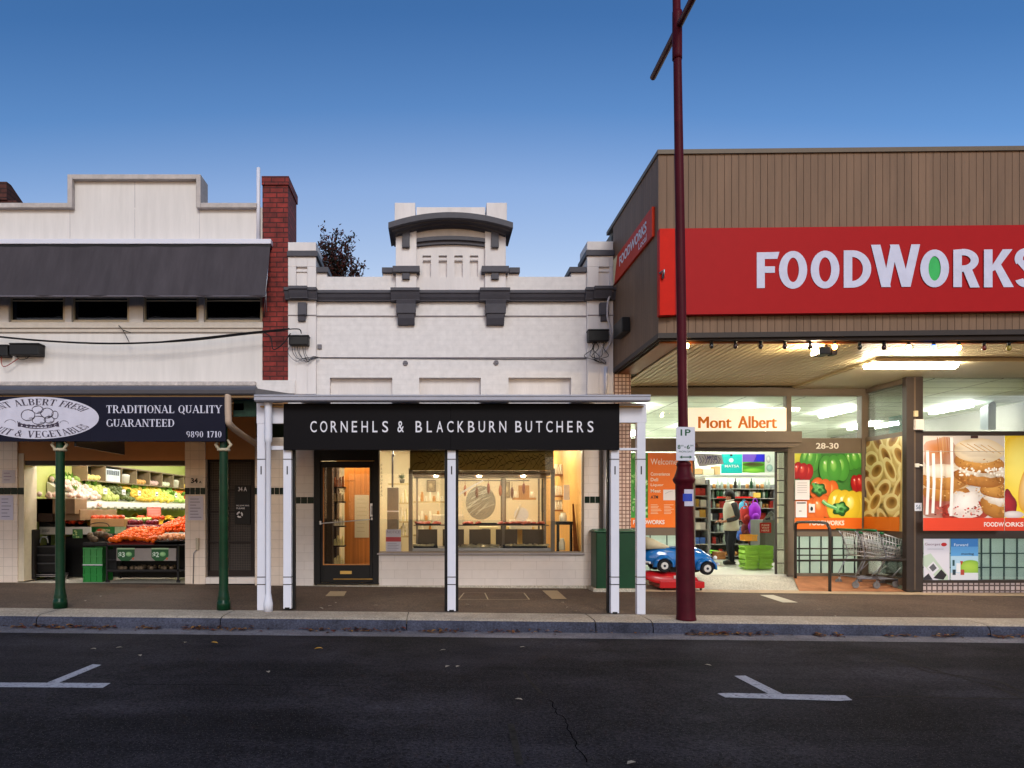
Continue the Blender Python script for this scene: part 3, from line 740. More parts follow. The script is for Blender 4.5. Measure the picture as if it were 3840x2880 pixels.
def jbox(x0, y0, x1, y1, Y, d, label, wires, wm=None):
    mb = MB(); mb.pbox(x0, y0, x1, y1, Y - d, d); mb.pbox(x0 - 2, y0 - 3, x1 + 2, y0 + 4, Y - d - .01, d)
    o = mb.build('junction_box', black_plastic, bevel=.012); tag(o, label, 'junction box')
    for q, r, m in wires:
        mb = MB(); mb.tube(catmull([at(a, b, Y - c) for a, b, c in q], 5), r, 5); mb.build('wire', m, o)
    return o
red_wire = M('red wire', '8f2a26', .5); white_wire = M('white wire', 'b3adb0', .5); grey_wire = M('grey wire', '55525a', .5)
jbox(-60, 1294, 28, 1335, YF, .16, 'black junction box with red wire loop at the left edge', [([(5, 1335, .1), (8, 1370, .12), (25, 1372, .12), (68, 1345, .1)], .007, red_wire)])
jbox(34, 1288, 145, 1330, YF, .2, 'hooded black junction box with grey connector on fruit shop wall', [([(62, 1330, .12), (72, 1347, .12), (95, 1346, .12), (125, 1325, .1)], .006, cable_mat), ([(90, 1330, .1), (100, 1345, .1), (112, 1332, .1)], .006, grey_wire)])
ws = []
for i in range(7):
    a = 1085 + i * 10; ws.append(([(a, 1300, .08), (a + RN.uniform(-5, 8), 1325, .1), (1110 + i * 9, 1350 + RN.uniform(-8, 14), .1), (1150 + i * 4, 1345 + RN.uniform(-10, 5), .06), (1200, 1341, .02)], .005, cable_mat if i % 2 else grey_wire))
jbox(1082, 1258, 1156, 1292, YF - .05, .16, 'black junction box with hanging wire loops beside the red brick pier', ws + [([(1065, 1236, .28), (1120, 1234, .2), (1130, 1250, .12)], .01, cable_mat)])
mb = MB(); mb.tube(catmull([at(1200, 1341, YF - .02), at(1500, 1343, YF - .02), at(1900, 1346, YF - .02), at(2200, 1345, YF - .02)]), .007, 6); tag(mb.build('wall_cable', M('painted cable', '57525a', .6)), 'thin grey cable clipped straight across the butcher upper wall', 'cable')
mb = MB(); mb.pbox(1190, 1291, 1206, 1308, YF - .03, .03); tag(mb.build('wall_light_bracket', grey_metal, bevel=.005), 'small grey bracket on the butcher wall beside the wire loops', 'bracket')
ws = []
for i in range(11):
    a = RN.uniform(2215, 2275); ws.append(([(a, 1280, .08), (a + RN.uniform(-22, 22), 1305, .12), (a + RN.uniform(-28, 28), 1335, .13), (RN.uniform(2225, 2282), 1350, .1), (2272, 1365, .05)], .006, cable_mat if i % 3 else white_wire))
jbox(2208, 1236, 2284, 1278, YF - .05, .18, 'black junction box over a wire tangle on the butcher right pier', ws)

# ------------------------------------------------------------------ fruit shop verandah
vf = thing('verandah', 'fruit shop verandah with dark grey gutter on green cast iron posts', 'verandah', (-5.5, YV, .2))
Yg = 9.15
mb = MB(); x0, x1 = wx(-700, Yg), wx(956, Yg)
mb.xprism([(Yg, wz(1475, Yg)), (Yg + .02, wz(1480, Yg)), (Yg + .14, wz(1480, Yg)), (Yg + .14, wz(1446, Yg)), (Yg + .05, wz(1444, Yg)), (Yg + .045, wz(1452, Yg)), (Yg + .0, wz(1455, Yg)), (Yg - .01, wz(1462, Yg))], x0, x1)
mb.build('gutter', grey_metal, vf, bevel=.006)
mb = MB(); mb.xprism([(Yg + .14, wz(1447, Yg)), (YF - .02, wz(1447, Yg) + .28), (YF - .02, wz(1447, Yg) + .25), (Yg + .14, wz(1447, Yg) - .03)], x0, wx(1062, YF)); mb.build('roof', M('galvanised roof sheet', '8a8a92', .45, metal=.5), vf)
mb = MB(); mb.pbox(-700, 1480, 955, 1490, Yg + .05, .06); mb.build('fascia', M('tan timber fascia', '9a7b58', .6, var=.1), vf)
for s, lbl in ((226, ''), (839, '')):
    X = wx(s, YV); z = zp(X); mb = MB()
    mb.lathe([(.088, z), (.088, z + .11), (.078, z + .12), (.082, z + .15), (.072, z + .19), (.066, z + .24), (.060, z + .27), (.060, z + .9), (.056, wz(1700, YV)), (.05, wz(1652, YV)), (.05, wz(1600, YV))], X, YV, 20)
    po = mb.build('post', M('dark green gloss paint ' + str(s), '082f1a', .3, var=.25, scale=8, spec=.18), vf)
    mb = MB(); mb.lathe([(.06, wz(1693, YV)), (.085, wz(1690, YV)), (.085, wz(1684, YV)), (.06, wz(1681, YV))], X, YV, 16)
    for d in (-1, 1): mb.tube([(X + d * .05, YV - .02, wz(1686, YV)), (X + d * .10, YV - .02, wz(1668, YV)), (X + d * .055, YV - .02, wz(1650, YV))], [.02, .024, .014], 6)
    mb.build('capital', M('cream capital ' + str(s), 'b8ab92', .6), po)
# downpipe elbow
mb = MB(); mb.tube(catmull([at(855, 1478, Yg + .05), at(856, 1560, Yg + .05), at(862, 1592, Yg + .1), at(900, 1625, Yg + .5), at(965, 1668, Yg + 1.2)]), .045, 10)
mb.build('downpipe', M('tan downpipe', 'b79f8c', .5, var=.08), vf)
mb = MB(); mb.pbox(875, 1497, 960, 1562, Yg + .3, .03); mb.build('end_panel', M('flaking green panel', '20382c', .7, var=.4, scale=14), vf)
mb = MB()
for k in range(6): mb.box(wx(-700, YF), XB1, Yg + .3 + k * .5, Yg + .38 + k * .5, 2.83 + .05 * k, 2.92 + .05 * k)
mb.build_each('purlin', M('brown purlin', 'a0703f', .7), vf)
# fascia sign
sg = thing('shop_sign', 'long navy fruit shop sign with pale oval, fruit basket drawing and TRADITIONAL QUALITY lettering', 'sign', tuple(at(300, 1655, YV - .1)))
Ys = YV - .12
mb = MB(); mb.pbox(-700, 1487, 340, 1655, Ys, .05); mb.pbox(340.1, 1488, 845, 1655.5, Ys, .05); mb.build('board', M('navy sign paint', '1c1c2a', .55, var=.06, spec=.06), sg, bevel=.003)
mb = MB(); n = 64; cx, cy = 141, 1567; mb.face([at(cx + 230 * math.cos(2 * math.pi * i / n), cy + 79 * math.sin(2 * math.pi * i / n), Ys - .004) for i in range(n)])
ov = mb.build('oval', M('oval white', 'c6c2d0', .5), sg)
ink = M('sign ink', '3a3142', .6)
mb = MB()
def arc_text(body, a0, a1, rx, ry, hgt, up):
    for i, q in enumerate(serif(body, .06)):
        pts = []
        for u, v in q:
            a = rad(a0 + (a1 - a0) * u); k = v if up else 1 - v
            r1, r2 = rx + hgt * 1.5 * k - hgt, ry + hgt * k - hgt
            pts.append(at(cx + (r1 + 0) * math.cos(a), cy - r2 * math.sin(a), Ys - .006 - .0003 * (i % 9)))
        mb.face(pts)
arc_text('MONT ALBERT FRESH', 154, 28, 208, 72, 24, True)
arc_text('FRUIT & VEGETABLES', 207, 333, 208, 74, 25, False)
mb.build('lettering', ink, ov)
mb = MB()
def ring(cx_, cy_, rx, ry, t, a0=0, a1=360, n=22):
    for i in range(n):
        a = rad(a0 + (a1 - a0) * i / n); b = rad(a0 + (a1 - a0) * (i + 1) / n); k = t * (.6 + .6 * abs(math.sin(a * 2 + cx_)))
        mb.face([at(cx_ + rx * math.cos(a), cy_ + ry * math.sin(a), Ys - .007), at(cx_ + rx * math.cos(b), cy_ + ry * math.sin(b), Ys - .007), at(cx_ + (rx - k) * math.cos(b), cy_ + (ry - k) * math.sin(b), Ys - .007), at(cx_ + (rx - k) * math.cos(a), cy_ + (ry - k) * math.sin(a), Ys - .007)])
for c in ((105, 1557, 27, 22), (141, 1536, 22, 15), (176, 1549, 25, 20), (146, 1576, 27, 17), (184, 1574, 20, 14), (206, 1556, 13, 16)): ring(*c, 2.6)
ring(38, 1586, 21, 13, 1.5, 180, 360); ring(240, 1589, 17, 12, 1.5, 190, 360)
ring(142, 1580, 78, 20, 4.5, 0, 180); ring(142, 1588, 76, 20, 3, 10, 170)
for k in range(9):
    x = 66 + k * 18; mb.face([at(x, 1586 + 8 * math.sin(k * .39), Ys - .0075), at(x + 10, 1586 + 8 * math.sin(k * .39), Ys - .0075), at(x + 12, 1600, Ys - .0075), at(x + 1, 1600, Ys - .0075)])
for c in ((105, 1557, 27, 22), (141, 1536, 22, 15), (176, 1549, 25, 20), (146, 1576, 27, 17), (184, 1574, 20, 14)):
    for k in range(4): ring(c[0] + 2, c[1] + 2, c[2] * (.86 - .16 * k), c[3] * (.86 - .16 * k), 1.0, 15 + k * 8, 120 - k * 14, 8)
for k in range(16):
    a = rad(4 + k * 11.4); mb.face([at(142 + 70 * math.cos(a), 1581 + 14 * math.sin(a), Ys - .0079), at(145 + 70 * math.cos(a), 1581 + 14 * math.sin(a), Ys - .0079), at(143 + 74 * math.cos(a), 1588 + 17 * math.sin(a), Ys - .0079), at(140 + 74 * math.cos(a), 1588 + 17 * math.sin(a), Ys - .0079)])
mb.build('basket_drawing', ink, ov)
mb = MB(); serif_rect(mb, 'TRADITIONAL QUALITY', 398, 1520, 832, 1549, Ys - .004); serif_rect(mb, 'GUARANTEED', 398, 1572, 655, 1600, Ys - .004); serif_rect(mb, '9890 1710', 698, 1617, 832, 1640, Ys - .004)
mb.build('lettering', M('sign cream lettering', 'c9c6d6', .5), sg)
# batten lamp tucked behind the sign, warming the timber under the verandah
mb = MB(); mb.box(-5.4, -4.2, 10.6, 10.68, 2.70, 2.74); mb.build('batten_lamp', Emit('verandah batten', 'ffc27a', 9), vf)
# sign hung under the verandah, end-on to the street
hx = -4.75
hg = thing('hanging_sign', 'dark hanging sign with tan oval under the fruit shop verandah', 'sign', (hx, 10.0, 2.3))
mb = MB(); mb.box(hx, hx + .03, 9.3, 10.75, 2.335, 2.85); mb.build('board', M('hanging sign navy', '17151c', .4), hg)
mb = MB(); mb.face([(hx - .004, 9.95 + .55 * math.cos(2 * math.pi * i / 40), 2.62 + .235 * math.sin(2 * math.pi * i / 40)) for i in range(40)]); ov2 = mb.build('oval', M('tan oval', 'a58a72', .6), hg)
mb = MB()
for i, q in enumerate(serif('VEGETABLES', .06)):
    mb.face([(hx - .006 - .0003 * (i % 9), 9.95 - .46 * math.cos(rad(200 + 140 * u)) * -1, 2.62 + (.20 - .05 * v) * math.sin(rad(200 + 140 * u))) for u, v in q])
mb.build('lettering', ink, ov2)
mb = MB(); mb.tube([(hx + .015, 9.5, 2.84), (hx + .015, 9.5, 3.0)], .01, 6); mb.tube([(hx + .015, 10.5, 2.84), (hx + .015, 10.5, 3.0)], .01, 6); mb.build('hanger', steel, hg)

# ================================================================== butcher shop
bs = thing('butcher_shop', 'white painted butcher shop with charcoal cornice and arched parapet, lit timber shopfront', 'building', (.2, YF, .15))
Z2 = lambda s: wz(s, YF)
mb = MB()
rec = [(1237, 1416, 1471, 1640), (1572, 1416, 1803, 1640), (1907, 1416, 2142, 1640)]
wall_grid(mb, [1080, 1237, 1471, 1572, 1803, 1907, 2142, 2302], [1341, 1416, 1640], rec, YF, .25)
mb.pbox(1080, 1130, 2302, 1341, YF, .25); mb.pbox(1185, 1038, 2200, 1130, YF, .25)
mb.build('wall', white_brick, bs)
mb = MB()
for a, b, c, d in rec: mb.pbox(a, b, c, d, YF + .12, .1)
mb.build_each('blind_panel', white_wall, bs)
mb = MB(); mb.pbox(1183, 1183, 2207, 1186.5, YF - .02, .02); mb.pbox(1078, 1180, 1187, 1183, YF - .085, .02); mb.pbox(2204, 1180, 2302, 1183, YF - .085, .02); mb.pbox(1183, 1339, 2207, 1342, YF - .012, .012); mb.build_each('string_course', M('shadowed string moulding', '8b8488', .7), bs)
# side piers
def pier(a, b, top, band, name, side):
    mb = MB()
    wall_grid(mb, [a, a + 30 if side < 0 else a + 44, a + 72 if side < 0 else a + 84, b], [top + 52, 1000, 1094, 1478], [((a + 30) if side < 0 else a + 44, 1000, (a + 72) if side < 0 else a + 84, 1094)], YF - .07, .07)
    mb.pbox(a, top + 52, b, 1094, YF + .001, .58)
    mb.pbox(a, top, b, top + 32, YF - .06, .62)
    p = mb.build(name, white_wall, bs, bevel=.006)
    mb = MB(); mb.pbox(a - 4, top + 32, b + 6, top + 52, YF - .11, .72); mb.build('band', charcoal, p, bevel=.006)
    m0, m1 = (a + 30, a + 72) if side < 0 else (a + 44, a + 84)
    mb = MB(); mb.pbox(m0, 1000, m1, 1094, YF - .02, .02); mb.pbox(m0, 1010, m1, 1019, YF - .045, .02); mb.build('recess', white_wall, p)
    c = (m0 + m1) / 2 + 1
    mb = MB(); mb.pbox(c - 16, 1133, c + 16, 1180, YF - .17, .10); mb.xprism([(YF - .07, Z2(1180)), (YF - .16, Z2(1180)), (YF - .135, Z2(1196)), (YF - .12, Z2(1210)), (YF - .07, Z2(1211))], wx(c - 14, YF - .1), wx(c + 14, YF - .1)); mb.build('corbel', charcoal, p, bevel=.004)
pier(1080, 1185, 908, 0, 'pier', -1); pier(2202, 2300, 905, 0, 'pier', 1)
mb = MB(); mb.pbox(1186, 1020, 1226, 1040, YF + .003, .24); mb.pbox(2142, 1020, 2201, 1040, YF + .003, .24); mb.build_each('shoulder', white_wall, bs)
mb = MB(); mb.pbox(1187, 1000, 1231, 1020, YF - .05, .5); mb.pbox(2136, 1000, 2200, 1020, YF - .05, .5); mb.build_each('shoulder_cap', charcoal, bs, bevel=.006)
mb = MB()
def corn(a, b, out, t0=1098, t1=1133):
    y = YF - out; h0, h1 = Z2(t0), Z2(t1)
    mb.xprism([(YF + .02, h0), (y, h0), (y, h0 - .05), (y + .025, h0 - .06), (y + .05, h0 - .11), (y + .09, h1 + .012), (y + .09, h1), (YF + .02, h1)], wx(a, YF - .1), wx(b, YF - .1))
corn(1192, 1468, .17); corn(1572, 1800, .17); corn(1908, 2192, .17)
corn(1070, 1192, .24, 1092, 1132); corn(1089, 1158, .285, 1090, 1130); corn(2192, 2306, .24, 1092, 1132); corn(2222, 2290, .285, 1090, 1130); corn(1466, 1574, .25, 1094, 1136); corn(1798, 1910, .25, 1094, 1136)
mb.build('cornice', charcoal, bs, bevel=.004)
for a, b in ((1486, 1559), (1821, 1897)):
    mb = MB(); x0, x1 = wx(a, YF - .15), wx(b, YF - .15)
    mb.xprism([(YF, Z2(1136)), (YF - .22, Z2(1136)), (YF - .19, Z2(1150)), (YF - .17, Z2(1184)), (YF, Z2(1184))], x0, x1)
    mb.xprism([(YF, Z2(1184)), (YF - .15, Z2(1184)), (YF - .13, Z2(1200)), (YF - .07, Z2(1222)), (YF, Z2(1222))], x0 + .022, x1 - .022)
    mb.build('bracket', charcoal, bs, bevel=.006)
# central pediment
mb = MB()
slots = [(1585, 1616), (1645, 1676), (1704, 1735), (1762, 1793)]
xs = [1562] + [q for s in slots for q in s] + [1819]
holes = [(a, 958, b, 1040) for a, b in slots]
wall_grid(mb, xs, [777, 958, 1040, 1098], holes, YF - .02, .3)
mb.build('gable_wall', white_wall, bs)
mb = MB()
for a, b in slots: mb.pbox(a, 958, b, 1040, YF + .06, .1); mb.pbox(a, 966, b, 975, YF + .0, .05); mb.pprism([(a, 975), (b, 975), (b, 978), (a, 978)], YF + .01, .05)
mb.build('slot', white_wall, bs)
for a, b, c, d in ((1484, 1562, 1480, 1557), (1819, 1897, 1825, 1901)):
    mb = MB(); mb.pbox(a, 850, b, 1098, YF - .10, .40); mb.pbox(c, 760, d, 850, YF - .06, .40); p = mb.build('pier', white_wall, bs, bevel=.006)
    m = (a + b) / 2 - 1
    mb = MB(); mb.pbox(m - 14, 864, m + 14, 926, YF - .17, .07); mb.pbox(m - 14, 1018, m + 14, 1046, YF - .16, .06); mb.build_each('corbel', charcoal, p, bevel=.005)
    mb = MB(); mb.pbox(a - 12, 996, b + 12, 1019, YF - .19, .62); mb.build('cap', charcoal, p, bevel=.006)
mb = MB(); mb.pbox(1432, 1002, 1472, 1022, YF - .06, .5); mb.pbox(1910, 1002, 1950, 1022, YF - .06, .5); mb.build_each('shoulder_cap', charcoal, bs, bevel=.006)
mb = MB(); mb.pbox(1436, 1022, 1484, 1040, YF + .003, .22); mb.pbox(1897, 1022, 1946, 1040, YF + .003, .22); mb.build_each('shoulder', white_wall, bs)
def arch(mb, sxa, sxb, ye, yc, th, Y, d, n=28, the=None):
    cx = (sxa + sxb) / 2; hw = (sxb - sxa) / 2; top = []; bot = []
    for i in range(n + 1):
        u = -1 + 2 * i / n; yy = yc + (ye - yc) * u * u; t = th + ((the or th) - th) * u * u
        top.append((cx + hw * u, yy)); bot.append((cx + hw * u, yy + t))
    for i in range(n):
        q = [top[i], top[i + 1], bot[i + 1], bot[i]]
        b = mb.idx([at(x, y, Y) for x, y in q] + [at(PX + (x - PX) * 1, y, Y) + Vector((0, d, 0)) for x, y in q])
        for f in ((0, 1, 2, 3), (7, 6, 5, 4), (0, 4, 5, 1), (2, 6, 7, 3)): mb.addf([b + k for k in f], f in ((0, 4, 5, 1), (2, 6, 7, 3)))
        if i == 0: mb.addf([b, b + 3, b + 7, b + 4])
        if i == n - 1: mb.addf([b + 1, b + 5, b + 6, b + 2])
mb = MB(); arch(mb, 1456, 1924, 834, 795, 21, YF - .40, .84); arch(mb, 1470, 1910, 855, 815, 14, YF - .30, .7); arch(mb, 1484, 1896, 868, 829, 14, YF - .19, .5)
mb.build('arched_hood', charcoal, bs)
mb = MB(); arch(mb, 1562.5, 1818.5, 893, 884, 14, YF - .13, .1); arch(mb, 1562.5, 1818.5, 907, 898, 16, YF - .08, .05); mb.build('arched_band', charcoal, bs)
for s, t in ((1520, 1362), (1860, 1361)):
    mb = MB(); q = at(s, t, YF); mb.tube([q + Vector((0, .01, 0)), q + Vector((0, -.02, 0))], .045, 14)
    for k in range(6): a = k * math.pi / 3; mb.ball((q.x + .03 * math.cos(a), q.y - .025, q.z + .03 * math.sin(a)), .016, .01, .016, 6, 4)
    mb.ball((q.x, q.y - .03, q.z), .016, .012, .016, 6, 4); mb.build('rosette', M('rosette grey', '8a8488', .6), bs)
mb = MB(); mb.box(XB1, 3.0, YF + .25, 18.2, 3.3, 3.45); mb.box(XB1, 3.0, 18.2, 18.4, 0, 4.3); mb.build('roof', M('butcher roof iron', '77777c', .5, metal=.5), bs)

# street level
mb = MB()
mb.pbox(1102, 1640, 1177, 2203, YF - .001, .25); mb.pbox(2190, 1640, 2302, 2212, YF - .001, .25)
mb.pbox(1420, 2081, 2190, 2205, YF - .001, .25)
mb.build_each('tiled_wall', tile_large, bs, bevel=.006)
mb = MB(); mb.pbox(1066, 1640, 1102, 2203, YF - .003, .25); mb.build('corner_tile', tile_cream, bs)
tile_row(1103, 1177, 1863, 1889, YF - .001, bs, 3); tile_row(2192, 2252, 1861, 1887, YF - .001, bs, 3)
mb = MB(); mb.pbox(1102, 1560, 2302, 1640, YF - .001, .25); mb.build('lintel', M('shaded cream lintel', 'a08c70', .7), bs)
mb = MB(); mb.pbox(1080, 2196, 2302, 2206, YF - .03, .028); mb.build('base_course', conc_floor, bs)
mb = MB(); mb.pbox(1414, 2074, 2192, 2081, YF - .05, .2); mb.build('window_sill', M('steel sill', '8a868a', .35, metal=.5), bs, bevel=.004)
mb = MB()
mb.pbox(1177, 1640, 1200, 2187, YF - .03, .16); mb.pbox(1397, 1640, 1420, 2187, YF - .03, .16); mb.pbox(1200, 1640, 1397, 1727, YF - .02, .12); mb.pbox(1177, 2187, 1421, 2193, YF - .06, .2)
df = mb.build('door_frame', black_paint, bs, bevel=.006)
mb = MB(); mb.pbox(1262, 1727, 1404, 1730, YF - .03, .01); mb.pbox(1250, 2170, 1400, 2173, YF + .005, .01); mb.build_each('brass_strip', M('brass strip', 'b08a4a', .3, metal=.8), df)
mb = MB(); mb.pbox(1200, 1730, 1211, 2184, YF + .02, .05); mb.pbox(1386, 1730, 1397, 2184, YF + .02, .05); mb.pbox(1211, 1730, 1386, 1754, YF + .02, .05); mb.pbox(1211, 2119, 1386, 2184, YF + .02, .05)
dr = mb.build('door', black_paint, bs, bevel=.004)
mb = MB(); mb.pbox(1211, 1754, 1386, 2119, YF + .045, .006); mb.build('glass', glass_clear, dr)
mb = MB(); mb.pbox(1211, 1754, 1215, 2119, YF + .018, .02); mb.pbox(1215, 2115, 1386, 2119, YF + .018, .02); mb.build('glazing_bead', M('timber bead', 'b5763f', .5), dr)
mb = MB(); mb.pbox(1275, 2141, 1319, 2153, YF + .008, .012); mb.build('mail_slot', M('polished brass', 'd0aa62', .3, metal=.6), dr, bevel=.003)
mb = MB(); mb.pbox(1388, 1888, 1400, 1937, YF + .005, .016); mb.tube([at(1394, 1896, YF - .03), at(1394, 1930, YF - .03)], .012, 8); mb.pbox(1391, 1941, 1397, 1950, YF + .005, .016); mb.build('handle', chrome, dr)
mb = MB(); mb.tube([at(1198, 1966, YF - .02), at(1212, 1962, YF - .02), at(1388, 1948, YF - .02)], .009, 8); mb.pbox(1196, 1954, 1204, 1967, YF - .03, .05); mb.build('push_bar', chrome, dr)
mb = MB(); text_rect(mb, 'CORNEHLS & BLACKBURN', 1268, 1800, 1330, 1806, YF + .04, .01); text_rect(mb, 'BUTCHERS', 1268, 1826, 1300, 1844, YF + .04, .0); mb.build('lettering', M('faint door lettering', '6a4a30', .6), dr)
# shop window: frames, glass
mb = MB(); mb.pbox(1420, 1640, 1424, 2074, YF + .02, .08); mb.pbox(2184, 1640, 2190, 2074, YF + .02, .08); mb.pbox(1424, 2068, 2184, 2074, YF + .02, .08); mb.pbox(1426, 1640, 2184, 1689, YF + .02, .08)
wf = mb.build('shop_window', M('anodised frame', '7e7368', .35, metal=.6), bs)
mb = MB(); mb.pbox(1424, 1689, 2184, 2068, YF + .05, .008); mb.build('pane', glass_shop, wf)
mb = MB()
for k in range(9): text_rect(mb, 'FRESH'[k % 5], 1428, 1740 + k * 14, 1434, 1749 + k * 14, YF + .046)
mb.build('lettering', M('window lettering', '6d675f', .6), wf)
p = Print(plane_fn(YF + .044)); p.rect(1447, 1985, 1504, 2073, 'bdbac6'); p.text('NOTICE', 1452, 1990, 1499, 2000, '7b7784'); p.rect(1447, 2014, 1504, 2031, 'b0484c')
for k in range(5): p.rect(1453, 2038 + k * 6, 1453 + (42 if k % 2 else 34), 2040 + k * 6, '8d8a98')
tag(p.build('window_notice', print_matte), 'white notice with red band low in the butcher window', 'notice')
# interior
cream_in = M('warm cream wall', 'cfc3a4', .6, var=.03, scale=2)
BX0, BX1, BYB = -2.25, 2.62, 17.0
mb = MB(); mb.box(BX0 - .1, BX0, YF + .25, BYB, 0, 3.2); mb.box(BX0 - .1, BX1 + .1, BYB, BYB + .1, 0, 3.2); mb.build('room_wall', cream_in, bs)
mb = MB(); mb.box(BX1, BX1 + .1, YF + .25, BYB, 0, 3.2); mb.build('lined_wall', pine, bs)
mb = MB(); mb.box(BX0, BX1, YF + .25, BYB, 2.9, 3.0); mb.build('room_ceiling', white_paint, bs)
mb = MB(); mb.box(BX0, BX1, YF - .02, BYB, -.1, zp(1) + .03); mb.build('room_floor', M('butcher floor', '8a7c66', .5, var=.1), bs)
mb = MB(); mb.pbox(1292, 1640, 1412, 2140, 13.6, .06); mb.build('timber_screen', wood_slat, bs)
em_warm = Emit('warm lamp', 'fff0d2', 118)
for x, y in ((-1.7, 13.1), (-.6, 14.6), (.9, 14.6), (2.0, 13.5), (2.0, 15.4), (-1.2, 15.6)):
    mb = MB(); mb.box(x - .25, x + .25, y - .07, y + .07, 2.86, 2.895); mb.build('ceiling_lamp', em_warm, bs)
# pelmet board with line drawing
mb = MB(); mb.pbox(1537, 1600, 2076, 1762, YF + .12, .03); pel = mb.build('pelmet', M('olive pelmet', '8a7846', .5, spec=.05), bs)
mb = MB(); gold = M('gold line', '14110c', .6, spec=.05)
for k in range(30):
    x0 = 1545 + k * 18; ph = RN.uniform(0, 6)
    pts = []
    for i in range(9):
        t = i / 8; pts.append((x0 + t * 46 + 5 * math.sin(ph + t * 7), 1762 - 66 * t + 7 * math.sin(ph * 2 + t * 9 + k)))
    for (a, b), (c, d) in zip(pts[:-1], pts[1:]):
        c = min(c, 2074); a = min(a, 2074)
        mb.face([at(a, b - 1.1, YF + .117 - .00002 * k), at(c, d - 1.1, YF + .117 - .00002 * k), at(c, d + 1.1, YF + .117 - .00002 * k), at(a, b + 1.1, YF + .117 - .00002 * k)])
for k in range(24):
    x0 = 1560 + k * 22; pts = [(x0 + i * 5, 1700 + 5 * math.sin(k + i) + i * 5) for i in range(9)]
    for (a, b), (c, d) in zip(pts[:-1], pts[1:]):
        c = min(c, 2074); a = min(a, 2074)
        mb.face([at(a, b - 1, YF + .1165), at(c, d - 1, YF + .1165), at(c, d + 1, YF + .1165), at(a, b + 1, YF + .1165)])
mb.build('line_drawing', gold, pel)

# display cabinet in the window
for s, t, w_, h_, l in ((1600, 1800, 34, 44, 'leftmost dark framed picture on the butcher back wall'), (1890, 1806, 22, 60, 'tall dark picture between the grey disc and timber rack'), (2030, 1830, 26, 90, 'narrow dark board at the right of the butcher back wall')):
    p = Print(plane_fn(16.95)); p.rect(s, t, s + w_, t + h_, '3a2f24'); p.rect(s + 3, t + 3, s + w_ - 3, t + h_ - 3, '8a7a5c'); p.blob(s + w_ / 2, t + h_ / 2, w_ * .3, h_ * .3, 'c9b68a', '6a5a40'); tag(p.build('picture', print_matte), l, 'picture')
for k in range(7):
    s = 1700 + k * 44; X = wx(s, 14.9); z1_ = wz(1812 + (k % 3) * 8, 14.9); mb = MB(); mb.tube([(X, 14.9, z1_ + .12), (X, 14.9, z1_)], .006, 5); mb.ball((X, 14.9, z1_ - .11), .035, .035, .12, 8, 6, .08); tag(mb.build('hanging_sausage', M('cured sausage %d' % k, ('6a2a1e', '8a4a30', '4a2018')[k % 3], .5, var=.3, scale=20)), 'dark cured sausage hanging on the rail behind the cabinet', 'sausage', 'sausages hanging behind the cabinet')
mb = MB(); mb.tube([at(1690, 1802, 14.9), at(1985, 1802, 14.9)], .012, 6); tag(mb.build('hanging_rail', M('sausage rail', '5b564e', .4, metal=.5)), 'thin steel rail carrying sausages behind the cabinet', 'rail')
dc = thing('display_cabinet', 'lit glass meat display cabinet with steel frame filling the butcher window', 'display cabinet', tuple(at(1806, 2070, YF + .5)))
fr = M('cabinet steel', '7a7066', .4, metal=.3, var=.06)
Ya, Yb = YF + .18, YF + .95
mb = MB()
for s in (1532, 2066): mb.pbox(s, 1762, s + 15, 2068, Ya, .05)
for s in (1560, 1700, 1884, 2040): mb.pbox(s, 1775, s + 8, 2060, Yb, .04)
mb.pbox(1532, 1756, 2081, 1764, Ya - .005, .06); mb.pbox(1547, 1766, 2066, 1772, Ya + .03, .03); mb.pbox(1547, 1790, 2066, 1794, Yb, .03)
mb.build('frame', fr, dc, bevel=.004)
mb = MB(); mb.box(wx(1547, Ya), wx(2066, Ya), Ya + .06, Yb + .03, wz(1782, Ya) , wz(1772, Ya)); mb.build('canopy', M('cabinet canopy', '6a5238', .4), dc)
mb = MB(); mb.box(wx(1550, Ya), wx(2063, Ya), Ya + .12, Yb - .1, wz(1972, Ya), wz(1969, Ya)); mb.build('shelf', M('cabinet shelf', '6e5a48', .3), dc)
mb = MB(); mb.box(wx(1547, Ya), wx(2066, Ya), Ya + .02, Yb + .03, wz(2066, Ya), wz(2056, Ya)); mb.build('deck', steel, dc)
mb = MB(); mb.box(wx(1540, Ya), wx(2070, Ya), Ya + .02, Yb, zp(1) + .03, wz(2066, Ya) - .004); mb.build('plinth', M('cabinet plinth', '8f8678', .5), dc)
bulb = Emit('spotlight bulb', 'ffeccc', 700)
for s in (1635, 1797, 1962):
    q = at(s, 1784, Ya + .2); mb = MB(); mb.lathe([(.03, q.z - .02), (.034, q.z + .0), (.034, q.z + .03)], q.x, q.y, 10); mb.build('spotlight', bulb, dc)
mb = MB(); mb.pbox(1549, 1795, 2064, 2055, Ya + .002, .005); mb.build('front_glass', glass_clear, dc)

def tray(s0, s1, t, Y, d, h, label):
    mb = MB(); x0, x1, z = wx(s0, Y), wx(s1, Y), wz(t, Y)
    mb.box(x0, x1, Y, Y + d, z, z + .008); mb.box(x0, x1, Y - .008, Y - .001, z, z + h); mb.box(x0, x1, Y + d + .001, Y + d + .008, z, z + h); mb.box(x0 - .008, x0 - .001, Y - .008, Y + d + .008, z, z + h); mb.box(x1 + .001, x1 + .008, Y - .008, Y + d + .008, z, z + h)
    tag(mb.build('meat_tray', black_plastic if 'black' in label else M('pale tray', 'b8ae98', .5)), label, 'tray')
tray(1738, 1798, 1968, Ya + .16, .3, .015, 'pale meat tray on the cabinet shelf left of the black tray')
tray(1800, 1862, 1968, Ya + .16, .3, .03, 'empty looking black tray in the middle of the cabinet shelf')
tray(1866, 2042, 1968, Ya + .16, .3, .015, 'long black meat tray at the right of the cabinet shelf')
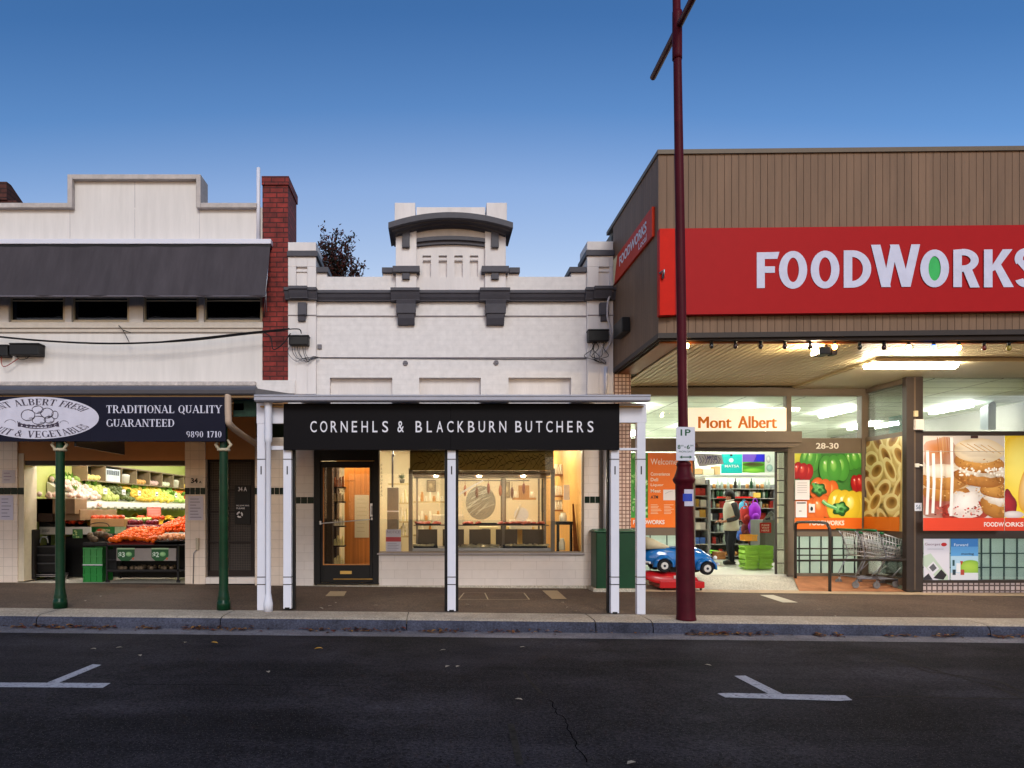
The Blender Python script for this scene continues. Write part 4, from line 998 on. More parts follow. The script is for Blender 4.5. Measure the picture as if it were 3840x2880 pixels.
tray(1560, 1650, 1968, Ya + .16, .3, .015, 'black meat tray at the left end of the cabinet shelf')
tray(1552, 1640, 2055, Ya + .05, .35, .03, 'black tray on the cabinet deck at the left end')
tray(1668, 1870, 2055, Ya + .05, .35, .02, 'long pale tray on the cabinet deck behind the middle post')
tray(1888, 2050, 2055, Ya + .05, .35, .035, 'black tray heaped with pale cuts at the right of the cabinet deck')
meat = M('raw meat', 'b05a48', .35, var=.35, scale=25); palem = M('pale chicken', 'd6c49c', .4, var=.15, scale=25)
def lump(name, mat, r): mb = MB(); mb.ball((0, 0, 0), r * 1.5, r, r * .6, 8, 6, .12); return mb.build(name, mat, center=False)
pl = [at(RN.uniform(a, b), 1962, Ya + RN.uniform(.2, .4)) for a, b, n in ((1742, 1794, 7), (1870, 2038, 26), (1565, 1645, 10)) for _ in range(n)]
scatter(lump('meat_cut', meat, .045), pl, 'small red meat cut laid out on the cabinet shelf trays', 'meat', 'meat cuts on the cabinet shelf')
pl = [at(RN.uniform(a, b), 2048, Ya + RN.uniform(.1, .36)) for a, b, n in ((1560, 1634, 7), (1680, 1865, 20), (1895, 2046, 26)) for _ in range(n)]
scatter(lump('meat_cut', palem, .05), pl, 'pale cream cut of meat heaped on the cabinet deck trays', 'meat', 'pale cuts on the cabinet deck')

# back-room furniture
def shelf_unit(name, label, s0, s1, Y, d, tops, mat, t=.03, back=None):
    o = thing(name, label, 'shelf', tuple(at((s0 + s1) / 2, tops[-1], Y)))
    for tt in tops:
        mb = MB(); x0, x1 = wx(s0, Y), wx(s1, Y); z = wz(tt, Y); mb.box(x0, x1, Y, Y + d, z - t, z); mb.build('board', mat, o)
    return o
def jar(x, y, z, r, h, mat, name, label, cat, group=None):
    mb = MB(); mb.lathe([(r * .9, z), (r, z + h * .1), (r, z + h * .7), (r * .7, z + h * .8), (r * .72, z + h)], x, y, 10)
    return tag(mb.build(name, mat), label, cat, group)
dk = M('dark shelf timber', '3a2c1e', .6, var=.15); whitej = M('white ceramic', 'd8cfb8', .3); amber = M('amber product', 'b0752a', .4, var=.2)
shelf_unit('wall_shelf', 'dark wall shelves behind the butcher window left of the cabinet', 1455, 1535, 15.2, .3, (1812, 1885, 1955, 2010), M('pale shelf', 'b7a47a', .6))
k = 0
for tt in (1885, 1955, 2010):
    for s in range(1505, 1535, 7):
        q = at(s, tt, 15.3); jar(q.x, q.y, q.z, .03, .13 + .08 * (k % 3), whitej if k % 2 else M('pale jar', 'cdbf92', .4), 'jar', 'pale jar on the shelves left of the display cabinet', 'jar', 'jars left of the cabinet'); k += 1
o = thing('pot_plant', 'small green pot plant on the top shelf in the butcher window', 'plant', tuple(at(1508, 1798, 15.3)))
q = at(1508, 1798, 15.3); mb = MB(); mb.lathe([(.045, wz(1812, 15.3)), (.06, wz(1797, 15.3))], q.x, q.y, 10); mb.build('pot', M('plant pot', '3b3a30', .6), o)
mb = MB()
for k in range(40):
    a = RN.uniform(0, 6.28); e = RN.uniform(.3, 1.4); L = RN.uniform(.08, .15); c = Vector((q.x, q.y, wz(1797, 15.3))); t_ = c + Vector((math.cos(a) * math.cos(e), math.sin(a) * math.cos(e), math.sin(e))) * L; m_ = (c + t_) / 2; n_ = Vector((-math.sin(a), math.cos(a), 0)) * .015
    mb.face([c, m_ + n_, t_, m_ - n_])
mb.build('foliage', M('plant green', '2f4a1e', .5, var=.2), o)
mb = MB(); mb.pbox(1452, 1828, 1494, 1985, 14.6, .3); o = mb.build('grey_cabinet', M('grey cabinet paint', '77726c', .4), bevel=.01); tag(o, 'tall grey appliance behind the notice in the butcher window', 'cabinet')
mb = MB(); mb.pbox(1451, 1915, 1495, 1920, 14.59, .02); mb.build('trim', white_paint, o)
mb = MB(); mb.tube([at(1472, 1690, 14.4), at(1472, 1828, 14.4)], .02, 8); mb.tube([at(1478, 1712, 14.4), at(1474, 1705, 14.4)], .02, 8); tag(mb.build('pipe', grey_metal), 'grey vertical pipe above the tall grey appliance', 'pipe')
# dark shelves seen through the door
o = thing('product_shelf', 'dark open shelves of packaged goods seen through the glass door', 'shelf', tuple(at(1250, 2130, 13.0)))
mb = MB(); mb.pbox(1212, 1745, 1246, 2140, 12.95, .5); mb.pbox(1246, 1745, 1262, 2140, 13.2, .4); mb.build('cabinet_side', dk, o)
for tt in (1825, 1880, 1972, 2046, 2118): mb = MB(); mb.pbox(1246, tt, 1291, tt + 5, 13.1, .3); mb.build('board', dk, o)
for tt, cs in ((1825, '8a4a20'), (1880, 'a8926a'), (1972, 'd2c9a8'), (2046, 'd8c98a'), (2118, 'd8c488')):
    for k in range(4):
        mb = MB(); s = 1251 + k * 10; hh = RN.uniform(22, 42); mb.pprism([(s, tt), (s + 9, tt), (s + 8 - RN.uniform(0, 3), tt - hh), (s + 1, tt - hh * .9)], 13.12 + .02 * k, .06)
        tag(mb.build('product_bag', mt('bag ' + cs, cs, .5, var=.2, scale=20), bevel=.006), 'small packaged bag on the dark shelves behind the shop door', 'package', 'packages behind the shop door')
p = Print(plane_fn(13.59)); p.rect(1330, 1856, 1384, 2016, 'cbbb98')
for k in range(9): p.rect(1338, 1872 + k * 15, 1338 + RN.uniform(24, 40), 1874 + k * 15, 'b8a684')
tag(p.build('paper_poster', print_matte), 'cream paper poster pinned on the timber screen inside the door', 'poster')
# right side of the window
o = thing('side_table', 'small black side table in the right corner of the butcher window', 'table', tuple(at(2117, 2068, 13.0)))
mb = MB(); mb.pbox(2086, 1956, 2148, 1968, 12.9, .4); mb.build('tabletop', black_paint, o, bevel=.004)
for s, y in ((2088, 12.92), (2139, 12.92), (2090, 13.25), (2137, 13.25)): mb = MB(); mb.pbox(s, 1968, s + 8, 2150, y, .035); mb.build('leg', black_paint, o)
q = at(2112, 1956, 13.05); jar(q.x, q.y, wz(1956, 12.9), .07, .16, whitej, 'clock', 'round white clock on the small black side table', 'clock')
q = at(2108, 2066, 13.1); jar(q.x, q.y, wz(2066, 12.9), .055, .22, whitej, 'jar', 'white jar standing under the small black side table', 'jar')
mb = MB(); mb.hexa([at(2150, 2074, 12.75), at(2170, 2074, 12.75), at(2152, 1890, 13.05), at(2146, 1890, 13.05), at(2150, 2074, 12.80), at(2170, 2074, 12.80), at(2152, 1890, 13.10), at(2146, 1890, 13.10)]); tag(mb.build('timber_slab', M('dark slab', '6b3f1c', .5, var=.3, scale=10)), 'dark narrow timber offcut leaning on the pine lined wall', 'timber')
shelf_unit('corner_shelf', 'pine shelves in the back corner right of the display cabinet', 2078, 2112, 14.4, .3, (1778, 1858, 1912), M('corner pine', '8a5a30', .5))
for tt, n in ((1778, 3), (1858, 3), (1912, 3)):
    for k in range(n): q = at(2084 + k * 10, tt, 14.5); jar(q.x, q.y, q.z, .035, .2, whitej, 'bottle', 'pale bottle on the pine corner shelves', 'bottle', 'bottles on the corner shelves')
mb = MB(); mb.pbox(2114, 1818, 2136, 1875, 13.35, .01); tag(mb.build('paper_notice', paper), 'white sheet of paper on the pine lined wall', 'notice')
# behind the cabinet
mb = MB(); mb.pprism([(1803 + 56 * math.cos(2 * math.pi * i / 36), 1885 + 64 * math.sin(2 * math.pi * i / 36)) for i in range(36)], 15.5, .1); o = mb.build('reflection_disc', M('dark grey disc', '6b6a5f', .25, var=.35, scale=3)); tag(o, 'dark grey disc with white streaks imitating a reflection behind the middle of the cabinet', 'painted reflection')  # disc and streaks stand in for a reflection in the window glass
mb = MB(); mb.m = 0
for k in range(16):
    a = RN.uniform(-.7, -.1); x_, y_ = RN.uniform(1765, 1830), RN.uniform(1835, 1920); L_ = RN.uniform(14, 34)
    mb.pprism([(x_ - L_, y_ - a * 20), (x_ + L_, y_ + a * 30 - 6), (x_ + L_, y_ + a * 30 - 4.6), (x_ - L_, y_ - a * 20 + 2.5)], 15.49 - .002 * k, .004)
mb.build('streaks', M('white streaks', 'b3ae9c', .6), o)
mb = MB()
for k in range(6): mb.pprism([(1700 + k * 14, 1865 - k * 9), (1760 + k * 10, 1825 - k * 5), (1764 + k * 10, 1829 - k * 5), (1704 + k * 14, 1870 - k * 9)], 14.6 + .03 * k, .02)
tag(mb.build('hanging_rack', chrome), 'bright slanted steel rack bars seen through the cabinet glass', 'rack')
mb = MB()
for s, l in ((1878, 'left of the two rails near the grey disc'), (1892, 'right of the two rails near the grey disc'), (2018, 'left of the two rails near the right cabinet end'), (2032, 'right of the two rails near the right cabinet end')):
    mb = MB(); mb.pbox(s, 1795, s + 6, 2050, 15.0, .05); tag(mb.build('steel_rail', mt('back rail', '4b463e', .4, metal=.3)), 'dark upright steel rail, ' + l, 'rail', 'steel rails behind the cabinet')
mb = MB(); mb.pbox(1945, 1820, 1985, 1868, 15.1, .06); mb.pbox(1925, 1866, 2010, 1874, 15.05, .25); tag(mb.build('wall_bracket_shelf', M('rack timber', 'a5743c', .5)), 'small timber rack with jars behind the cabinet', 'shelf')
for k in range(5): q = at(1932 + k * 16, 1866, 15.15); jar(q.x, q.y, q.z, .04, .14, whitej, 'jar', 'white jar on the small timber rack behind the cabinet', 'jar', 'jars on the timber rack')
o = thing('meat_slicer', 'white and steel meat slicer standing behind the cabinet shelf', 'slicer', tuple(at(1950, 1968, 13.7)))
mb = MB(); mb.tube([at(1955, 1930, 13.7), at(1955, 1930, 13.74)], .14, 20); mb.build('blade', chrome, o)
mb = MB(); mb.pbox(1915, 1950, 1995, 1985, 13.7, .3); mb.tube([at(1930, 1948, 13.68), at(1952, 1892, 13.62)], .018, 8); mb.build('body', whitej, o, bevel=.02)
mb = MB()
for k in range(5): mb.pbox(1560 + k * 100, 1985, 1640 + k * 100, 2050, 13.45, .06)
for o_ in mb.build_each('grille_panel', M('dark grille', '4a4034', .5, var=.25, scale=30, stretch=(1, 1, 12))): tag(o_, 'dark slatted grille panel low behind the display cabinet', 'grille', 'grilles behind the cabinet')
mb = MB(); mb.pbox(1620, 1930, 1740, 2060, 14.8, .5); tag(mb.build('white_bench', M('white bench', 'cfc5ac', .5), bevel=.02), 'white cabinet bench behind the left half of the display cabinet', 'bench')
mb = MB(); mb.pbox(1800, 1975, 1870, 2060, 14.2, .4); o = mb.build('bench_unit', M('pale unit', 'c9b98e', .5), bevel=.015); tag(o, 'pale cupboard with grey door behind the display cabinet', 'cupboard')
mb = MB(); mb.pbox(1808, 1982, 1835, 2052, 14.17, .03); mb.build('door', M('unit door', '66625c', .4), o)
mb = MB(); mb.pbox(1906, 1975, 2005, 2058, 14.0, .5); tag(mb.build('cutting_block', M('butcher block', 'c2a565', .6, var=.1), bevel=.02), 'pale timber cutting block behind the right end of the cabinet', 'cutting block')
shelf_unit('wall_shelf', 'pale shelves with jars seen through the left end of the cabinet', 1550, 1680, 16.2, .3, (1880, 1952, 2005), M('pale shelf two', 'a8956a', .6))
k = 0
for tt in (1880, 1952, 2005):
    for s in range(1568, 1676, 15):
        q = at(s, tt, 16.3); jar(q.x, q.y, q.z, .035, .12 + .1 * (k % 2), [whitej, amber, M('clear jar', 'b9b090', .2)][k % 3] if k % 3 < 2 else whitej, 'jar', 'jar on the back shelves seen through the cabinet left end', 'jar', 'jars behind the cabinet left end'); k += 1

# ------------------------------------------------------------------ butcher verandah
vb = thing('verandah', 'white butcher verandah with pale gutter on square white posts', 'verandah', (.2, YV, .15))
Yg = 9.05
mb = MB(); x0, x1 = wx(952, Yg), wx(2440, Yg)
mb.xprism([(Yg + .02, wz(1504, Yg)), (Yg + .13, wz(1504, Yg)), (Yg + .13, wz(1480, Yg)), (Yg - .01, wz(1480, Yg)), (Yg - .012, wz(1485, Yg)), (Yg, wz(1488, Yg)), (Yg, wz(1500, Yg))], x0, x1)
mb.build('gutter', M('pale grey gutter', 'a3a2ad', .4, var=.06, scale=3), vb, bevel=.005)
mb = MB(); mb.xprism([(Yg + .02, wz(1481, Yg) + .004), (YF - .02, 3.40), (YF - .02, 3.37), (Yg + .02, wz(1481, Yg) - .02)], x0 + .01, x1 - .01); mb.build('roof', M('verandah roof sheet', '8f8f98', .45, metal=.4), vb)
mb = MB(); q0 = at(958, 1455, 9.3); mb.hexa([at(955, 1481, 9.25), at(1105, 1481, 11.9), at(1105, 1478, 11.9), at(958, 1456, 9.3), at(955, 1481, 9.3), at(1105, 1481, 12.0), at(1105, 1478, 12.0), at(958, 1456, 9.35)]); mb.build('barge_flashing', grey_metal, vb)
lining = M('verandah lining timber', 'b08a58', .6, var=.12)
mb = MB(); mb.xprism([(Yg + .2, 2.86), (YF - .03, 3.26), (YF - .03, 3.24), (Yg + .2, 2.84)], x0 + .03, x1 - .03); mb.build('lining', lining, vb)
mb = MB(); mb.box(-.4, 3.0, 10.6, 10.68, 2.94, 2.98); mb.build('batten_lamp', Emit('verandah batten two', 'ffe0b0', 14), vb)
mb = MB(); mb.pbox(996, 1525, 1066, 1588, YV + .0, .06); mb.pbox(2320, 1512, 2425, 1585, YV + .0, .06); mb.build_each('beam', white_paint, vb, bevel=.004)
mb = MB(); mb.pbox(992, 1672, 1065, 1687, YV + .01, .05); mb.pbox(2321, 1680, 2390, 1688, YV + .01, .05); mb.build_each('rail', white_paint, vb, bevel=.003)
mb = MB()
for s in (975, 2405): mb.hexa([at(s - 8, 1590, YV + .1), at(s + 8, 1590, YV + .1), at(s + 8, 1570, YV + .1), at(s - 8, 1570, YV + .1)] + [Vector((wx(s - 8, YV), YF - .02, 3.0)), Vector((wx(s + 8, YV), YF - .02, 3.0)), Vector((wx(s + 8, YV), YF - .02, 3.08)), Vector((wx(s - 8, YV), YF - .02, 3.08))])
mb.build_each('end_rafter', lining, vb)
band = M('black post band', '1c1b20', .5)
def vpost(a, b, top, foot, black):
    mb = MB(); mb.pbox(a, top, b, foot, YV, .09); po = mb.build('post', white_paint, vb, bevel=.004)
    mb = MB()
    for t in (1722, 2164, 2192): mb.pbox(a - 1, t - 1.5, b + 1, t + 1.5, YV - .004, .098)
    m = (a + b) / 2; mb.pbox(m - 2.2, 1748, m + 2.2, 1779, YV - .003, .003)
    mb.build('band', band, po)
    if black:
        mb = MB(); mb.pbox(black[0], top, black[1], foot + 2, YV + .094, .06); mb.pbox(m - 9, foot - 5, m + 9, foot + 1.5, YV - .003, .003); mb.build('backing', black_paint, po)
vpost(964, 994, 1588, 2289, None); vpost(1062, 1092, 1688, 2283, (1066, 1107)); vpost(1678, 1709, 1688, 2292, (1667, 1719)); vpost(2291, 2322, 1688, 2300, (2277, 2300)); vpost(2389, 2421, 1585, 2307, None)
mb = MB(); mb.pbox(962, 1512, 996, 1588, YV - .005, .1); mb.build('post_head', white_paint, vb, bevel=.004)
mb = MB(); X = wx(1006, YV - .1); yy = YV - .1; z = zp(X)
mb.lathe([(.058, z), (.06, z + .1), (.05, z + .16), (.036, z + .24), (.036, wz(1660, yy)), (.05, wz(1655, yy)), (.052, wz(1640, yy)), (.05, wz(1520, yy)), (.055, wz(1512, yy)), (.055, wz(1504, yy))], X, yy, 16); dp = mb.build('downpipe', white_paint, vb)
# sign
sg = thing('shop_sign', 'long black butcher sign with widely spaced white capitals CORNEHLS & BLACKBURN BUTCHERS', 'sign', tuple(at(1693, 1687, YV - .06)))
Yq = YV - .06
mb = MB(); mb.pbox(1063, 1513, 1690, 1687, Yq, .05); mb.pbox(1690.1, 1513, 2323, 1687, Yq, .05); mb.build('board', M('black sign enamel', '121013', .5, var=.1, scale=2, spec=.06), sg, bevel=.003)
mb = MB()
words = [('CORNEHLS', 1163, 1457), ('&', 1490, 1525), ('BLACKBURN', 1558, 1898), ('BUTCHERS', 1932, 2227)]
for wd, a, b in words:
    wts = [1.0 if c not in 'I' else .4 for c in wd]; n = len(wd); lw = 25; gap = (b - a - lw * n) / max(1, n - 1)
    for i, c in enumerate(wd):
        x = a + i * (lw + gap); ww = {'L': 19, 'E': 20, 'S': 22, 'N': 26, 'O': 27}.get(c, 24); text_rect(mb, c, x + (lw - ww) / 2, 1579, x + (lw + ww) / 2, 1621, Yq - .004, .004)
mb.build('lettering', M('white sign letters', 'd9d6de', .5), sg)
# grey downpipe by the green cabinet
mb = MB(); mb.tube([at(2270, 1640, YF - .1), at(2270, 2204, YF - .1)], .045, 10); o = mb.build('downpipe', M('grey downpipe', '8f8c92', .4, metal=.4)); tag(o, 'grey downpipe on the wall above the green cabinet', 'downpipe')
mb = MB(); mb.pbox(2250, 1640, 2260, 2195, YF - .06, .05); mb.build('backing_strip', M('dark strip', '3a3533', .5), o)
# green service cabinet
mb = MB(); y0 = 11.86; mb.pbox(2236, 1996, 2384, 2210, y0, .40)
o = mb.build('service_cabinet', M('dark green cabinet paint', '123c26', .35, var=.12, scale=3, bump=.05), bevel=.02); tag(o, 'dark green metal service cabinet against the butcher wall', 'cabinet')
mb = MB(); mb.xprism([(y0 - .03, wz(1996, y0)), (y0 - .03, wz(1992, y0)), (y0 + .2, wz(1984, y0)), (y0 + .43, wz(1992, y0)), (y0 + .43, wz(1996, y0))], wx(2230, y0), wx(2388, y0)); mb.build('lid', M('green lid', '154a2e', .35, var=.1), o, bevel=.008)
mb = MB(); mb.pbox(2296, 2006, 2298, 2204, y0 - .004, .01); mb.pbox(2305, 2060, 2312, 2078, y0 - .03, .03); mb.build('handle', M('cabinet lock', '8f9a92', .4, metal=.5), o)
mb = MB(); mb.pbox(2226, 2208, 2392, 2220, y0 - .06, .55); mb.build('base', conc_floor, o)

# ================================================================== supermarket
fw = thing('supermarket', 'brown clad supermarket with deep boxed canopy, glazed recessed front and red fascia', 'building', (7.5, 12.0, .1))
YC, YR = 9.81, 13.4                                   # canopy face, recessed entrance
XS = 3.11                                             # canopy side
XE = 12.5
TL = lambda x: .0103 * (x - XS)
ZT, ZBt, ZS = 6.43, 3.95, 3.84
mb = MB()                                             # cladding boards, front then side
x = XS + .02; k = 0
while x < XE:
    w_ = .1
    mb.hexa([(x, YC, ZBt + TL(x)), (x + w_ - .006, YC, ZBt + TL(x)), (x + w_ - .006, YC, ZT + TL(x)), (x, YC, ZT + TL(x)), (x, YC + .02, ZBt + TL(x)), (x + w_ - .006, YC + .02, ZBt + TL(x)), (x + w_ - .006, YC + .02, ZT + TL(x)), (x, YC + .02, ZT + TL(x))]); x += w_; k += 1
mb.build('front_cladding', brown_board, fw)
mb = MB(); y = YC + .002
while y < 12.28:
    mb.box(XS, XS + .02, y, y + .094, ZBt, ZT); y += .1
mb.build('side_cladding', brown_board, fw)
mb = MB(); mb.box(XS + .021, XE, YC + .021, YC + .10, ZS + .02, ZT - .1); mb.box(XS + .021, XS + .1, YC + .10, YF + .2, ZS + .02, ZT - .1); mb.build('backing', groove, fw)
mb = MB(); mb.hexa([(XS - .02, YC - .03, ZT), (XE, YC - .03, ZT + TL(XE)), (XE, YC - .03, ZT + .06 + TL(XE)), (XS - .02, YC - .03, ZT + .06), (XS - .02, YC + .15, ZT), (XE, YC + .15, ZT + TL(XE)), (XE, YC + .15, ZT + .06 + TL(XE)), (XS - .02, YC + .15, ZT + .06)])
mb.box(XS - .02, XS + .12, YC + .15, YF + .4, ZT, ZT + .06); mb.build('coping', brown_metal, fw)
mb = MB(); mb.hexa([(XS - .01, YC - .02, ZBt - .07), (XE, YC - .02, ZBt - .07 + TL(XE)), (XE, YC - .02, ZBt + TL(XE)), (XS - .01, YC - .02, ZBt), (XS - .01, YC + .06, ZBt - .07), (XE, YC + .06, ZBt - .07 + TL(XE)), (XE, YC + .06, ZBt + TL(XE)), (XS - .01, YC + .06, ZBt)])
mb.box(XS - .01, XS + .06, YC + .06, YF, ZBt - .07, ZBt); mb.build('edge_trim', dark_metal, fw)
mb = MB(); mb.box(XS + .06, XE, YC + .12, YC + .16, ZS, ZBt + .08); mb.box(XS + .06, XS + .4, YC + .16, YF - .01, ZS + .02, ZS + .06); mb.build('inner_band', M('band with painted glow', '8a4c22', .5), fw)  # orange glow of the bulbs is put into the band colour
soff = M('ribbed cream soffit', 'd0bd98', .45, var=.05, metal=.0)
mb = MB(); x = XS + .42
while x < XE - .2: mb.box(x, x + .08, YC + .17, YR + .02, ZS, ZS + .02); x += .1
mb.build('soffit', soff, fw)
mb = MB(); mb.box(XS + .1, XE, YC + .165, YR + .3, ZS + .03, ZS + .06); mb.build('soffit_backing', M('soffit gap', '4a3f2a', .8), fw)
mb = MB(); mb.box(6.82, XE, 10.9, YR, ZS - .05, ZS - .003); mb.build('smooth_soffit', M('smooth cream soffit', 'c4b798', .5, var=.04), fw)
mb = MB(); mb.box(6.78, 6.818, 10.9, YR, ZS - .035, ZS - .004); mb.box(6.78, XE, 10.86, 10.898, ZS - .06, ZS - .004); mb.build('soffit_trim', M('soffit trim', 'd5c69c', .5), fw)
mb = MB(); mb.box(XS + .13, XE, YC + .12, 22.5, 5.9, 6.0); mb.box(XS + .12, XE, 22.5, 22.7, 0, 6); mb.box(XE, XE + .2, YC, 22.7, 0, 6.4); mb.box(XS + .02, XS + .12, YF + .2, 22.5, -.1, 6.4); mb.build('roof', M('supermarket shell', '77756f', .7), fw)
# mosaic pier and header beams
mb = MB(); mb.pbox(2303, 1380, 2366, 2212, YF - .02, 1.2); mb.build('mosaic_pier', mosaic, fw)
Ym = YR
frm = brown_metal
mb = MB()
mb.pbox(2366, 1452, 3258, 1484, Ym - .03, .14); mb.pbox(2366, 1643, 2600, 1692, Ym - .03, .14); mb.pbox(2968, 1643, 3245, 1698, Ym - .03, .14); mb.pbox(2600, 1680, 2968, 1692, Ym - .03, .14)
mb.pbox(2950, 1484, 2968, 1645, Ym - .04, .14); mb.pbox(3232, 1484, 3258, 2160, Ym - .05, .16); mb.pbox(2954, 1692, 2980, 2162, Ym - .05, .14); mb.pbox(2595, 1692, 2606, 2162, Ym - .03, .1)
mb.pbox(2366, 1976, 2595, 2008, Ym - .03, .12); mb.pbox(2980, 1982, 3232, 2012, Ym - .03, .12); mb.pbox(2980, 2150, 3232, 2162, Ym - .03, .12); mb.pbox(2366, 2152, 2595, 2164, Ym - .03, .12)
mb.build('window_frame', frm, fw, bevel=.004)
mb = MB(); mb.pbox(2366, 1484, 2950, 1645, Ym, .008); mb.pbox(2968, 1484, 3232, 1645, Ym, .008); mb.build_each('transom_pane', glass_shop, fw)
mb = MB(); mb.pbox(2366, 2008, 2595, 2152, Ym, .008); mb.pbox(2980, 2012, 3232, 2150, Ym, .008); mb.build_each('lower_pane', glass_shop, fw)
grid_m = M('grid mullion', '3a4442', .5)
def Film(name, h):
    m, t, p = newmat(name); p.inputs['Base Color'].default_value = lin(h); p.inputs['Roughness'].default_value = .7
    tl = t.nodes.new('ShaderNodeBsdfTranslucent'); tl.inputs[0].default_value = lin(h); mx = t.nodes.new('ShaderNodeMixShader'); mx.inputs[0].default_value = .6
    t.links.new(p.outputs[0], mx.inputs[1]); t.links.new(tl.outputs[0], mx.inputs[2]); t.links.new(mx.outputs[0], t.nodes['Material Output'].inputs[0]); return m
frost = Film('frosted white film', 'b5c0b8')
mb = MB()
for s in (2437, 2500, 2560): mb.pbox(s, 2008, s + 3, 2152, Ym + .05, .02)
mb.pbox(2366, 2060, 2595, 2063, Ym + .045, .03)
for s in (2996, 3036, 3078, 3120, 3162, 3204): mb.pbox(s, 2012, s + 4, 2150, Ym + .05, .02)
for t in (2056, 2102): mb.pbox(2980, t, 3232, t + 4, Ym + .045, .03)
mb.build('glazing_grid', grid_m, fw)
mb = MB(); mb.face([at(2366, 2152, Ym + .1), at(2595, 2152, Ym + .1), at(2595, 2008, Ym + .1), at(2366, 2008, Ym + .1)]); mb.face([at(2980, 2150, Ym + .1), at(3232, 2150, Ym + .1), at(3232, 2012, Ym + .1), at(2980, 2012, Ym + .1)]); mb.build_each('frosted_film', frost, fw)
# return wall at the right of the recess (runs in depth)
XW = wx(3400, 12.2)
def rz(s, Y): return wz(s, Y)
mb = MB()
mb.box(XW, XW + .1, 12.3, YR - .05, 3.70, ZS - .06); mb.box(XW - .01, XW + .1, 12.3, YR - .05, 2.78, 2.86); mb.box(XW, XW + .1, 12.3, YR - .05, 1.0, 1.12); mb.box(XW, XW + .1, 12.3, YR - .05, .18, .3)
mb.build_each('return_frame', frm, fw)
mb = MB(); mb.box(XW + .04, XW + .05, 12.3, YR - .05, 2.86, 3.7); mb.box(XW + .04, XW + .05, 12.3, YR - .05, .3, 1.0); mb.build_each('return_pane', glass_shop, fw)
mb = MB(); mb.box(XW + .25, XW + .26, 12.4, YR - .1, .3, 1.0); mb.build('frosted_film', M('dim film', '5d665e', .7), fw)
YW = 12.2
mb = MB(); mb.pbox(3400, 1390, 3462, 2218, YW - .03, .12); mb.build('pillar', dark_metal, fw, bevel=.006)
mb = MB(); mb.pbox(3428, 1395, 3434, 2212, YW - .034, .004); mb.build('pillar_rib', M('pillar rib', '5b4b3e', .4), fw)
mb = MB(); mb.pbox(3462, 1392, 4400, 1403, YW - .03, .1); mb.pbox(3462, 1617, 4400, 1633, YW - .03, .1); mb.pbox(3462, 1990, 4400, 2020, YW - .03, .1); mb.pbox(3462, 2175, 4400, 2186, YW - .03, .1)
mb.build('window_frame', dark_metal, fw, bevel=.004)
mb = MB(); mb.pbox(3462, 1403, 4400, 1617, YW, .008); mb.build_each('transom_pane', glass_shop, fw)
mb = MB(); mb.pbox(3462, 2020, 4400, 2175, YW, .008); mb.build_each('lower_pane', glass_shop, fw)
mb = MB()
for s in (3680, 3714, 3765, 3814, 3863): mb.pbox(s, 2020, s + 4, 2175, YW + .05, .02)
for t in (2073, 2126): mb.pbox(3462, t, 4400, t + 4, YW + .045, .03)
mb.build('glazing_grid', M('grid mullion blue', '30494b', .5), fw)
mb = MB(); mb.face([at(3462, 2175, YW + .1), at(4400, 2175, YW + .1), at(4400, 2020, YW + .1), at(3462, 2020, YW + .1)]); mb.build('frosted_film', Film('blue grey film', '9fb3b0'), fw)
mb = MB(); mb.pbox(3462, 2186, 4400, 2222, YW - .02, .3); mb.build('mosaic_base', mosaic_pale, fw)
# interior shell
Fz = .265
mb = MB(); mb.face([(3.4, 12.32, zp(5) + .01), (XW, 12.32, zp(8) + .01), (XW, YR, Fz - .03), (3.4, YR, Fz - .03)]); mb.build('entry_ramp', conc_floor, fw)
mb = MB(); q = [path_pt(2700, 2222), path_pt(3600, 2232)]; mb.face([(3.4, 11.9, zp(3.4) + .006), (12, 11.75, zp(12) + .006), (12, 12.32, zp(12) + .006), (3.4, 12.32, zp(3.4) + .006)]); mb.build('threshold', M('worn brick paving', 'b59c80', .8, var=.15, scale=6), fw)
mb = MB(); mb.face([(6.3, 12.2, zp(7) + .014), (XW, 12.2, zp(8) + .014), (XW, 13.3, Fz - .02), (6.75, 13.3, Fz - .02)]); mb.build('red_paving', M('red brick paving', 'a8714e', .8, var=.2, scale=5, var2=.2, scale2=1.5), fw)
mb = MB(); mb.box(3.4, XE, YR, 22.5, -.1, Fz); mb.build('shop_floor', M('vinyl floor', 'c9c5b8', .3, var=.04), fw)
ceil_t = MBrick('ceiling tile', 'c5cabb', 'bfc5b6', '70756c', 1.2, .6, .02, 0, .7, 0, .04)
for n_ in ceil_t.node_tree.nodes:
    if n_.type == 'SEPXYZ': sep = n_
    if n_.type == 'COMBXYZ': cmb = n_
ceil_t.node_tree.links.new(sep.outputs[0], cmb.inputs[0]); ceil_t.node_tree.links.new(sep.outputs[1], cmb.inputs[1])
mb = MB(); mb.box(3.3, XE, YR + .12, 22.5, 3.78, 3.82); mb.box(XW + .1, XE, YW + .1, YR + .12, 3.78, 3.82); mb.build('shop_ceiling', ceil_t, fw)
mb = MB(); mb.box(3.25, 3.4, YR, 22.5, 0, 3.8); mb.box(3.3, XE, 22.3, 22.45, 0, 3.8); mb.build('shop_wall', M('pale shop wall', 'c5cabd', .6, var=.03), fw)
em_cool = Emit('supermarket tube', 'f4f8ee', 135)
for x, y0, y1 in ((4.5, 15.2, 16.4), (4.5, 18.2, 19.4), (6.9, 15.4, 16.6), (6.9, 18.4, 19.6), (9.2, 15.6, 16.8), (9.2, 18.6, 19.8), (11.4, 15.0, 16.2), (11.4, 18.2, 19.4), (5.8, 20.6, 21.8), (8.2, 20.6, 21.8)):
    mb = MB(); mb.box(x - .06, x + .06, y0, y1, 3.69, 3.775); mb.build('ceiling_light', em_cool, fw)
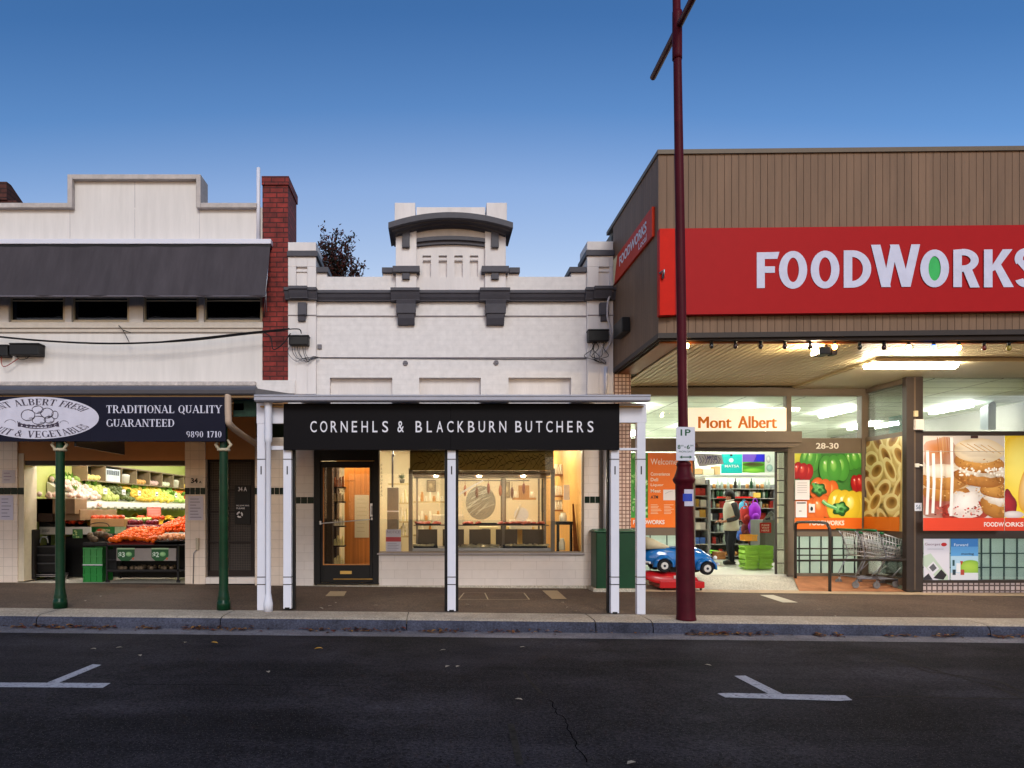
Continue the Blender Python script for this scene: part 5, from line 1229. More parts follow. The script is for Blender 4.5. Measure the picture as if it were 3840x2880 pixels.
mb = MB(); mb.pbox(3462, 1480, 3570, 1545, 17.5, .1); mb.build('light_panel', Emit('light panel', 'ffffff', 3), fw)
# roller shutter box
mb = MB(); mb.pbox(2600, 1617, 3008, 1660, 12.9, .46); mb.pprism([(2612, 1660), (3000, 1660), (2990, 1678), (2620, 1678)], 12.93, .4)
o = mb.build('shutter_box', frm, fw, bevel=.006)
mb = MB(); mb.pbox(2606, 1678, 2954, 1684, 12.97, .03); mb.pbox(2606, 1686, 2954, 1690, 13.0, .03); mb.build('shutter_rail', dark_metal, o)
# folded back glass door
mb = MB()
for s in (2908, 2950): mb.pbox(s, 1694, s + 6, 2160, Ym + .1, .04)
for t in (1694, 1755, 1800, 1845, 1892, 1940, 2000, 2060, 2110, 2155): mb.pbox(2914, t, 2950, t + 4, Ym + .11, .03)
do = mb.build('folding_door', dark_metal, fw)
mb = MB(); mb.pbox(2914, 1698, 2950, 2155, Ym + .125, .005); mb.build('pane', Glass('smoky door glass', (.62, .6, .56, 1), .08), do)
# numbers
mb = MB(); text_rect(mb, '28-30', 3060, 1661, 3145, 1683, Ym - .034, .02); mb.build('street_number', M('white numerals', 'e0dcd2', .5), fw)

# ------------------------------------------------------------------ fascia signs
sgn = thing('fascia_sign', 'huge red fascia sign reading FOODWORKS in pale letters with a green O', 'sign', tuple(at(3150, 1179, YC - .12)))
def ft(s, t, Y): v = at(s, t, Y); v.z += TL(v.x); return v
Yq = YC - .11
mb = MB(); a = [ft(2532, 1180, Yq), ft(4300, 1180, Yq), ft(4300, 857, Yq), ft(2532, 857, Yq)]; mb.hexa(a + [q + Vector((0, .09, 0)) for q in a]); mb.build('panel', M('sign red', 'a6191b', .5, var=.03, spec=.1), sgn)
mb = MB(); a = [ft(2474, 1182, Yq - .02), ft(2531, 1181, Yq - .02), ft(2531, 857, Yq - .02), ft(2474, 857, Yq - .02)]; mb.hexa(a + [q + Vector((0, .11, 0)) for q in a]); mb.build('end_panel', M('sign orange red', 'c81a06', .5, spec=.1), sgn)
lay = [0]
mb = MB()
def lp(pts, m=0):
    lay[0] += 1; mb.m = m; f = [ft(x, y, Yq - .006 - .0006 * (lay[0] % 20)) for x, y in pts]; mb.face(f)
    n = len(f)
def lring(cx, cy, rx, ry, ix, iy, a0=0, a1=360, n=30, m=0):
    lay[0] += 1; mb.m = m; Y_ = Yq - .006 - .0006 * (lay[0] % 20)
    for i in range(n):
        a = rad(a0 + (a1 - a0) * i / n); b = rad(a0 + (a1 - a0) * (i + 1) / n)
        mb.face([ft(cx + rx * math.cos(a), cy + ry * math.sin(a), Y_), ft(cx + rx * math.cos(b), cy + ry * math.sin(b), Y_), ft(cx + ix * math.cos(b), cy + iy * math.sin(b), Y_), ft(cx + ix * math.cos(a), cy + iy * math.sin(a), Y_)])
def lrib(pts, wd):
    for (x0, y0), (x1, y1) in zip(pts[:-1], pts[1:]):
        lp([(x0 - wd / 2, y0), (x0 + wd / 2, y0), (x1 + wd / 2, y1), (x1 - wd / 2, y1)])
lp([(2838, 950), (2868, 950), (2868, 1084), (2838, 1084)]); lp([(2868, 950), (2923, 949), (2915, 975), (2868, 975)]); lp([(2868, 1003), (2906, 1003), (2906, 1027), (2868, 1027)])
lring(2974, 1017, 53, 71, 22, 46); lring(3094, 1017, 54, 71, 23, 46)
lp([(3164, 946), (3196, 946), (3196, 1086), (3164, 1086)]); lring(3196, 1016, 71, 70, 40, 45, -90, 90); lp([(3196, 946), (3197, 946), (3197, 971), (3196, 971)])
lrib([(3284, 926), (3323, 1085)], 35); lrib([(3354, 926), (3323, 1085)], 27); lrib([(3354, 926), (3398, 1085)], 34); lrib([(3434, 926), (3398, 1085)], 33)
lring(3505, 1017, 54, 71, 23, 46)
lp([(3575, 948), (3607, 946), (3607, 1088), (3575, 1088)]); lring(3612, 988, 58, 43, 28, 19, -90, 90); lp([(3607, 945), (3612, 945), (3612, 969), (3607, 969)]); lp([(3607, 1007), (3612, 1007), (3612, 1031), (3607, 1031)]); lp([(3612, 1026), (3645, 1022), (3674, 1090), (3638, 1090)])
lp([(3690, 948), (3722, 948), (3722, 1090), (3690, 1090)]); lp([(3722, 1006), (3760, 948), (3797, 948), (3742, 1020), (3722, 1030)]); lp([(3726, 1012), (3752, 1002), (3802, 1090), (3764, 1090)])
lring(3850, 984, 45, 40, 14, 16, -210, -20); lring(3850, 1052, 45, 40, 14, 16, -30, 160); lp([(3808, 992), (3840, 990), (3892, 1046), (3860, 1052)])
mb.build('lettering', [M('sign letter white', 'cacadd', .5, spec=.1)], sgn)
mb = MB(); mb.face([ft(3505 + 22.5 * math.cos(2 * math.pi * i / 30), 1017 + 49 * math.sin(2 * math.pi * i / 30), Yq - .003) for i in range(30)]); mb.build('green_dot', M('sign green', '3bb35a', .4), sgn)
mb = MB(); mb.tube([ft(2474, 1025, YC - .14), ft(2490, 1012, YC - .2), ft(2486, 1045, YC - .16)], .018, 6); mb.build('bracket', steel, sgn)
# side sign
ss = thing('side_sign', 'narrow orange red sign with white lettering on the canopy side wall', 'sign', (XS - .05, 11.0, 5.36))
mb = MB(); mb.box(XS - .04, XS - .003, 9.97, 12.12, 5.36, 5.78); mb.build('panel', M('side sign red', 'c23216', .5, spec=.1), ss)
mb = MB(); mb.face([(XS - .043, 12.12, 5.36), (XS - .043, 12.06, 5.36), (XS - .043, 11.86, 5.78), (XS - .043, 12.12, 5.78)]); mb.build('cream_corner', M('side sign cream', 'd9c79c', .5), ss)
mb = MB()
uv, f = text_mesh('FOODWORKS', .03); add_flat(mb, uv, f, lambda u, v: Vector((XS - .044, 11.72 - 1.5 * u, 5.53 + .16 * v)))
uv, f = text_mesh('Local', .01); add_flat(mb, uv, f, lambda u, v: Vector((XS - .044, 10.62 - .4 * u, 5.40 + .10 * v))); mb.build('lettering', M('side sign letters', 'd8d3da', .5), ss)
# black box + conduit on the canopy side
mb = MB(); mb.box(XS - .14, XS - .003, 11.2, 11.75, 4.33, 4.56); tag(mb.build('junction_box', black_plastic, bevel=.015), 'slanted black junction box on the brown canopy side wall', 'junction box')
mb = MB(); mb.tube(catmull([at(2318, 1080, 12.1), at(2296, 1092, 12.1), at(2280, 1130, 12.12), at(2278, 1190, 12.14), at(2288, 1225, 12.14), at(2290, 1280, 12.14), at(2266, 1320, 12.15)]), .018, 8)
tag(mb.build('conduit', M('white conduit', 'b8b1b3', .5)), 'curved white conduit between the butcher pier and brown canopy', 'conduit')
mb = MB(); mb.tube([at(2272, 1375, YF - .08), at(2272, 1478, YF - .08)], .03, 8); tag(mb.build('conduit', white_paint), 'straight white conduit at the bottom of the butcher right pier', 'conduit')

# Mont Albert lightbox
lb = thing('window_sign', 'cream glowing sign with orange Mont Albert lettering above the entrance', 'sign', tuple(at(2765, 1614, Ym - .1)))
mb = MB(); mb.pbox(2580, 1530, 2949, 1616, Ym - .07, .05); mb.build('panel', Emit('cream lightbox', 'f6e4cc', .62), lb)
mb = MB(); bold_rect(mb, 'Mont', 2620, 1562, 2742, 1606, Ym - .074, 2); bold_rect(mb, 'Albert', 2768, 1560, 2912, 1606, Ym - .074, 2); mb.build('lettering', M('orange lettering', 'e0801c', .5), lb)

# ------------------------------------------------------------------ canopy lights
fl = thing('canopy_light', 'long glowing oblong fluorescent light on the smooth canopy ceiling', 'light', tuple(at(3452, 1348, 10.9)))
mb = MB(); x0, x1 = 6.76, 8.12; mb.box(x0, x1, 10.95, 11.12, ZS - .07, ZS - .052); mb.build('base', white_paint, fl)
mb = MB(); mb.xprism([(10.93, ZS - .071), (10.95, ZS - .12), (11.0, ZS - .135), (11.07, ZS - .135), (11.12, ZS - .12), (11.14, ZS - .071)], x0 + .0, x1); mb.build('diffuser', Emit('canopy diffuser', 'ffeed0', 115), fl)
fd = thing('floodlight', 'black twin floodlight under the canopy beside the string bulbs', 'floodlight', tuple(at(3097, 1320, 10.0)))
q = at(3097, 1320, 10.0)
mb = MB(); mb.box(q.x - .14, q.x + .02, q.y - .1, q.y + .1, q.z - .05, q.z + .05); mb.box(q.x + .05, q.x + .13, q.y - .06, q.y + .06, q.z - .05, q.z + .05); mb.tube([(q.x, q.y, q.z), (q.x, q.y, ZS)], .025, 8); mb.build('housing', black_plastic, fd, bevel=.015)
mb = MB(); mb.hexa([q + Vector(v) for v in ((-.16, -.02, -.03), (-.145, -.02, -.03), (-.125, -.02, .055), (-.14, -.02, .06), (-.16, .10, -.03), (-.145, .10, -.03), (-.125, .10, .055), (-.14, .10, .06))]); mb.build('lens', Emit('flood lens', 'ffe4b0', 950), fd)
st = thing('string_lights', 'string of coloured festoon bulbs along the canopy front edge', 'string lights', tuple(at(3150, 1280, YC + .08)))
YB = YC + .09
mb = MB(); mb.tube([at(2500, 1272, YB), at(2900, 1275, YB), at(3300, 1280, YB), at(3790, 1284, YB), at(3960, 1250, YB)], .009, 6); mb.build('cord', cable_mat, st)
bx = [2576, 2668, 2758, 2853, 2943, 3038, 3130, 3224, 3315, 3408, 3501, 3596, 3690, 3783]
lit = {0: 'ffc070', 6: 'ffb060', 9: 'ffb468', 10: '4a7aff', 11: 'ffb468'}
cols_ = ['2a1512', '141a20', '2a1210', '2a1a10', '2a1210', '', '', '18201a', '2a1210', '', '', '', '5a1a10', '8a7a30']
for i, s in enumerate(bx):
    X = wx(s, YB); z = wz(1274 + i * .7, YB)
    mb = MB(); mb.lathe([(.022, z - .05), (.024, z - .01), (.016, z), (.016, z + .012)], X, YB, 10); so = mb.build('socket', black_plastic, st)
    mb = MB(); mb.ball((X, YB, z - .085), .032, .032, .04, 10, 8)
    mb.build('bulb', Emit('lit bulb %d' % i, lit[i], 45 if i != 10 else 12) if i in lit else M('unlit bulb %d' % i, cols_[i] or '2a1a14', .2, spec=.6), st)

# ------------------------------------------------------------------ posters
FWO = 'e8721e'
p = Print(plane_fn(Ym - .02)); clip = (2366, 1700, 2430, 1945)
p.rect(2366, 1698, 2430, 1978, '3f9a3a')
for k in range(46):
    cx_, cy_ = RN.uniform(2372, 2424), RN.uniform(1706, 1935); p.blob(cx_, cy_, RN.uniform(8, 15), RN.uniform(5, 9), RN.choice(['b5e89a', '9be07e', 'd3f2bc', '6fc95a']), RN.choice(['2f8a30', '4fae45', '1f6a24']), RN.uniform(0, 180), .12, 5, 14, clip=clip)
p.rect(2366, 1942, 2430, 1978, FWO)
p.rect(2430, 1698, 2597, 1978, FWO)
p.text('Welcome', 2440, 1720, 2538, 1742, 'f0dfd0', 0)
for i, (tx, x1) in enumerate((('Convenience', 2512), ('Deli', 2468), ('Liquor', 2488), ('Meat', 2478))): p.text(tx, 2440, 1771 + i * 21, x1, 1784 + i * 21, 'efd6bc', .02)
p.text('ATM', 2440, 1858, 2468, 1870, '3a2416', .03); p.rect(2487, 1836, 2532, 1876, 'ded8d6'); p.line([(2494, 1852), (2506, 1845), (2522, 1841)], 1.2, '8a8f94')
for i in range(7): p.rect(2440, 1892 + i * 5.5, 2440 + RN.uniform(22, 42), 1894 + i * 5.5, 'efc79c'); p.rect(2490, 1892 + i * 5.5, 2490 + RN.uniform(22, 42), 1894 + i * 5.5, 'efc79c')
p.text('FOODWORKS', 2374, 1950, 2492, 1966, 'f0e2d6', .03)
tag(p.build('window_poster', print_mat), 'orange welcome poster with green leafy side left of the entrance', 'poster')
# peppers
p = Print(plane_fn(Ym - .02)); clip = (2980, 1700, 3232, 1942)
p.rect(2980, 1700, 3232, 1984, '3d7a34')
p.blob(2985, 1712, 30, 26, 'd8d84a', 'b8b030', 0, .05, 4, clip=clip)
def pepper(cx_, cy_, r, k_, lo, mid, hi, rot=0, n=3):
    for i in range(n):
        a = rad(rot) ; u = (i - (n - 1) / 2) / n * 1.35; ox, oy = u * r * math.cos(a), u * r * math.sin(a); w_ = r * .40
        p.blob(cx_ + ox, cy_ + oy, w_ * 1.05, r * k_, lo, lo, rot, clip=clip)
    for i in sorted(range(n), key=lambda i: -abs(i - (n - 1) / 2)):
        a = rad(rot); u = (i - (n - 1) / 2) / n * 1.3; ox, oy = u * r * math.cos(a), u * r * math.sin(a); w_ = r * .38
        ed = tuple(.62 * a_ + .38 * b_ for a_, b_ in zip(lin(mid), lin(lo))); p.blob(cx_ + ox, cy_ + oy, w_ * 1.12, r * k_ * .97, mid, ed, rot, hx=-.15, hy=-.25, clip=clip); p.blob(cx_ + ox - w_ * .1, cy_ + oy - r * k_ * .2, w_ * .5, r * k_ * .45, hi, mid, rot, hx=-.1, hy=-.3, clip=clip)
        p.blob(cx_ + ox - w_ * .25, cy_ + oy - r * k_ * .42, w_ * .16, r * k_ * .14, 'f4f6ea', hi, rot - 15, clip=clip)
G = ('1e5420', '4fa03c', '9ad66c'); R_ = ('5c0a10', 'b01c20', 'e05a4c'); O_ = ('a83a10', 'e0702a', 'f4a868'); Y_ = ('b08a18', 'e2c634', 'f6ee94')
pepper(3040, 1722, 46, .95, *G, rot=15); pepper(3205, 1722, 46, .85, *G, rot=-12); pepper(3010, 1768, 46, .72, *R_, rot=10); pepper(3225, 1812, 40, .85, *R_, rot=-8)
pepper(3128, 1756, 66, .80, *G, rot=-4); pepper(3020, 1910, 52, .85, *O_, rot=0); pepper(3090, 1836, 62, .66, *O_, rot=12); pepper(3070, 1905, 62, .72, *O_, rot=-14, n=3)
pepper(3178, 1898, 84, .72, *Y_, rot=6, n=4)
for cx_, cy_, r_, ro in ((3072, 1836, 24, 20), (3152, 1908, 26, 0)):
    p.blob(cx_, cy_, r_ * 1.15, r_, '2c6a2a', '17441a', ro, .14, 5); p.blob(cx_ - 2, cy_ - 3, r_ * .85, r_ * .7, '86c878', '2f7a34', ro, .2, 6); p.blob(cx_ + 3, cy_ + 2, r_ * .35, r_ * .3, '1f5524', '3f8a3c', ro)
p.line([(3085, 1878), (3100, 1892), (3140, 1908)], 13, '5aa860'); p.line([(3085, 1876), (3100, 1889), (3138, 1904)], 5, 'a5dca0'); p.line([(3046, 1812), (3066, 1832)], 10, '5aa858')
p.rect(2980, 1942, 3232, 1984, 'e06a20'); p.text('FOODWORKS', 3036, 1952, 3166, 1970, 'f0dfcf', .03)
p.rect(2982, 1800, 3036, 1874, 'e2dcda'); p.rect(2984, 1880, 3026, 1940, 'e2dcda'); p.rect(3033, 1890, 3056, 1922, 'e0dcda')
for i in range(5): p.rect(2990, 1810 + i * 9, 3026, 1812 + i * 9, 'a8a4a6')
p.rect(2988, 1884, 3022, 1888, '303030'); p.rect(2996, 1915, 3006, 1918, '70706e'); p.blob(3044, 1908, 5, 8, '303030', '303030')
tag(p.build('window_poster', print_mat), 'poster of green, red, orange and yellow capsicums right of the entrance', 'poster')
# pasta poster on the return wall (plane x = XW, seen from the left)
def ret(x, y, k): # x: 0..100 along depth (0 = deep end), y: 0..100 downward
    return Vector((XW - .012 - k, YR - .08 - (YR - .08 - 12.3) * x / 100, 2.78 - (2.78 - 1.12) * y / 100))
p = Print(ret); p.rect(0, 0, 100, 100, 'd8c47c'); clip = (0, 0, 100, 86)
for j in range(6):
    for i in range(4):
        cx_, cy_ = i * 40 + (20 if j % 2 else 0) - 6 + RN.uniform(-4, 4), 2 + j * 17 + RN.uniform(-3, 3); ro = RN.uniform(-35, 35)
        dx_, dy_ = RN.uniform(-8, 8), RN.uniform(5, 9)
        p.blob(cx_ + dx_, cy_ + dy_, 21, 10, 'efe0a0', 'c6aa5c', ro, clip=clip); p.blob(cx_ + dx_ / 2, cy_ + dy_ / 2, 22, 10.5, 'f8f0bc', 'e0cc84', ro, clip=clip); p.blob(cx_, cy_, 21, 9.5, 'f0e2a0', 'f4eab2', ro, clip=clip); p.blob(cx_ + 1, cy_ + .6, 15, 6.4, '6e4418', 'c9a25a', ro, hx=.2, hy=-.4, clip=clip)
p.rect(0, 85, 100, 100, 'ee7f22')
tag(p.build('window_poster', print_mat), 'yellow tube pasta poster on the slanting side window of the recess', 'poster')
mb = MB(); mb.box(XW + .3, XW + .31, 12.45, 13.15, 2.9, 3.22); tag(mb.build('hanging_placard', M('teal placard', '2f97a0', .4, var=.15)), 'teal placard inside the side window above the pasta poster', 'placard')
# cake poster
p = Print(plane_fn(YW - .02)); clip = (3462, 1634, 3766, 1942)
p.rect(3462, 1634, 3766, 1990, 'cfc6bf')
p.blob(3530, 1700, 70, 60, 'c07a44', 'b9998a', 0, .1, 5, clip=clip)
p.blob(3520, 1880, 80, 70, 'a03028', 'b88a78', 0, .08, 5, clip=clip); p.blob(3620, 1920, 90, 46, '8a2018', 'a84030', 0, .06, 7, clip=clip)
p.blob(3545, 1845, 90, 36, 'c98f44', '9a5e22', 0, .03, 6, clip=clip); p.blob(3540, 1822, 92, 14, 'e8dcc8', 'c9a878', 0, .08, 9, clip=clip); p.blob(3545, 1800, 95, 38, 'd09a52', 'a86c2c', 0, .03, 5, clip=clip); p.blob(3540, 1766, 92, 26, 'ece4d8', 'd8c8b0', 0, .05, 7, clip=clip)
p.blob(3620, 1900, 60, 60, 'efeae4', 'd8cdc4', 20, .15, 5, clip=clip)
p.blob(3735, 1900, 62, 44, 'c88c40', '945a20', 25, .03, 6, clip=clip); p.blob(3745, 1875, 58, 22, 'ece6de', 'cbb8a0', 15, .1, 9, clip=clip); p.blob(3740, 1840, 66, 28, 'd0984a', 'a06428', 5, .02, 5, clip=clip)
p.blob(3672, 1790, 98, 36, 'c98c44', '9a5c20', 8, .03, 6, clip=clip); p.blob(3680, 1762, 100, 26, 'f0ebe4', 'd5c6b0', 8, .1, 11, clip=clip); p.blob(3672, 1735, 96, 38, 'd8a050', 'a86c2c', 6, .02, 5, clip=clip); p.blob(3672, 1690, 96, 46, 'f2e8d6', 'd8c4a0', 2, .02, 5, clip=clip)
for _ in range(150):
    cx_, cy_ = RN.choice(((3545, 1845), (3545, 1800), (3735, 1900), (3740, 1840), (3672, 1790), (3672, 1735))); q_ = RN.choice(('e2b878', 'b8803c', '8a5420', 'dca860')); p.blob(min(3762, cx_ + RN.uniform(-82, 82)), cy_ + RN.uniform(-14, 22), RN.uniform(1.5, 5), RN.uniform(1, 2.6), q_, q_, RN.uniform(-30, 30), n=7, clip=clip)
for _ in range(60): q_ = RN.choice(('c03a30', '6a140f', 'd86a58')); p.blob(RN.uniform(3500, 3690), RN.uniform(1900, 1938), RN.uniform(2, 5), RN.uniform(1.4, 3), q_, q_, n=7, clip=clip)
for _ in range(40): p.blob(RN.uniform(3600, 3762), RN.uniform(1755, 1782), RN.uniform(3, 8), RN.uniform(2, 7), 'f7f3ec', 'd6cbb8', n=9, clip=clip)
for k in range(5): p.line([(3600 + k * 26, 1662 + k * 2), (3650 + k * 26, 1690 + k * 3)], 3, 'c9a368')
for k in range(6): p.line([(3515 + k * 9, 1640), (3520 + k * 9, 1700)], 3, RN.choice(['b9854e', 'c9a06c', 'a86a38']))
for x_, t0, t1 in ((3478, 1690, 1930), (3500, 1700, 1925), (3528, 1690, 1900), (3568, 1640, 1935)): p.line([(x_, t0), (x_ + 3, (t0 + t1) / 2), (x_ - 2, t1)], 11 if x_ != 3528 else 6, 'e8e2de')
p.rect(3462, 1692, 3766, 1694, 'a89888'); p.rect(3640, 1634, 3668, 1644, '3a1c14')
p.rect(3462, 1942, 3766, 1990, 'd8432a')
p.text('FOODW', 3690, 1958, 3765, 1975, 'ecdcd4', .03)
tag(p.build('window_poster', print_mat), 'poster of cream filled cakes over a red strip in the front window', 'poster')
p = Print(plane_fn(YW - .02)); clip = (3768, 1634, 4080, 1942)
p.rect(3768, 1634, 4080, 1990, 'f2d22a'); p.blob(3850, 1760, 110, 150, 'f8e878', 'f0c81c', 0, clip=clip); p.blob(3855, 1830, 34, 90, 'e8c890', 'dca030', 10, clip=clip); p.blob(3785, 1890, 26, 55, 'b02830', '701828', -15, .1, 5, clip=clip); p.blob(3800, 1930, 40, 14, 'e8e0dc', 'c8b8b8', 0, clip=clip)
p.rect(3768, 1942, 4080, 1990, 'd8432a'); p.text('ORKS', 3769, 1958, 3838, 1975, 'ecdcd4', .03)
tag(p.build('window_poster', print_mat), 'bright yellow drink poster cut by the right edge of the photo', 'poster')
p = Print(plane_fn(YW - .02)); p.rect(3464, 2020, 3561, 2175, 'd3cfd8'); p.text('Georges', 3468, 2036, 3526, 2048, '6a3a48', .0); p.blob(3540, 2042, 11, 7, 'c03030', 'b02028')
p.rect(3478, 2058, 3538, 2060, 'a8a4ae'); p.poly([(3464, 2085), (3490, 2075), (3556, 2160), (3556, 2175), (3520, 2175), (3464, 2120)], 'b7c6b4'); p.poly([(3476, 2128), (3500, 2105), (3522, 2132), (3498, 2155)], 'd6d3da'); p.poly([(3484, 2128), (3500, 2113), (3513, 2130), (3498, 2144)], '5d5c62')
p.poly([(3500, 2168), (3530, 2135), (3550, 2156), (3538, 2174)], '2c2b30'); p.poly([(3464, 2166), (3482, 2150), (3498, 2174), (3464, 2175)], '34333a')
tag(p.build('window_poster', print_mat), 'white brochure poster with grey diamond shapes low in the front window', 'poster')
p = Print(plane_fn(YW - .02)); p.rect(3565, 2020, 3668, 2175, '5a9ad0'); p.rect(3565, 2020, 3668, 2050, '3a78b8'); p.rect(3565, 2085, 3668, 2175, 'a8c8dc'); p.text('Forward', 3578, 2038, 3630, 2048, 'dce8f0', .0); p.text('moving', 3605, 2073, 3652, 2083, '30404a', .02)
p.blob(3640, 2130, 46, 30, 'a9c850', '78a83a', 0, clip=(3565, 2085, 3668, 2150)); p.rect(3565, 2148, 3668, 2175, 'd0d2d8'); p.rect(3572, 2100, 3580, 2122, '2a4a50'); p.poly([(3600, 2104), (3612, 2104), (3606, 2120)], 'b04030'); p.rect(3572, 2136, 3584, 2156, '2c3c44'); p.rect(3602, 2136, 3616, 2156, 'a84838'); p.rect(3586, 2112, 3602, 2146, 'dfe0e2')
tag(p.build('window_poster', print_mat), 'sky blue poster with green hill low in the front window', 'poster')
# little boxes on the pillar
mb = MB(); mb.pbox(3430, 1540, 3444, 1562, YW - .07, .036); tag(mb.build('switch_box', M('cream switch', 'b9a888', .5), bevel=.004), 'small cream switch box high on the dark pillar', 'switch box')
mb = MB(); mb.pbox(3434, 1572, 3466, 1612, YW - .09, .056); tag(mb.build('switch_box', M('white switch', 'c9c2bd', .5), bevel=.006), 'white square box below the cream switch box on the dark pillar', 'switch box')
mb = MB(); mb.pbox(3434, 1738, 3448, 1752, YW - .06, .026); mb.tube([at(3448, 1744, YW - .06), at(3460, 1746, YW - .09)], .016, 6); tag(mb.build('hook', M('white hook', 'c9c5bd', .4), bevel=.003), 'white hook fitting halfway up the dark pillar', 'hook')
p = Print(plane_fn(YW - .036)); p.rect(3430, 1886, 3457, 1916, 'c3c6d2'); p.text('56', 3435, 1893, 3452, 1910, '5d6a80', .02); tag(p.build('sticker', print_mat), 'pale square sticker on the dark pillar at waist height', 'sticker')
mb = MB(); mb.hexa([at(3676, 1610, 14.6), at(3706, 1612, 14.2), at(3706, 1515, 14.2), at(3676, 1530, 14.6), at(3680, 1610, 15.2), at(3735, 1612, 15.2), at(3735, 1497, 15.2), at(3680, 1530, 15.2)]); tag(mb.build('ceiling_unit', M('grey unit', '4e5a62', .5, var=.2)), 'dark grey hanging unit seen through the right transom window', 'hanging unit')
for s in (2600, 2990): q = at(s, 1443, 13.25); mb2 = MB(); mb2.lathe([(.03, q.z), (.04, q.z + .02), (.04, q.z + .06)], q.x, q.y, 10); tag(mb2.build('spotlight', M('brass spot', 'b89a4c', .4)), 'small brass downlight at the back of the canopy ' + ('behind the maroon pole' if s == 2600 else 'at the end of the soffit trim'), 'downlight')

# ================================================================== street pole
pm = M('maroon paint', '48101a', .5, spec=.1, var=.18, scale=5, bump=.06, bscale=20, var2=.12, scale2=1.2)
YO = 8.86
X0 = wx(2573, YO); z0 = zp(X0)
po = thing('street_pole', 'tall maroon street light pole with fluted base collar and cross arm', 'street pole', (X0, YO, z0))
lean = (-.0155, 0)
zz = lambda t: wz(t, YO)
mb = MB()
mb.lathe([(.125, z0), (.122, z0 + .02), (.116, z0 + .05), (.112, zz(1990)), (.108, zz(1880)), (.106, zz(1815)), (.122, zz(1810)), (.136, zz(1801)), (.136, zz(1796)), (.118, zz(1788)), (.096, zz(1770)), (.082, zz(1752)), (.085, zz(1748)), (.092, zz(1744)), (.085, zz(1737)), (.066, zz(1728)), (.06, zz(1715)), (.06, zz(1300)), (.056, zz(700)), (.05, zz(150)), (.045, 9.2)], X0, YO, 24, lean, z0)
mb.build('shaft', pm, po)
ax = X0 + lean[0] * (7.55 - z0)
mb = MB(); mb.tube([(ax + .02, 6.4, 7.56), (ax + .02, 9.9, 7.56)], .042, 12); mb.build('cross_arm', pm, po)
mb = MB(); mb.lathe([(.060, 7.15), (.060, 7.2), (.06, 7.72), (.060, 7.75)], ax + .003, YO, 16); mb.build('arm_collar', pm, po)
sgp = thing('parking_sign', 'white parking sign with green 1P lettering strapped to the maroon pole', 'parking sign', tuple(at(2571, 1727, YO - .12)))
Yp = YO - .13
mb = MB(); mb.pbox(2536, 1601, 2606, 1727, Yp, .004); mb.build('plate', M('sign plate white', 'c9c8d2', .4, var=.03), sgp)
mb = MB(); text_rect(mb, '1P', 2552, 1610, 2590, 1634, Yp - .002, .02); text_rect(mb, '8', 2541, 1668, 2552, 1684, Yp - .002, .02); text_rect(mb, 'AM', 2553, 1668, 2563, 1675, Yp - .002); text_rect(mb, '-', 2566, 1675, 2572, 1678, Yp - .002); text_rect(mb, '6', 2575, 1668, 2587, 1684, Yp - .002, .02); text_rect(mb, 'PM', 2589, 1668, 2600, 1675, Yp - .002); text_rect(mb, 'MON-SAT', 2546, 1690, 2598, 1697, Yp - .002)
mb.face([at(2548, 1714, Yp - .002), at(2558, 1708, Yp - .002), at(2558, 1712, Yp - .002), at(2586, 1712, Yp - .002), at(2586, 1708, Yp - .002), at(2596, 1714, Yp - .002), at(2586, 1720, Yp - .002), at(2586, 1716, Yp - .002), at(2558, 1716, Yp - .002), at(2558, 1720, Yp - .002)])
mb.build('lettering', M('sign green lettering', '1d5238', .5), sgp)
mb = MB(); mb.lathe([(.075, zz(1625)), (.075, zz(1632))], X0 - .03, YO, 16); mb.lathe([(.075, zz(1700)), (.075, zz(1707))], X0 - .03, YO, 16); mb.build('strap', steel, sgp)
def polar(x, y, k):
    a = (x - 2573) / FPX * YO / .113; return Vector((X0 - .005 + (.113 + k) * math.sin(a), YO - (.113 + k) * math.cos(a), wz(y, YO)))
p = Print(polar, .0008)
for i in range(8): x = 2546 + i * 5.6; p.rect(x, 1836, x + 5.6, 1898, 'c2bccb')
for i in range(4): x = 2552 + i * 8; p.rect(x, 1852, x + 8, 1880, '2440a8')
tag(p.build('sticker', print_mat), 'white sticker with blue square wrapped round the maroon pole', 'sticker')

# ================================================================== tree behind
tr = thing('tree', 'small dark tree with red brown autumn leaves behind the butcher parapet', 'tree', (wx(1260, 19), 19, 0))
bark = M('bark', '3a2c26', .9, var=.2)
mb = MB(); c0 = Vector((wx(1250, 19), 19, 0)); mb.tube([c0, c0 + Vector((.05, 0, 3)), c0 + Vector((-.05, 0, 5.5))], [.16, .12, .08], 8); mb.build('trunk', bark, tr)
tips = [(1216, 884), (1262, 884), (1238, 930), (1298, 912), (1304, 945), (1250, 950), (1275, 955), (1225, 945), (1245, 975), (1285, 970), (1258, 1000), (1235, 1010), (1272, 1015), (1205, 960), (1230, 985), (1270, 985), (1320, 1000), (1365, 1010), (1290, 1000), (1195, 1000), (1250, 1015), (1340, 1030), (1310, 1030), (1215, 1030), (1180, 1050)]
mb = MB(); lf = []
base = c0 + Vector((-.05, 0, 5.3))
for s, t in tips:
    e = at(s, t, 19 + RN.uniform(-.5, .5)); m_ = base.lerp(e, .5) + Vector((RN.uniform(-.15, .15), RN.uniform(-.2, .2), .1)); pts = catmull([base, m_, e], 4)
    mb.tube(pts, [.035 - .028 * i / (len(pts) - 1) for i in range(len(pts))], 5)
    for q in pts[2:]: lf.append(q)
    for q in pts[3:]:
        for _ in range(2):
            e2 = q + Vector((RN.uniform(-.2, .2), RN.uniform(-.25, .25), RN.uniform(.0, .28))); mb.tube([q, e2], [.008, .004], 4); lf += [e2, (q + e2) / 2]
mb.build('branches', bark, tr)
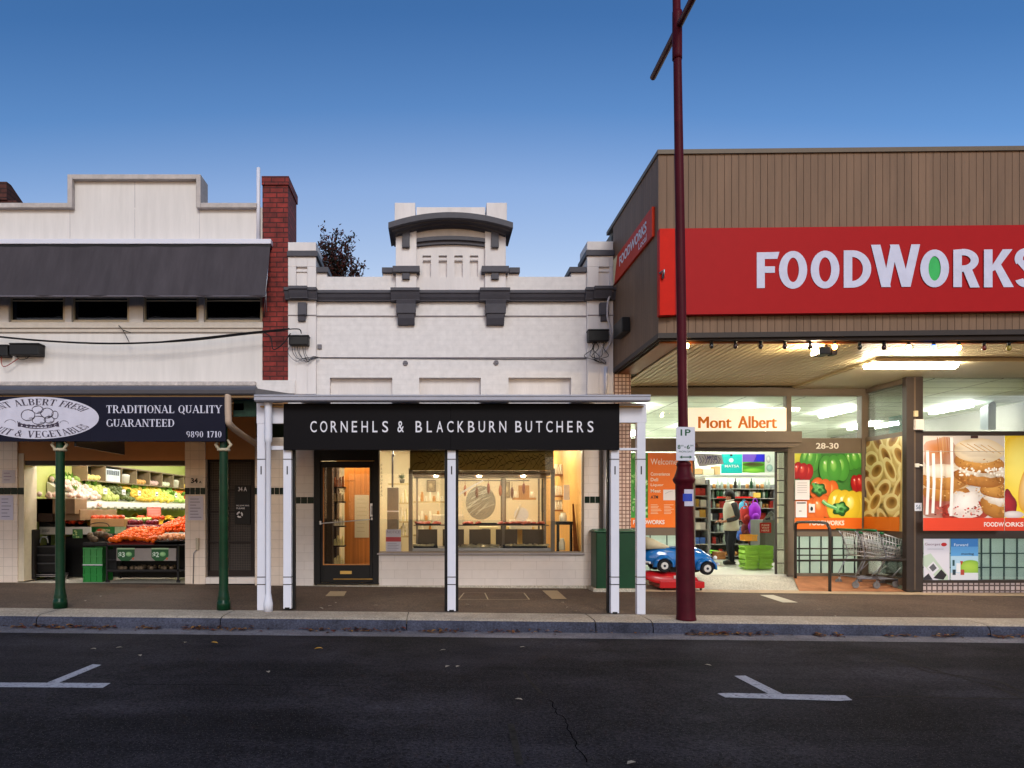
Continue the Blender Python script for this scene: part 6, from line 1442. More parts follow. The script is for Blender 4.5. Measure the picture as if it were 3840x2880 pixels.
mb = MB(); lm = [M('autumn leaf red', '4a2016', .6, var=.2), M('autumn leaf brown', '2c1c14', .6, var=.2), M('autumn leaf dark green', '20241a', .6, var=.2)]
for q in lf:
    for _ in range(9):
        c = q + Vector((RN.gauss(0, .06), RN.gauss(0, .09), RN.gauss(0, .06))); u = Vector((RN.uniform(-1, 1), RN.uniform(-1, 1), RN.uniform(-1, 1))).normalized(); v = u.orthogonal().normalized(); L = RN.uniform(.035, .06)
        mb.m = RN.choice([0, 0, 1, 1, 2]); mb.face([c - u * L, c + v * L * .55, c + u * L, c - v * L * .55])
mb.build('crown', lm, tr)

# ================================================================== ride-on car
CY = 12.35
car = thing('ride_on_car', 'blue coin operated ride-on convertible car on a red base beside the maroon pole', 'ride-on toy', (wx(2560, CY), CY, zp(4.2) + .015))
blue = M('glossy blue fibreglass', '1763a8', .15, var=.04, spec=.6, coat=.5); redb = M('red fibreglass base', 'b0161c', .3, var=.06, coat=.3)
cx0 = lambda s: wx(s, CY - .25)
sz = lambda t: wz(t, CY - .25)
HW = .30
def loft(mb, secs, n=12):
    rings = []
    for x, hw, zb, zt, yc in secs:
        ring = []
        for q in range(n + 1):
            a = math.pi * q / n; c_, s_ = math.cos(a), math.sin(a)
            ring.append((x, yc + hw * (abs(c_) ** .55) * (1 if c_ > 0 else -1), zb + (zt - zb) * (s_ ** .6 if s_ > 0 else 0)))
        rings.append(mb.idx(ring))
    for i in range(len(rings) - 1):
        for q in range(n): mb.addf([rings[i] + q, rings[i] + q + 1, rings[i + 1] + q + 1, rings[i + 1] + q], True)
        mb.addf([rings[i], rings[i + 1], rings[i + 1] + n, rings[i] + n])
    mb.addf([rings[0] + q for q in range(n + 1)]); mb.addf([rings[-1] + q for q in reversed(range(n + 1))])
mb = MB()
loft(mb, [(cx0(2418), .10, sz(2095), sz(2085), CY), (cx0(2428), .18, sz(2105), sz(2068), CY), (cx0(2450), .23, sz(2118), sz(2052), CY), (cx0(2475), .25, sz(2122), sz(2046), CY), (cx0(2505), .25, sz(2124), sz(2050), CY), (cx0(2540), .25, sz(2126), sz(2054), CY), (cx0(2580), .25, sz(2128), sz(2056), CY), (cx0(2610), .24, sz(2128), sz(2052), CY), (cx0(2640), .21, sz(2128), sz(2060), CY), (cx0(2668), .17, sz(2125), sz(2078), CY), (cx0(2686), .12, sz(2122), sz(2095), CY), (cx0(2694), .06, sz(2118), sz(2106), CY)])
mb.build('body', blue, car)
wheels = [(2488, 2121), (2648, 2131)]
for s, t in wheels:
    for sd in (-1, 1):
        mb = MB(); X, Z = cx0(s), sz(t); n = 16; ro, ri = .185, .135
        for w0, w1 in ((0, 1),):
            rr = []
            for i in range(n + 1):
                a = rad(-8 + 196 * i / n); ring = []
                for q in range(7):
                    b = math.pi * q / 6; r = ri + (ro - ri) * math.sin(b) if 0 < q < 6 else ri
                    ring.append((X + r * math.cos(a) * 1.0, CY + sd * (.33 - .15 * q / 6 + .012 * math.sin(b)), Z + r * math.sin(a)))
                rr.append(mb.idx(ring))
            for i in range(n):
                for q in range(6): mb.addf([rr[i] + q, rr[i] + q + 1, rr[i + 1] + q + 1, rr[i + 1] + q], True)
        mb.build('fender', blue, car)
        mb = MB(); yo = CY + sd * .31; mb.tube([(X, yo, Z), (X, yo - sd * .012, Z), (X, yo - sd * .09, Z), (X, yo - sd * .1, Z)], [.10, .112, .112, .10], 20)
        wh = mb.build('wheel', M('toy tyre %d%d' % (s, sd), '0f0f11', .6), car)
        mb = MB(); mb.tube([(X, yo + sd * .003, Z), (X, yo + sd * .012, Z)], [.066, .056], 16); mb.build('rim', mt('toy rim', 'c9c6c2', .35), wh)
        mb = MB(); mb.tube([(X, yo + sd * .013, Z), (X, yo + sd * .02, Z)], [.024, .018], 10); mb.build('hub', mt('toy hub', '2b2c33', .4), wh)
mb = MB(); loft(mb, [(cx0(2424), .16, sz(2062), sz(2026), CY), (cx0(2432), .22, sz(2060), sz(2012), CY), (cx0(2462), .23, sz(2058), sz(2022), CY), (cx0(2492), .20, sz(2058), sz(2038), CY), (cx0(2518), .14, sz(2058), sz(2048), CY)]); mb.build('folded_hood', M('cream vinyl hood', 'b9ad90', .5, var=.1), car)
mb = MB(); mb.box(cx0(2520), cx0(2574), CY - .2, CY + .2, sz(2056), sz(2053)); mb.build('seat', M('toy seat', '2a6aa0', .5), car)
mb = MB(); a = .2
mb.tube([(cx0(2600), CY - a, sz(2054)), (cx0(2588), CY - a, sz(2018)), (cx0(2588), CY + a, sz(2018)), (cx0(2600), CY + a, sz(2054))], .014, 8); mb.build('windscreen_frame', M('toy windscreen', '5fb0a8', .3), car)
mb = MB(); mb.tube([(cx0(2560), CY - .08, sz(2032)), (cx0(2562), CY - .1, sz(2030))], .01, 6)
for i in range(12):
    a0, a1 = 2 * math.pi * i / 12, 2 * math.pi * (i + 1) / 12; mb.tube([(cx0(2572), CY - .1 + .07 * math.cos(a0), sz(2040) + .07 * math.sin(a0)), (cx0(2572), CY - .1 + .07 * math.cos(a1), sz(2040) + .07 * math.sin(a1))], .009, 5)
mb.build('steering_wheel', black_plastic, car)
mb = MB(); mb.tube(catmull([(cx0(2436), CY - .28, sz(2110)), (cx0(2422), CY - .18, sz(2108)), (cx0(2416), CY, sz(2107)), (cx0(2422), CY + .18, sz(2108))]), .02, 8); mb.build('bumper', M('toy bumper white', 'cfd2d6', .3), car)
mb = MB(); mb.tube(catmull([(cx0(2690), CY - .28, sz(2116)), (cx0(2704), CY - .14, sz(2116)), (cx0(2706), CY, sz(2116)), (cx0(2704), CY + .16, sz(2116))]), .018, 8); mb.build('bumper', M('toy bumper front', 'cfd2d6', .3), car)
for sd in (-1, 1): mb = MB(); mb.ball((cx0(2684), CY + sd * .22, sz(2092)), .035, .035, .035, 10, 6); mb.build('headlight', M('toy headlight %d' % sd, 'd6dad8', .15), car)
mb = MB(); mb.xprism([(CY - .1, sz(2150)), (CY - .1, sz(2128)), (CY + .1, sz(2128)), (CY + .1, sz(2150))], cx0(2525), cx0(2585)); mb.build('column', black_plastic, car)
mb = MB(); zb = zp(4.2) + .05
loft(mb, [(cx0(2424), .22, sz(2172), sz(2146), CY), (cx0(2446), .27, sz(2182), sz(2144), CY), (cx0(2480), .28, sz(2192), sz(2146), CY), (cx0(2560), .28, sz(2196), sz(2148), CY), (cx0(2606), .27, sz(2196), sz(2152), CY), (cx0(2620), .26, sz(2196), sz(2166), CY)])
mb.hexa([(cx0(2470), CY - .31, zb), (cx0(2638), CY - .31, zb), (cx0(2638), CY - .31, sz(2180)), (cx0(2470), CY - .31, sz(2178)), (cx0(2470), CY + .31, zb), (cx0(2638), CY + .31, zb), (cx0(2638), CY + .31, sz(2180)), (cx0(2470), CY + .31, sz(2178))])
mb.build('base', redb, car, bevel=.012)
for s in (2490, 2628):
    for sd in (-.25, .25): mb = MB(); mb.lathe([(.02, zp(4.2) + .01), (.02, zb + .005)], cx0(s), CY + sd, 8); mb.build('foot', black_plastic, car)
mb = MB(); mb.pbox(2527, 2158, 2543, 2170, CY - .29, .012); mb.build('coin_plate', M('coin plate', 'b9a9a6', .4), car)

# ================================================================== trolley rail and trolleys
rl = thing('trolley_rail', 'dark bent pipe rail fencing the trolley bay under the capsicum poster', 'rail', (6.8, 12.7, zp(7)))
pipe = M('dark pipe paint', '3a332f', .35, metal=.4, var=.1)
xa, ya, xb_, yb_ = wx(2983, 13.15), 13.15, wx(3112, 12.2), 12.2
zt = 1.27
mb = MB(); mb.tube(catmull([(xa, ya, .2), (xa, ya, 1.1), (xa, ya - .03, zt - .03), (xa + .02, ya - .16, zt), (xb_, yb_ + .2, zt), (xb_, yb_ + .05, zt - .06), (xb_, yb_, zt - .2), (xb_, yb_, .6), (xb_, yb_, zp(7))], 5), .026, 10); mb.build('hoop', pipe, rl)
mb = MB(); zr_ = wz(2099, yb_); mb.tube(catmull([(xb_, yb_, zr_), (wx(3300, yb_), yb_, zr_), (wx(3415, yb_), yb_, zr_), (wx(3428, yb_), yb_ + .03, zr_ + .06), (wx(3428, yb_), yb_ + .06, zr_ + .2), (wx(3418, yb_), yb_ + .08, zr_ + .27)], 5), .02, 8); mb.build('side_rail', pipe, rl)
mb = MB()
for t in (2057, 2082, 2101): mb.tube([(xa, ya, wz(t, ya)), (wx(3240, ya), ya, wz(t, ya))], .012, 8)
mb.build('back_rails', pipe, rl)
def trolley(label):
    """built round the origin; handle at -x, nose at +x"""
    o = thing('shopping_trolley', label, 'shopping trolley', (0, 0, 0), 'trolleys nested in the rail bay')
    mb = MB(); r = .0038
    L = .80; zt0, zt1, zb0, zb1 = .98, .74, .56, .50; w0, w1 = .27, .20
    def P(u, v, sd):                                   # side panel: u along, v up
        return Vector((-.35 + L * u + (.06 * (1 - v) if u < .5 else -.04 * (1 - v)), sd * (w0 + (w1 - w0) * u) * (.9 + .1 * v), (zb0 + (zb1 - zb0) * u) * (1 - v) + (zt0 + (zt1 - zt0) * u) * v))
    for sd in (-1, 1):
        for i in range(15): mb.tube([P(i / 14, 0, sd), P(i / 14, 1, sd)], r, 4)
        for v in (0, .2, .45, .7, 1): mb.tube([P(0, v, sd), P(1, v, sd)], r * (1.7 if v in (0, 1) else 1), 5)
    for v in (0, .2, .45, .7, 1): mb.tube([P(1, v, -1), P(1, v, 1)], r * 1.3, 4); mb.tube([P(0, v, -1), P(0, v, 1)], r, 4)
    for i in range(9):
        k = -1 + 2 * i / 8; a = P(0, 0, 1); b = P(1, 0, 1); mb.tube([(a.x, a.y * k, a.z), (b.x, b.y * k, b.z)], r, 4); c = P(1, 1, 1); mb.tube([(b.x, b.y * k, b.z), (c.x, c.y * k, c.z)], r, 4); e = P(0, 1, 1); mb.tube([(a.x, a.y * k, a.z), (e.x, e.y * k, e.z)], r, 4)
    mb.build('basket', chrome, o)
    mb = MB()
    for sd in (-1, 1):
        mb.tube([(-.42, sd * .26, 1.02), (-.33, sd * .26, .90), (-.22, sd * .25, .58), (-.40, sd * .26, .22), (-.36, sd * .26, .17), (.38, sd * .17, .14)], .012, 7); mb.tube([(-.22, sd * .25, .57), (.2, sd * .2, .50), (.05, sd * .2, .35), (-.1, sd * .22, .2)], .010, 6)
    mb.tube([(.38, -.17, .14), (.38, .17, .14)], .012, 7); mb.tube([(-.3, -.25, .17), (-.3, .25, .17)], .01, 6)
    for i in range(5): y = -.15 + .075 * i; mb.tube([(-.3, y * 1.3, .175), (.37, y, .15)], r, 4)
    mb.build('chassis', steel, o)
    mb = MB(); mb.tube([(-.42, -.28, 1.02), (-.42, .28, 1.02)], .02, 10); mb.build('handle', mt('green trolley plastic', '146238', .35), o)
    mb = MB(); mb.tube([P(0, 1, -1) + Vector((0, -.004, 0)), P(.08, 1, -1) + Vector((0, -.004, .004))], .02, 6); mb.tube([P(1, 1, -1) + Vector((-.1, 0, .01)), P(1, 1, -1) + Vector((0, 0, .01)), P(1, 1, 1) + Vector((0, 0, .01)), P(1, 1, 1) + Vector((-.1, 0, .01))], .017, 6); mb.build('corner_bumper', mt('green trolley plastic', '146238', .35), o)
    for x, y in ((-.38, -.26), (-.38, .26), (.38, -.17), (.38, .17)):
        mb = MB(); mb.tube([(x - .02, y - .014, .06), (x - .02, y + .014, .06)], .06, 14); cs = mb.build('castor', mt('castor grey', '6f6c6a', .5), o)
        mb = MB(); mb.tube([(x - .02, y - .02, .06), (x, y - .02, .15)], .008, 5); mb.tube([(x - .02, y + .02, .06), (x, y + .02, .15)], .008, 5); mb.build('fork', steel, cs)
    return o
t1 = trolley('silver wire trolley with green handle, nearest the entrance in the rail bay')
tx = wx(3262, 12.6)
t1.location = (tx, 12.62, zp(7.4) + .05); t1.rotation_euler = (0, 0, 0)
t2 = dup(t1, (tx + .38, 12.64, zp(7.4) + .04), 0, 'silver wire trolley against the dark pillar at the end of the rail bay')

# ================================================================== shop interior: supermarket
GY = 17.4
def gondola(name, label, x0, x1, Y, d, zs, mat):
    o = thing(name, label, 'shelving', ((x0 + x1) / 2, Y, Fz))
    mb = MB(); mb.box(x0, x1, Y + d, Y + d + .03, Fz, zs[-1] + .1); mb.build('back_panel', M(name + label[:6] + ' back', '55524f', .7), o)
    for z in zs: mb = MB(); mb.box(x0, x1, Y, Y + d - .002, z - .018, z); mb.build('board', mt('shelf grey', '8f8d86', .5), o)
    for x in (x0, x1): mb = MB(); mb.box(x - .02, x + .02, Y - .005, Y + d, Fz, zs[-1] + .1); mb.build('upright', mt('shelf upright', '77787a', .4), o)
    return o
zs = [wz(t, GY) for t in (2085, 2040, 1995, 1950, 1905, 1868, 1832)]
gondola('shelving', 'long shelving run of groceries at the back of the entrance aisle', wx(2662, GY), wx(2908, GY), GY, .4, zs, None)
gx = wx(2604, 15.6); zs2 = [wz(t, 15.6) for t in (2105, 2040, 1985, 1940, 1900, 1858, 1815)]
gondola('shelving', 'short shelf end with yellow and white packets left of the person', gx, wx(2658, 15.6), 15.6, .4, zs2, None)
def proto_bottle(mat, h=.26, r=.036):
    mb = MB(); mb.lathe([(r, 0), (r, h * .6), (r * .4, h * .75), (r * .4, h)], 0, 0, 8); return mb.build('bottle', mat, center=False)
def proto_box(mat, w_=.085, d=.06, h=.17, name='carton'):
    mb = MB(); mb.box(-w_ / 2, w_ / 2, -d / 2, d / 2, 0, h); return mb.build(name, mat, center=False)
def proto_tin(mat, r=.04, h=.11):
    mb = MB(); mb.lathe([(r, 0), (r, h)], 0, 0, 10); return mb.build('tin', mat, center=False)
protos = [(proto_bottle(M('dark bottle', '2a2320', .2)), 'bottle', 'dark glass bottle on the long grocery shelves behind the person'),
          (proto_bottle(M('green bottle', '23402a', .2)), 'bottle', 'green glass bottle on the long grocery shelves behind the person'),
          (proto_bottle(M('clear bottle', '9aa39a', .2), .24), 'bottle', 'pale clear bottle on the long grocery shelves behind the person'),
          (proto_box(M('white carton', 'cfc9c0', .5)), 'carton', 'white carton on the long grocery shelves behind the person'),
          (proto_box(M('red carton', '9c2a22', .5)), 'carton', 'red carton on the long grocery shelves behind the person'),
          (proto_tin(M('amber tin', '9a6a34', .4)), 'tin', 'amber tin on the long grocery shelves behind the person'),
          (proto_box(M('black carton', '26262a', .5), .08, .06, .16), 'carton', 'black carton on the long grocery shelves behind the person')]
used = [False] * 20
def put(k, loc, lst, grp, rz=0):
    pr, cat, lab = lst[k]
    o = pr if not pr.get('placed') else pr.copy()
    if pr.get('placed'): COL.objects.link(o)
    else: pr['placed'] = 1
    o.location = loc; o.rotation_euler = (0, 0, rz); o['label'] = lab; o['category'] = cat; o['group'] = grp
wts = {0: [0, 5, 6, 4, 5], 1: [3, 6, 4, 0, 2], 2: [3, 3, 2, 6, 5], 3: [2, 3, 3, 6, 4], 4: [4, 4, 3, 5, 3, 2], 5: [0, 1, 2, 5, 2, 3], 6: [2, 0, 3, 2, 2, 1, 5]}
for j, z in enumerate(zs):
    x = wx(2668, GY)
    while x < wx(2902, GY):
        if RN.random() < .96: put(RN.choice(wts[j]), (x, GY + RN.uniform(.06, .16), z + .001), protos, 'groceries on the long back shelves', RN.uniform(-.2, .2))
        x += RN.uniform(.078, .1)
protos2 = [(proto_box(M('yellow packet', 'c9a24a', .5), .13, .08, .17, 'packet'), 'packet', 'yellow packet on the short shelf end left of the person'),
           (proto_box(M('white packet', 'd2cec4', .5), .13, .08, .15, 'packet'), 'packet', 'white packet on the short shelf end left of the person'),
           (proto_box(M('red packet', 'b0352c', .5), .12, .08, .16, 'packet'), 'packet', 'red packet on the short shelf end left of the person'),
           (proto_box(M('blue packet', '3f64a8', .5), .12, .08, .14, 'packet'), 'packet', 'blue packet on the short shelf end left of the person')]
w2 = {0: [3, 1], 1: [1, 3], 2: [3, 1, 1], 3: [0, 1], 4: [0, 0, 1], 5: [1, 2, 2], 6: [1, 1, 0]}
for j, z in enumerate(zs2):
    x = gx + .07
    while x < wx(2656, 15.6) - .03:
        put(RN.choice(w2[j]), (x, 15.6 + RN.uniform(.06, .14), z + .001), protos2, 'packets on the short shelf end', RN.uniform(-.15, .15)); x += .145
# cartons on top and hanging banners
for k, (a, b, t0, t1) in enumerate(((2610, 2634, 1756, 1778), (2637, 2678, 1758, 1780), (2680, 2702, 1748, 1780))):
    mb = MB(); mb.pbox(a, t0, b, t1, 16.6, .25); tag(mb.build('cardboard_box', cardboard if k != 1 else M('pale box', 'cabf9c', .7), bevel=.01), ('brown cardboard box at the left on top of the shelving', 'pale flat box in the middle on top of the shelving', 'taller brown box on top of the shelving beside the turquoise banner')[k], 'box')
mb = MB(); mb.pbox(2600, 1780, 2930, 1787, 16.4, .5); tag(mb.build('top_shelf', mt('shelf white', 'c9c8c0', .5)), 'long high white shelf carrying boxes and banners inside the supermarket', 'shelf')
def banner(pts, fill, Y, label):
    p = Print(plane_fn(Y)); fill(p); o = p.build('banner', print_mat); return tag(o, label, 'banner')
def f1(p):
    p.poly([(2603, 1700), (2706, 1704), (2713, 1740), (2622, 1750)], 'cfcbe0')
    for k in range(9): x = 2612 + k * 10; p.line([(x, 1706 + (k % 3) * 3), (x + 9, 1722 + (k % 2) * 8), (x + 2, 1738)], 2.6, '6a62a8' if k % 2 else '7d8490')
    p.text('MYUZ', 2652, 1710, 2690, 1724, '5d58a0', .02)
banner(None, f1, 15.2, 'white banner with purple scribbled pattern hanging in the entrance')
def f2(p):
    p.rect(2704, 1703, 2783, 1775, '1fb5b2'); p.blob(2742, 1726, 9, 8, 'e6f4f2', 'c8e8e6'); p.rect(2738, 1703, 2747, 1711, '1c2a2c'); p.text('MATSA', 2718, 1743, 2772, 1753, 'dff0ee', .02)
banner(None, f2, 16.2, 'turquoise banner with white emblem hanging in the entrance')
def f3(p):
    p.rect(2784, 1703, 2868, 1772, '3a2aa0'); p.poly([(2784, 1703), (2840, 1703), (2825, 1732), (2784, 1738)], '6a4ab0'); p.rect(2784, 1732, 2868, 1772, '4f9a2e'); p.blob(2826, 1742, 40, 9, '3a2c1c', '4a6a24', clip=(2784, 1732, 2868, 1772)); p.blob(2826, 1764, 44, 10, '8fd04a', '4f9a2e', clip=(2784, 1732, 2868, 1774)); p.rect(2836, 1704, 2867, 1728, '2420c0')
banner(None, f3, 16.19, 'purple and green landscape banner beside the turquoise banner')
def f4(p):
    p.rect(2869, 1704, 2904, 1772, 'bfc8c0'); p.blob(2886, 1755, 12, 14, 'a9c8c0', '7a9a94'); p.blob(2882, 1722, 8, 14, 'd8d8d0', '8f9a94')
banner(None, f4, 16.18, 'pale grey green banner at the right above the shelving')
mb = MB(); mb.pbox(2690, 1862, 2830, 1868, GY - .03, .02); tag(mb.build('shelf_strip', M('red price strip', 'b01a1a', .4)), 'red price strip along the long grocery shelves', 'price strip')
mb = MB(); mb.pbox(2826, 1848, 2852, 1866, GY - .05, .03); tag(mb.build('price_card', M('yellow card', 'c9a04a', .5)), 'tan price card on the long grocery shelves', 'price card')
# low green mat and small crate by the person
mb = MB(); mb.pprism([(2640, 2060), (2700, 2066), (2710, 2076), (2640, 2076)], 16.4, .4); tag(mb.build('display_tray', M('lime tray', '7fd03a', .4), bevel=.01), 'lime green tray low on the shelf end behind the ride-on car', 'tray')
mb = MB(); mb.pbox(2690, 2070, 2722, 2098, 15.4, .3); tag(mb.build('wooden_crate', M('small crate', '8a5a34', .6, var=.2), bevel=.01), 'small brown crate on the floor left of the person', 'crate')
# bags hanging right of the person
def bag(cx, cy, Y, rx, ry, mat, label, tilt=0):
    q = at(cx, cy, Y); o = thing('hanging_bag', label, 'bag', (q.x, q.y, q.z - ry))
    mb = MB(); mb.ball(q, rx, .10, ry, 12, 9, .05, Matrix.Rotation(rad(tilt), 3, 'Y')); mb.build('body', mat, o)
    mb = MB(); mb.tube(catmull([q + Vector((-rx * .4, -.05, ry * .9)), q + Vector((-rx * .2, -.05, ry * 1.25)), q + Vector((rx * .2, -.05, ry * 1.25)), q + Vector((rx * .4, -.05, ry * .9))]), .012, 6); mb.build('strap', mat, o)
    mb = MB(); mb.ball(q + Vector((0, -.08, -ry * .3)), rx * .6, .05, ry * .35, 10, 6, .03); mb.build('pocket', mat, o)
bag(2828, 1925, 16.3, .15, .26, M('purple nylon', '8a1fb0', .5, var=.15), 'bright purple bag hanging behind the green baskets', 6)
bag(2828, 1978, 16.25, .14, .2, M('dark purple nylon', '701a98', .5, var=.15), 'second purple bag hanging directly below the bright purple bag', -4)
bag(2795, 1930, 16.35, .12, .24, M('red nylon', '9a2420', .5, var=.2), 'red bag hanging between the person and the purple bag', -8)
bag(2800, 1985, 16.4, .13, .2, M('dark red nylon', '5c1a1c', .5, var=.3), 'dark red bag hanging low behind the person', 4)
bag(2778, 2005, 16.5, .12, .14, M('patterned blue fabric', '3a5aa8', .6, var=.5, scale=30), 'blue patterned bag hanging low behind the person', 0)
bag(2786, 1900, 16.4, .09, .12, M('sky blue nylon', '3f93b8', .5, var=.15), 'small sky blue bag hanging behind the white vest', 0)
o = thing('bag_rack', 'dark wire rack holding the coloured bags behind the baskets', 'rack', tuple(at(2812, 2110, 16.5)))
mb = MB(); mb.tube([at(2812, 2118, 16.55), at(2812, 1880, 16.55)], .02, 8); mb.tube([at(2775, 1890, 16.5), at(2850, 1890, 16.5)], .012, 6); mb.build('stand', dark_metal, o)
# stacked shopping baskets
def baskets(s0, s1, n, mat, t_top, label, Y=14.5, grp=None):
    x0, x1 = wx(s0, Y), wx(s1, Y); z = Fz + .01; h = .30; step = .09
    for i in range(n):
        o = thing('shopping_basket', label, 'basket', ((x0 + x1) / 2, Y + .15, z), grp)
        mb = MB(); t_ = .02
        for k in range(9):
            u0 = k / 9
            for (yy) in (Y, Y + .28): mb.hexa([(x0 + t_ + (x1 - x0 - 2 * t_) * u0, yy, z), (x0 + t_ + (x1 - x0 - 2 * t_) * (u0 + .075), yy, z), (x0 + (x1 - x0) * (u0 + .08), yy - .01, z + h), (x0 + (x1 - x0) * u0, yy - .01, z + h), (x0 + t_ + (x1 - x0 - 2 * t_) * u0, yy + .008, z), (x0 + t_ + (x1 - x0 - 2 * t_) * (u0 + .075), yy + .008, z), (x0 + (x1 - x0) * (u0 + .08), yy, z + h), (x0 + (x1 - x0) * u0, yy, z + h)])
        for zz_ in (z + .04, z + .15, z + h - .03):
            mb.box(x0 + .0, x1, Y - .014, Y - .003, zz_, zz_ + .03); mb.box(x0, x1, Y + .285, Y + .296, zz_, zz_ + .03); mb.box(x0 - .004, x0 + .006, Y - .01, Y + .29, zz_, zz_ + .03); mb.box(x1 - .006, x1 + .004, Y - .01, Y + .29, zz_, zz_ + .03)
        mb.box(x0 + t_, x1 - t_, Y + .01, Y + .27, z, z + .008); mb.build('body', mat, o)
        mb = MB(); mb.tube(catmull([((x0 + x1) / 2 - .14, Y - .016, z + h - .02), ((x0 + x1) / 2 - .1, Y - .03, z + h - .1), ((x0 + x1) / 2 + .1, Y - .03, z + h - .1), ((x0 + x1) / 2 + .14, Y - .016, z + h - .02)]), .01, 6); mb.build('handle', mat, o)
        z += step
limeb = M('lime green plastic', '8fbf45', .4, var=.08); orb = M('orange plastic', 'd99a3a', .4)
baskets(2793, 2842, 3, limeb, 0, 'lime green shopping basket in the left stack inside the entrance', 14.45, 'left stack of lime baskets')
baskets(2846, 2898, 3, limeb, 0, 'lime green shopping basket in the right stack inside the entrance', 14.5, 'right stack of lime baskets')
mb = MB(); x0, x1 = wx(2794, 14.5), wx(2841, 14.5); z = Fz + .60
for k in range(8): mb.box(x0 + (x1 - x0) * k / 8, x0 + (x1 - x0) * (k + .75) / 8, 14.5, 14.51, z, z + .1)
mb.box(x0, x1, 14.495, 14.74, z - .01, z); mb.box(x0, x1, 14.488, 14.498, z + .09, z + .12); mb.box(x0, x1, 14.74, 14.75, z, z + .12)
tag(mb.build('shopping_basket', orb), 'orange shopping basket on top of the left lime stack', 'basket')
o = thing('sign_stand', 'small red sign on a grey stand behind the lime baskets', 'sign stand', tuple(at(2865, 2090, 14.9)))
mb = MB(); p = Print(plane_fn(14.9)); p.rect(2849, 1960, 2892, 1998, 'b81a1c')
for k, tx in enumerate(('PLEASE', 'WAIT', 'HERE')): p.text(tx, 2856, 1966 + k * 10, 2885, 1973 + k * 10, 'e4c4c0', .02)
p.build('panel', print_mat, o); mb.pbox(2850, 1998, 2870, 2100, 14.92, .06); mb.build('post', M('grey stand', '5f5c5a', .4), o)
mb = MB(); mb.hexa([at(2855, 1955, 15.3), at(2905, 1930, 15.3), at(2890, 1915, 15.3), at(2860, 1950, 15.3), at(2855, 1955, 15.8), at(2905, 1930, 15.8), at(2890, 1915, 15.8), at(2860, 1950, 15.8)]); mb.pbox(2860, 1950, 2912, 2110, 15.3, .6); tag(mb.build('checkout_counter', M('grey counter', '6a6a68', .5, var=.1), bevel=.02), 'grey checkout counter behind the folded glass door', 'counter')

# ================================================================== person
YQ = 15.9
PXc = wx(2740, YQ); zf = .268
def PW(s, t, dy=0): q = at(s, t, YQ + dy); return q
per = thing('person', 'person in a white vest and dark sleeves standing side-on inside the supermarket entrance', 'person', (PXc, YQ, zf))
def skin_mesh(name, verts, edges, radii, mat, sub=1):
    me = bpy.data.meshes.new(name); off = ORG[per]
    me.from_pydata([tuple(Vector(v) - off) for v in verts], edges, []); me.materials.append(mat)
    o = bpy.data.objects.new(name, me); COL.objects.link(o); o.parent = per; ORG[o] = Vector(off)
    sk = o.modifiers.new('skin', 'SKIN'); sk.use_smooth_shade = True
    for i, r in enumerate(radii):
        me.skin_vertices[0].data[i].radius = (r, r) if not isinstance(r, tuple) else r
    me.skin_vertices[0].data[0].use_root = True
    ss_ = o.modifiers.new('sub', 'SUBSURF'); ss_.levels = sub; ss_.render_levels = sub
    return o
skin_m = M('skin', 'a8765c', .5); hair_m = M('dark hair', '1c1514', .6, var=.2); vest_m = M('white vest', 'cdc6b6', .8, var=.06); slv = M('dark grey sleeve', '3a3a3e', .8, var=.1); trs = M('dark trousers', '22242c', .8, var=.15); shoe_m = M('dark grey shoes', '3a3836', .6)
B = lambda dx, dy, h: Vector((PXc + dx, YQ + dy, zf + h))
vs = [B(0, 0, .90), B(.01, 0, 1.08), B(0, 0, 1.26), B(-.015, 0, 1.38), B(-.03, 0, 1.46), B(-.05, 0, 1.53), B(-.045, 0, 1.60)]
es = [(0, 1), (1, 2), (2, 3), (3, 4), (4, 5), (5, 6)]
rs = [.13, .12, .13, .09, .05, .085, .07]
def add(v, r, frm): vs.append(v); rs.append(r); es.append((frm, len(vs) - 1)); return len(vs) - 1
for sd in (-1, 1):
    sh = add(B(0, sd * .17, 1.34), .055, 2); el = add(B(.05, sd * .20, 1.09), .042, sh); wr = add(B(-.16, sd * .15, .98), .030, el); pa = add(B(-.22, sd * .14, .965), .032, wr)
    for k in range(4):
        f1_ = add(B(-.265, sd * .14 + (k - 1.5) * .018, .955), .009, pa); f2_ = add(B(-.285 - .006 * (k in (1, 2)), sd * .14 + (k - 1.5) * .018, .935), .008, f1_)
    th = add(B(-.235, sd * .14 - sd * .035, .985), .010, pa); add(B(-.262, sd * .14 - sd * .04, .985), .008, th)
    hp = add(B(0, sd * .09, .84), .09, 0); kn = add(B(-.01 + sd * .02, sd * .095, .47), .06, hp); an = add(B(.02 + sd * .03, sd * .095, .09), .04, kn); add(B(-.10 + sd * .03, sd * .095, .035), .035, an)
skin_mesh('body', vs, es, rs, skin_m, 1)
mb = MB(); mb.ball(B(-.03, 0, 1.585), .105, .088, .10, 14, 10); mb.ball(B(.03, 0, 1.52), .07, .075, .11, 12, 8); mb.build('hair', hair_m, per)
mb = MB(); mb.ball(B(-.155, -.0, 1.525), .018, .014, .022, 8, 6); mb.build('nose', skin_m, per)
mb = MB()
for sd in (-1, 1): mb.ball(B(-.135, sd * .032, 1.555), .012, .012, .008, 8, 6)
mb.build('eyes', black_plastic, per)
mb = MB(); mb.tube([B(-.138, -.025, 1.485), B(-.143, 0, 1.483), B(-.138, .025, 1.485)], .006, 5); mb.build('mouth', M('lips', '8a4a42', .5), per)
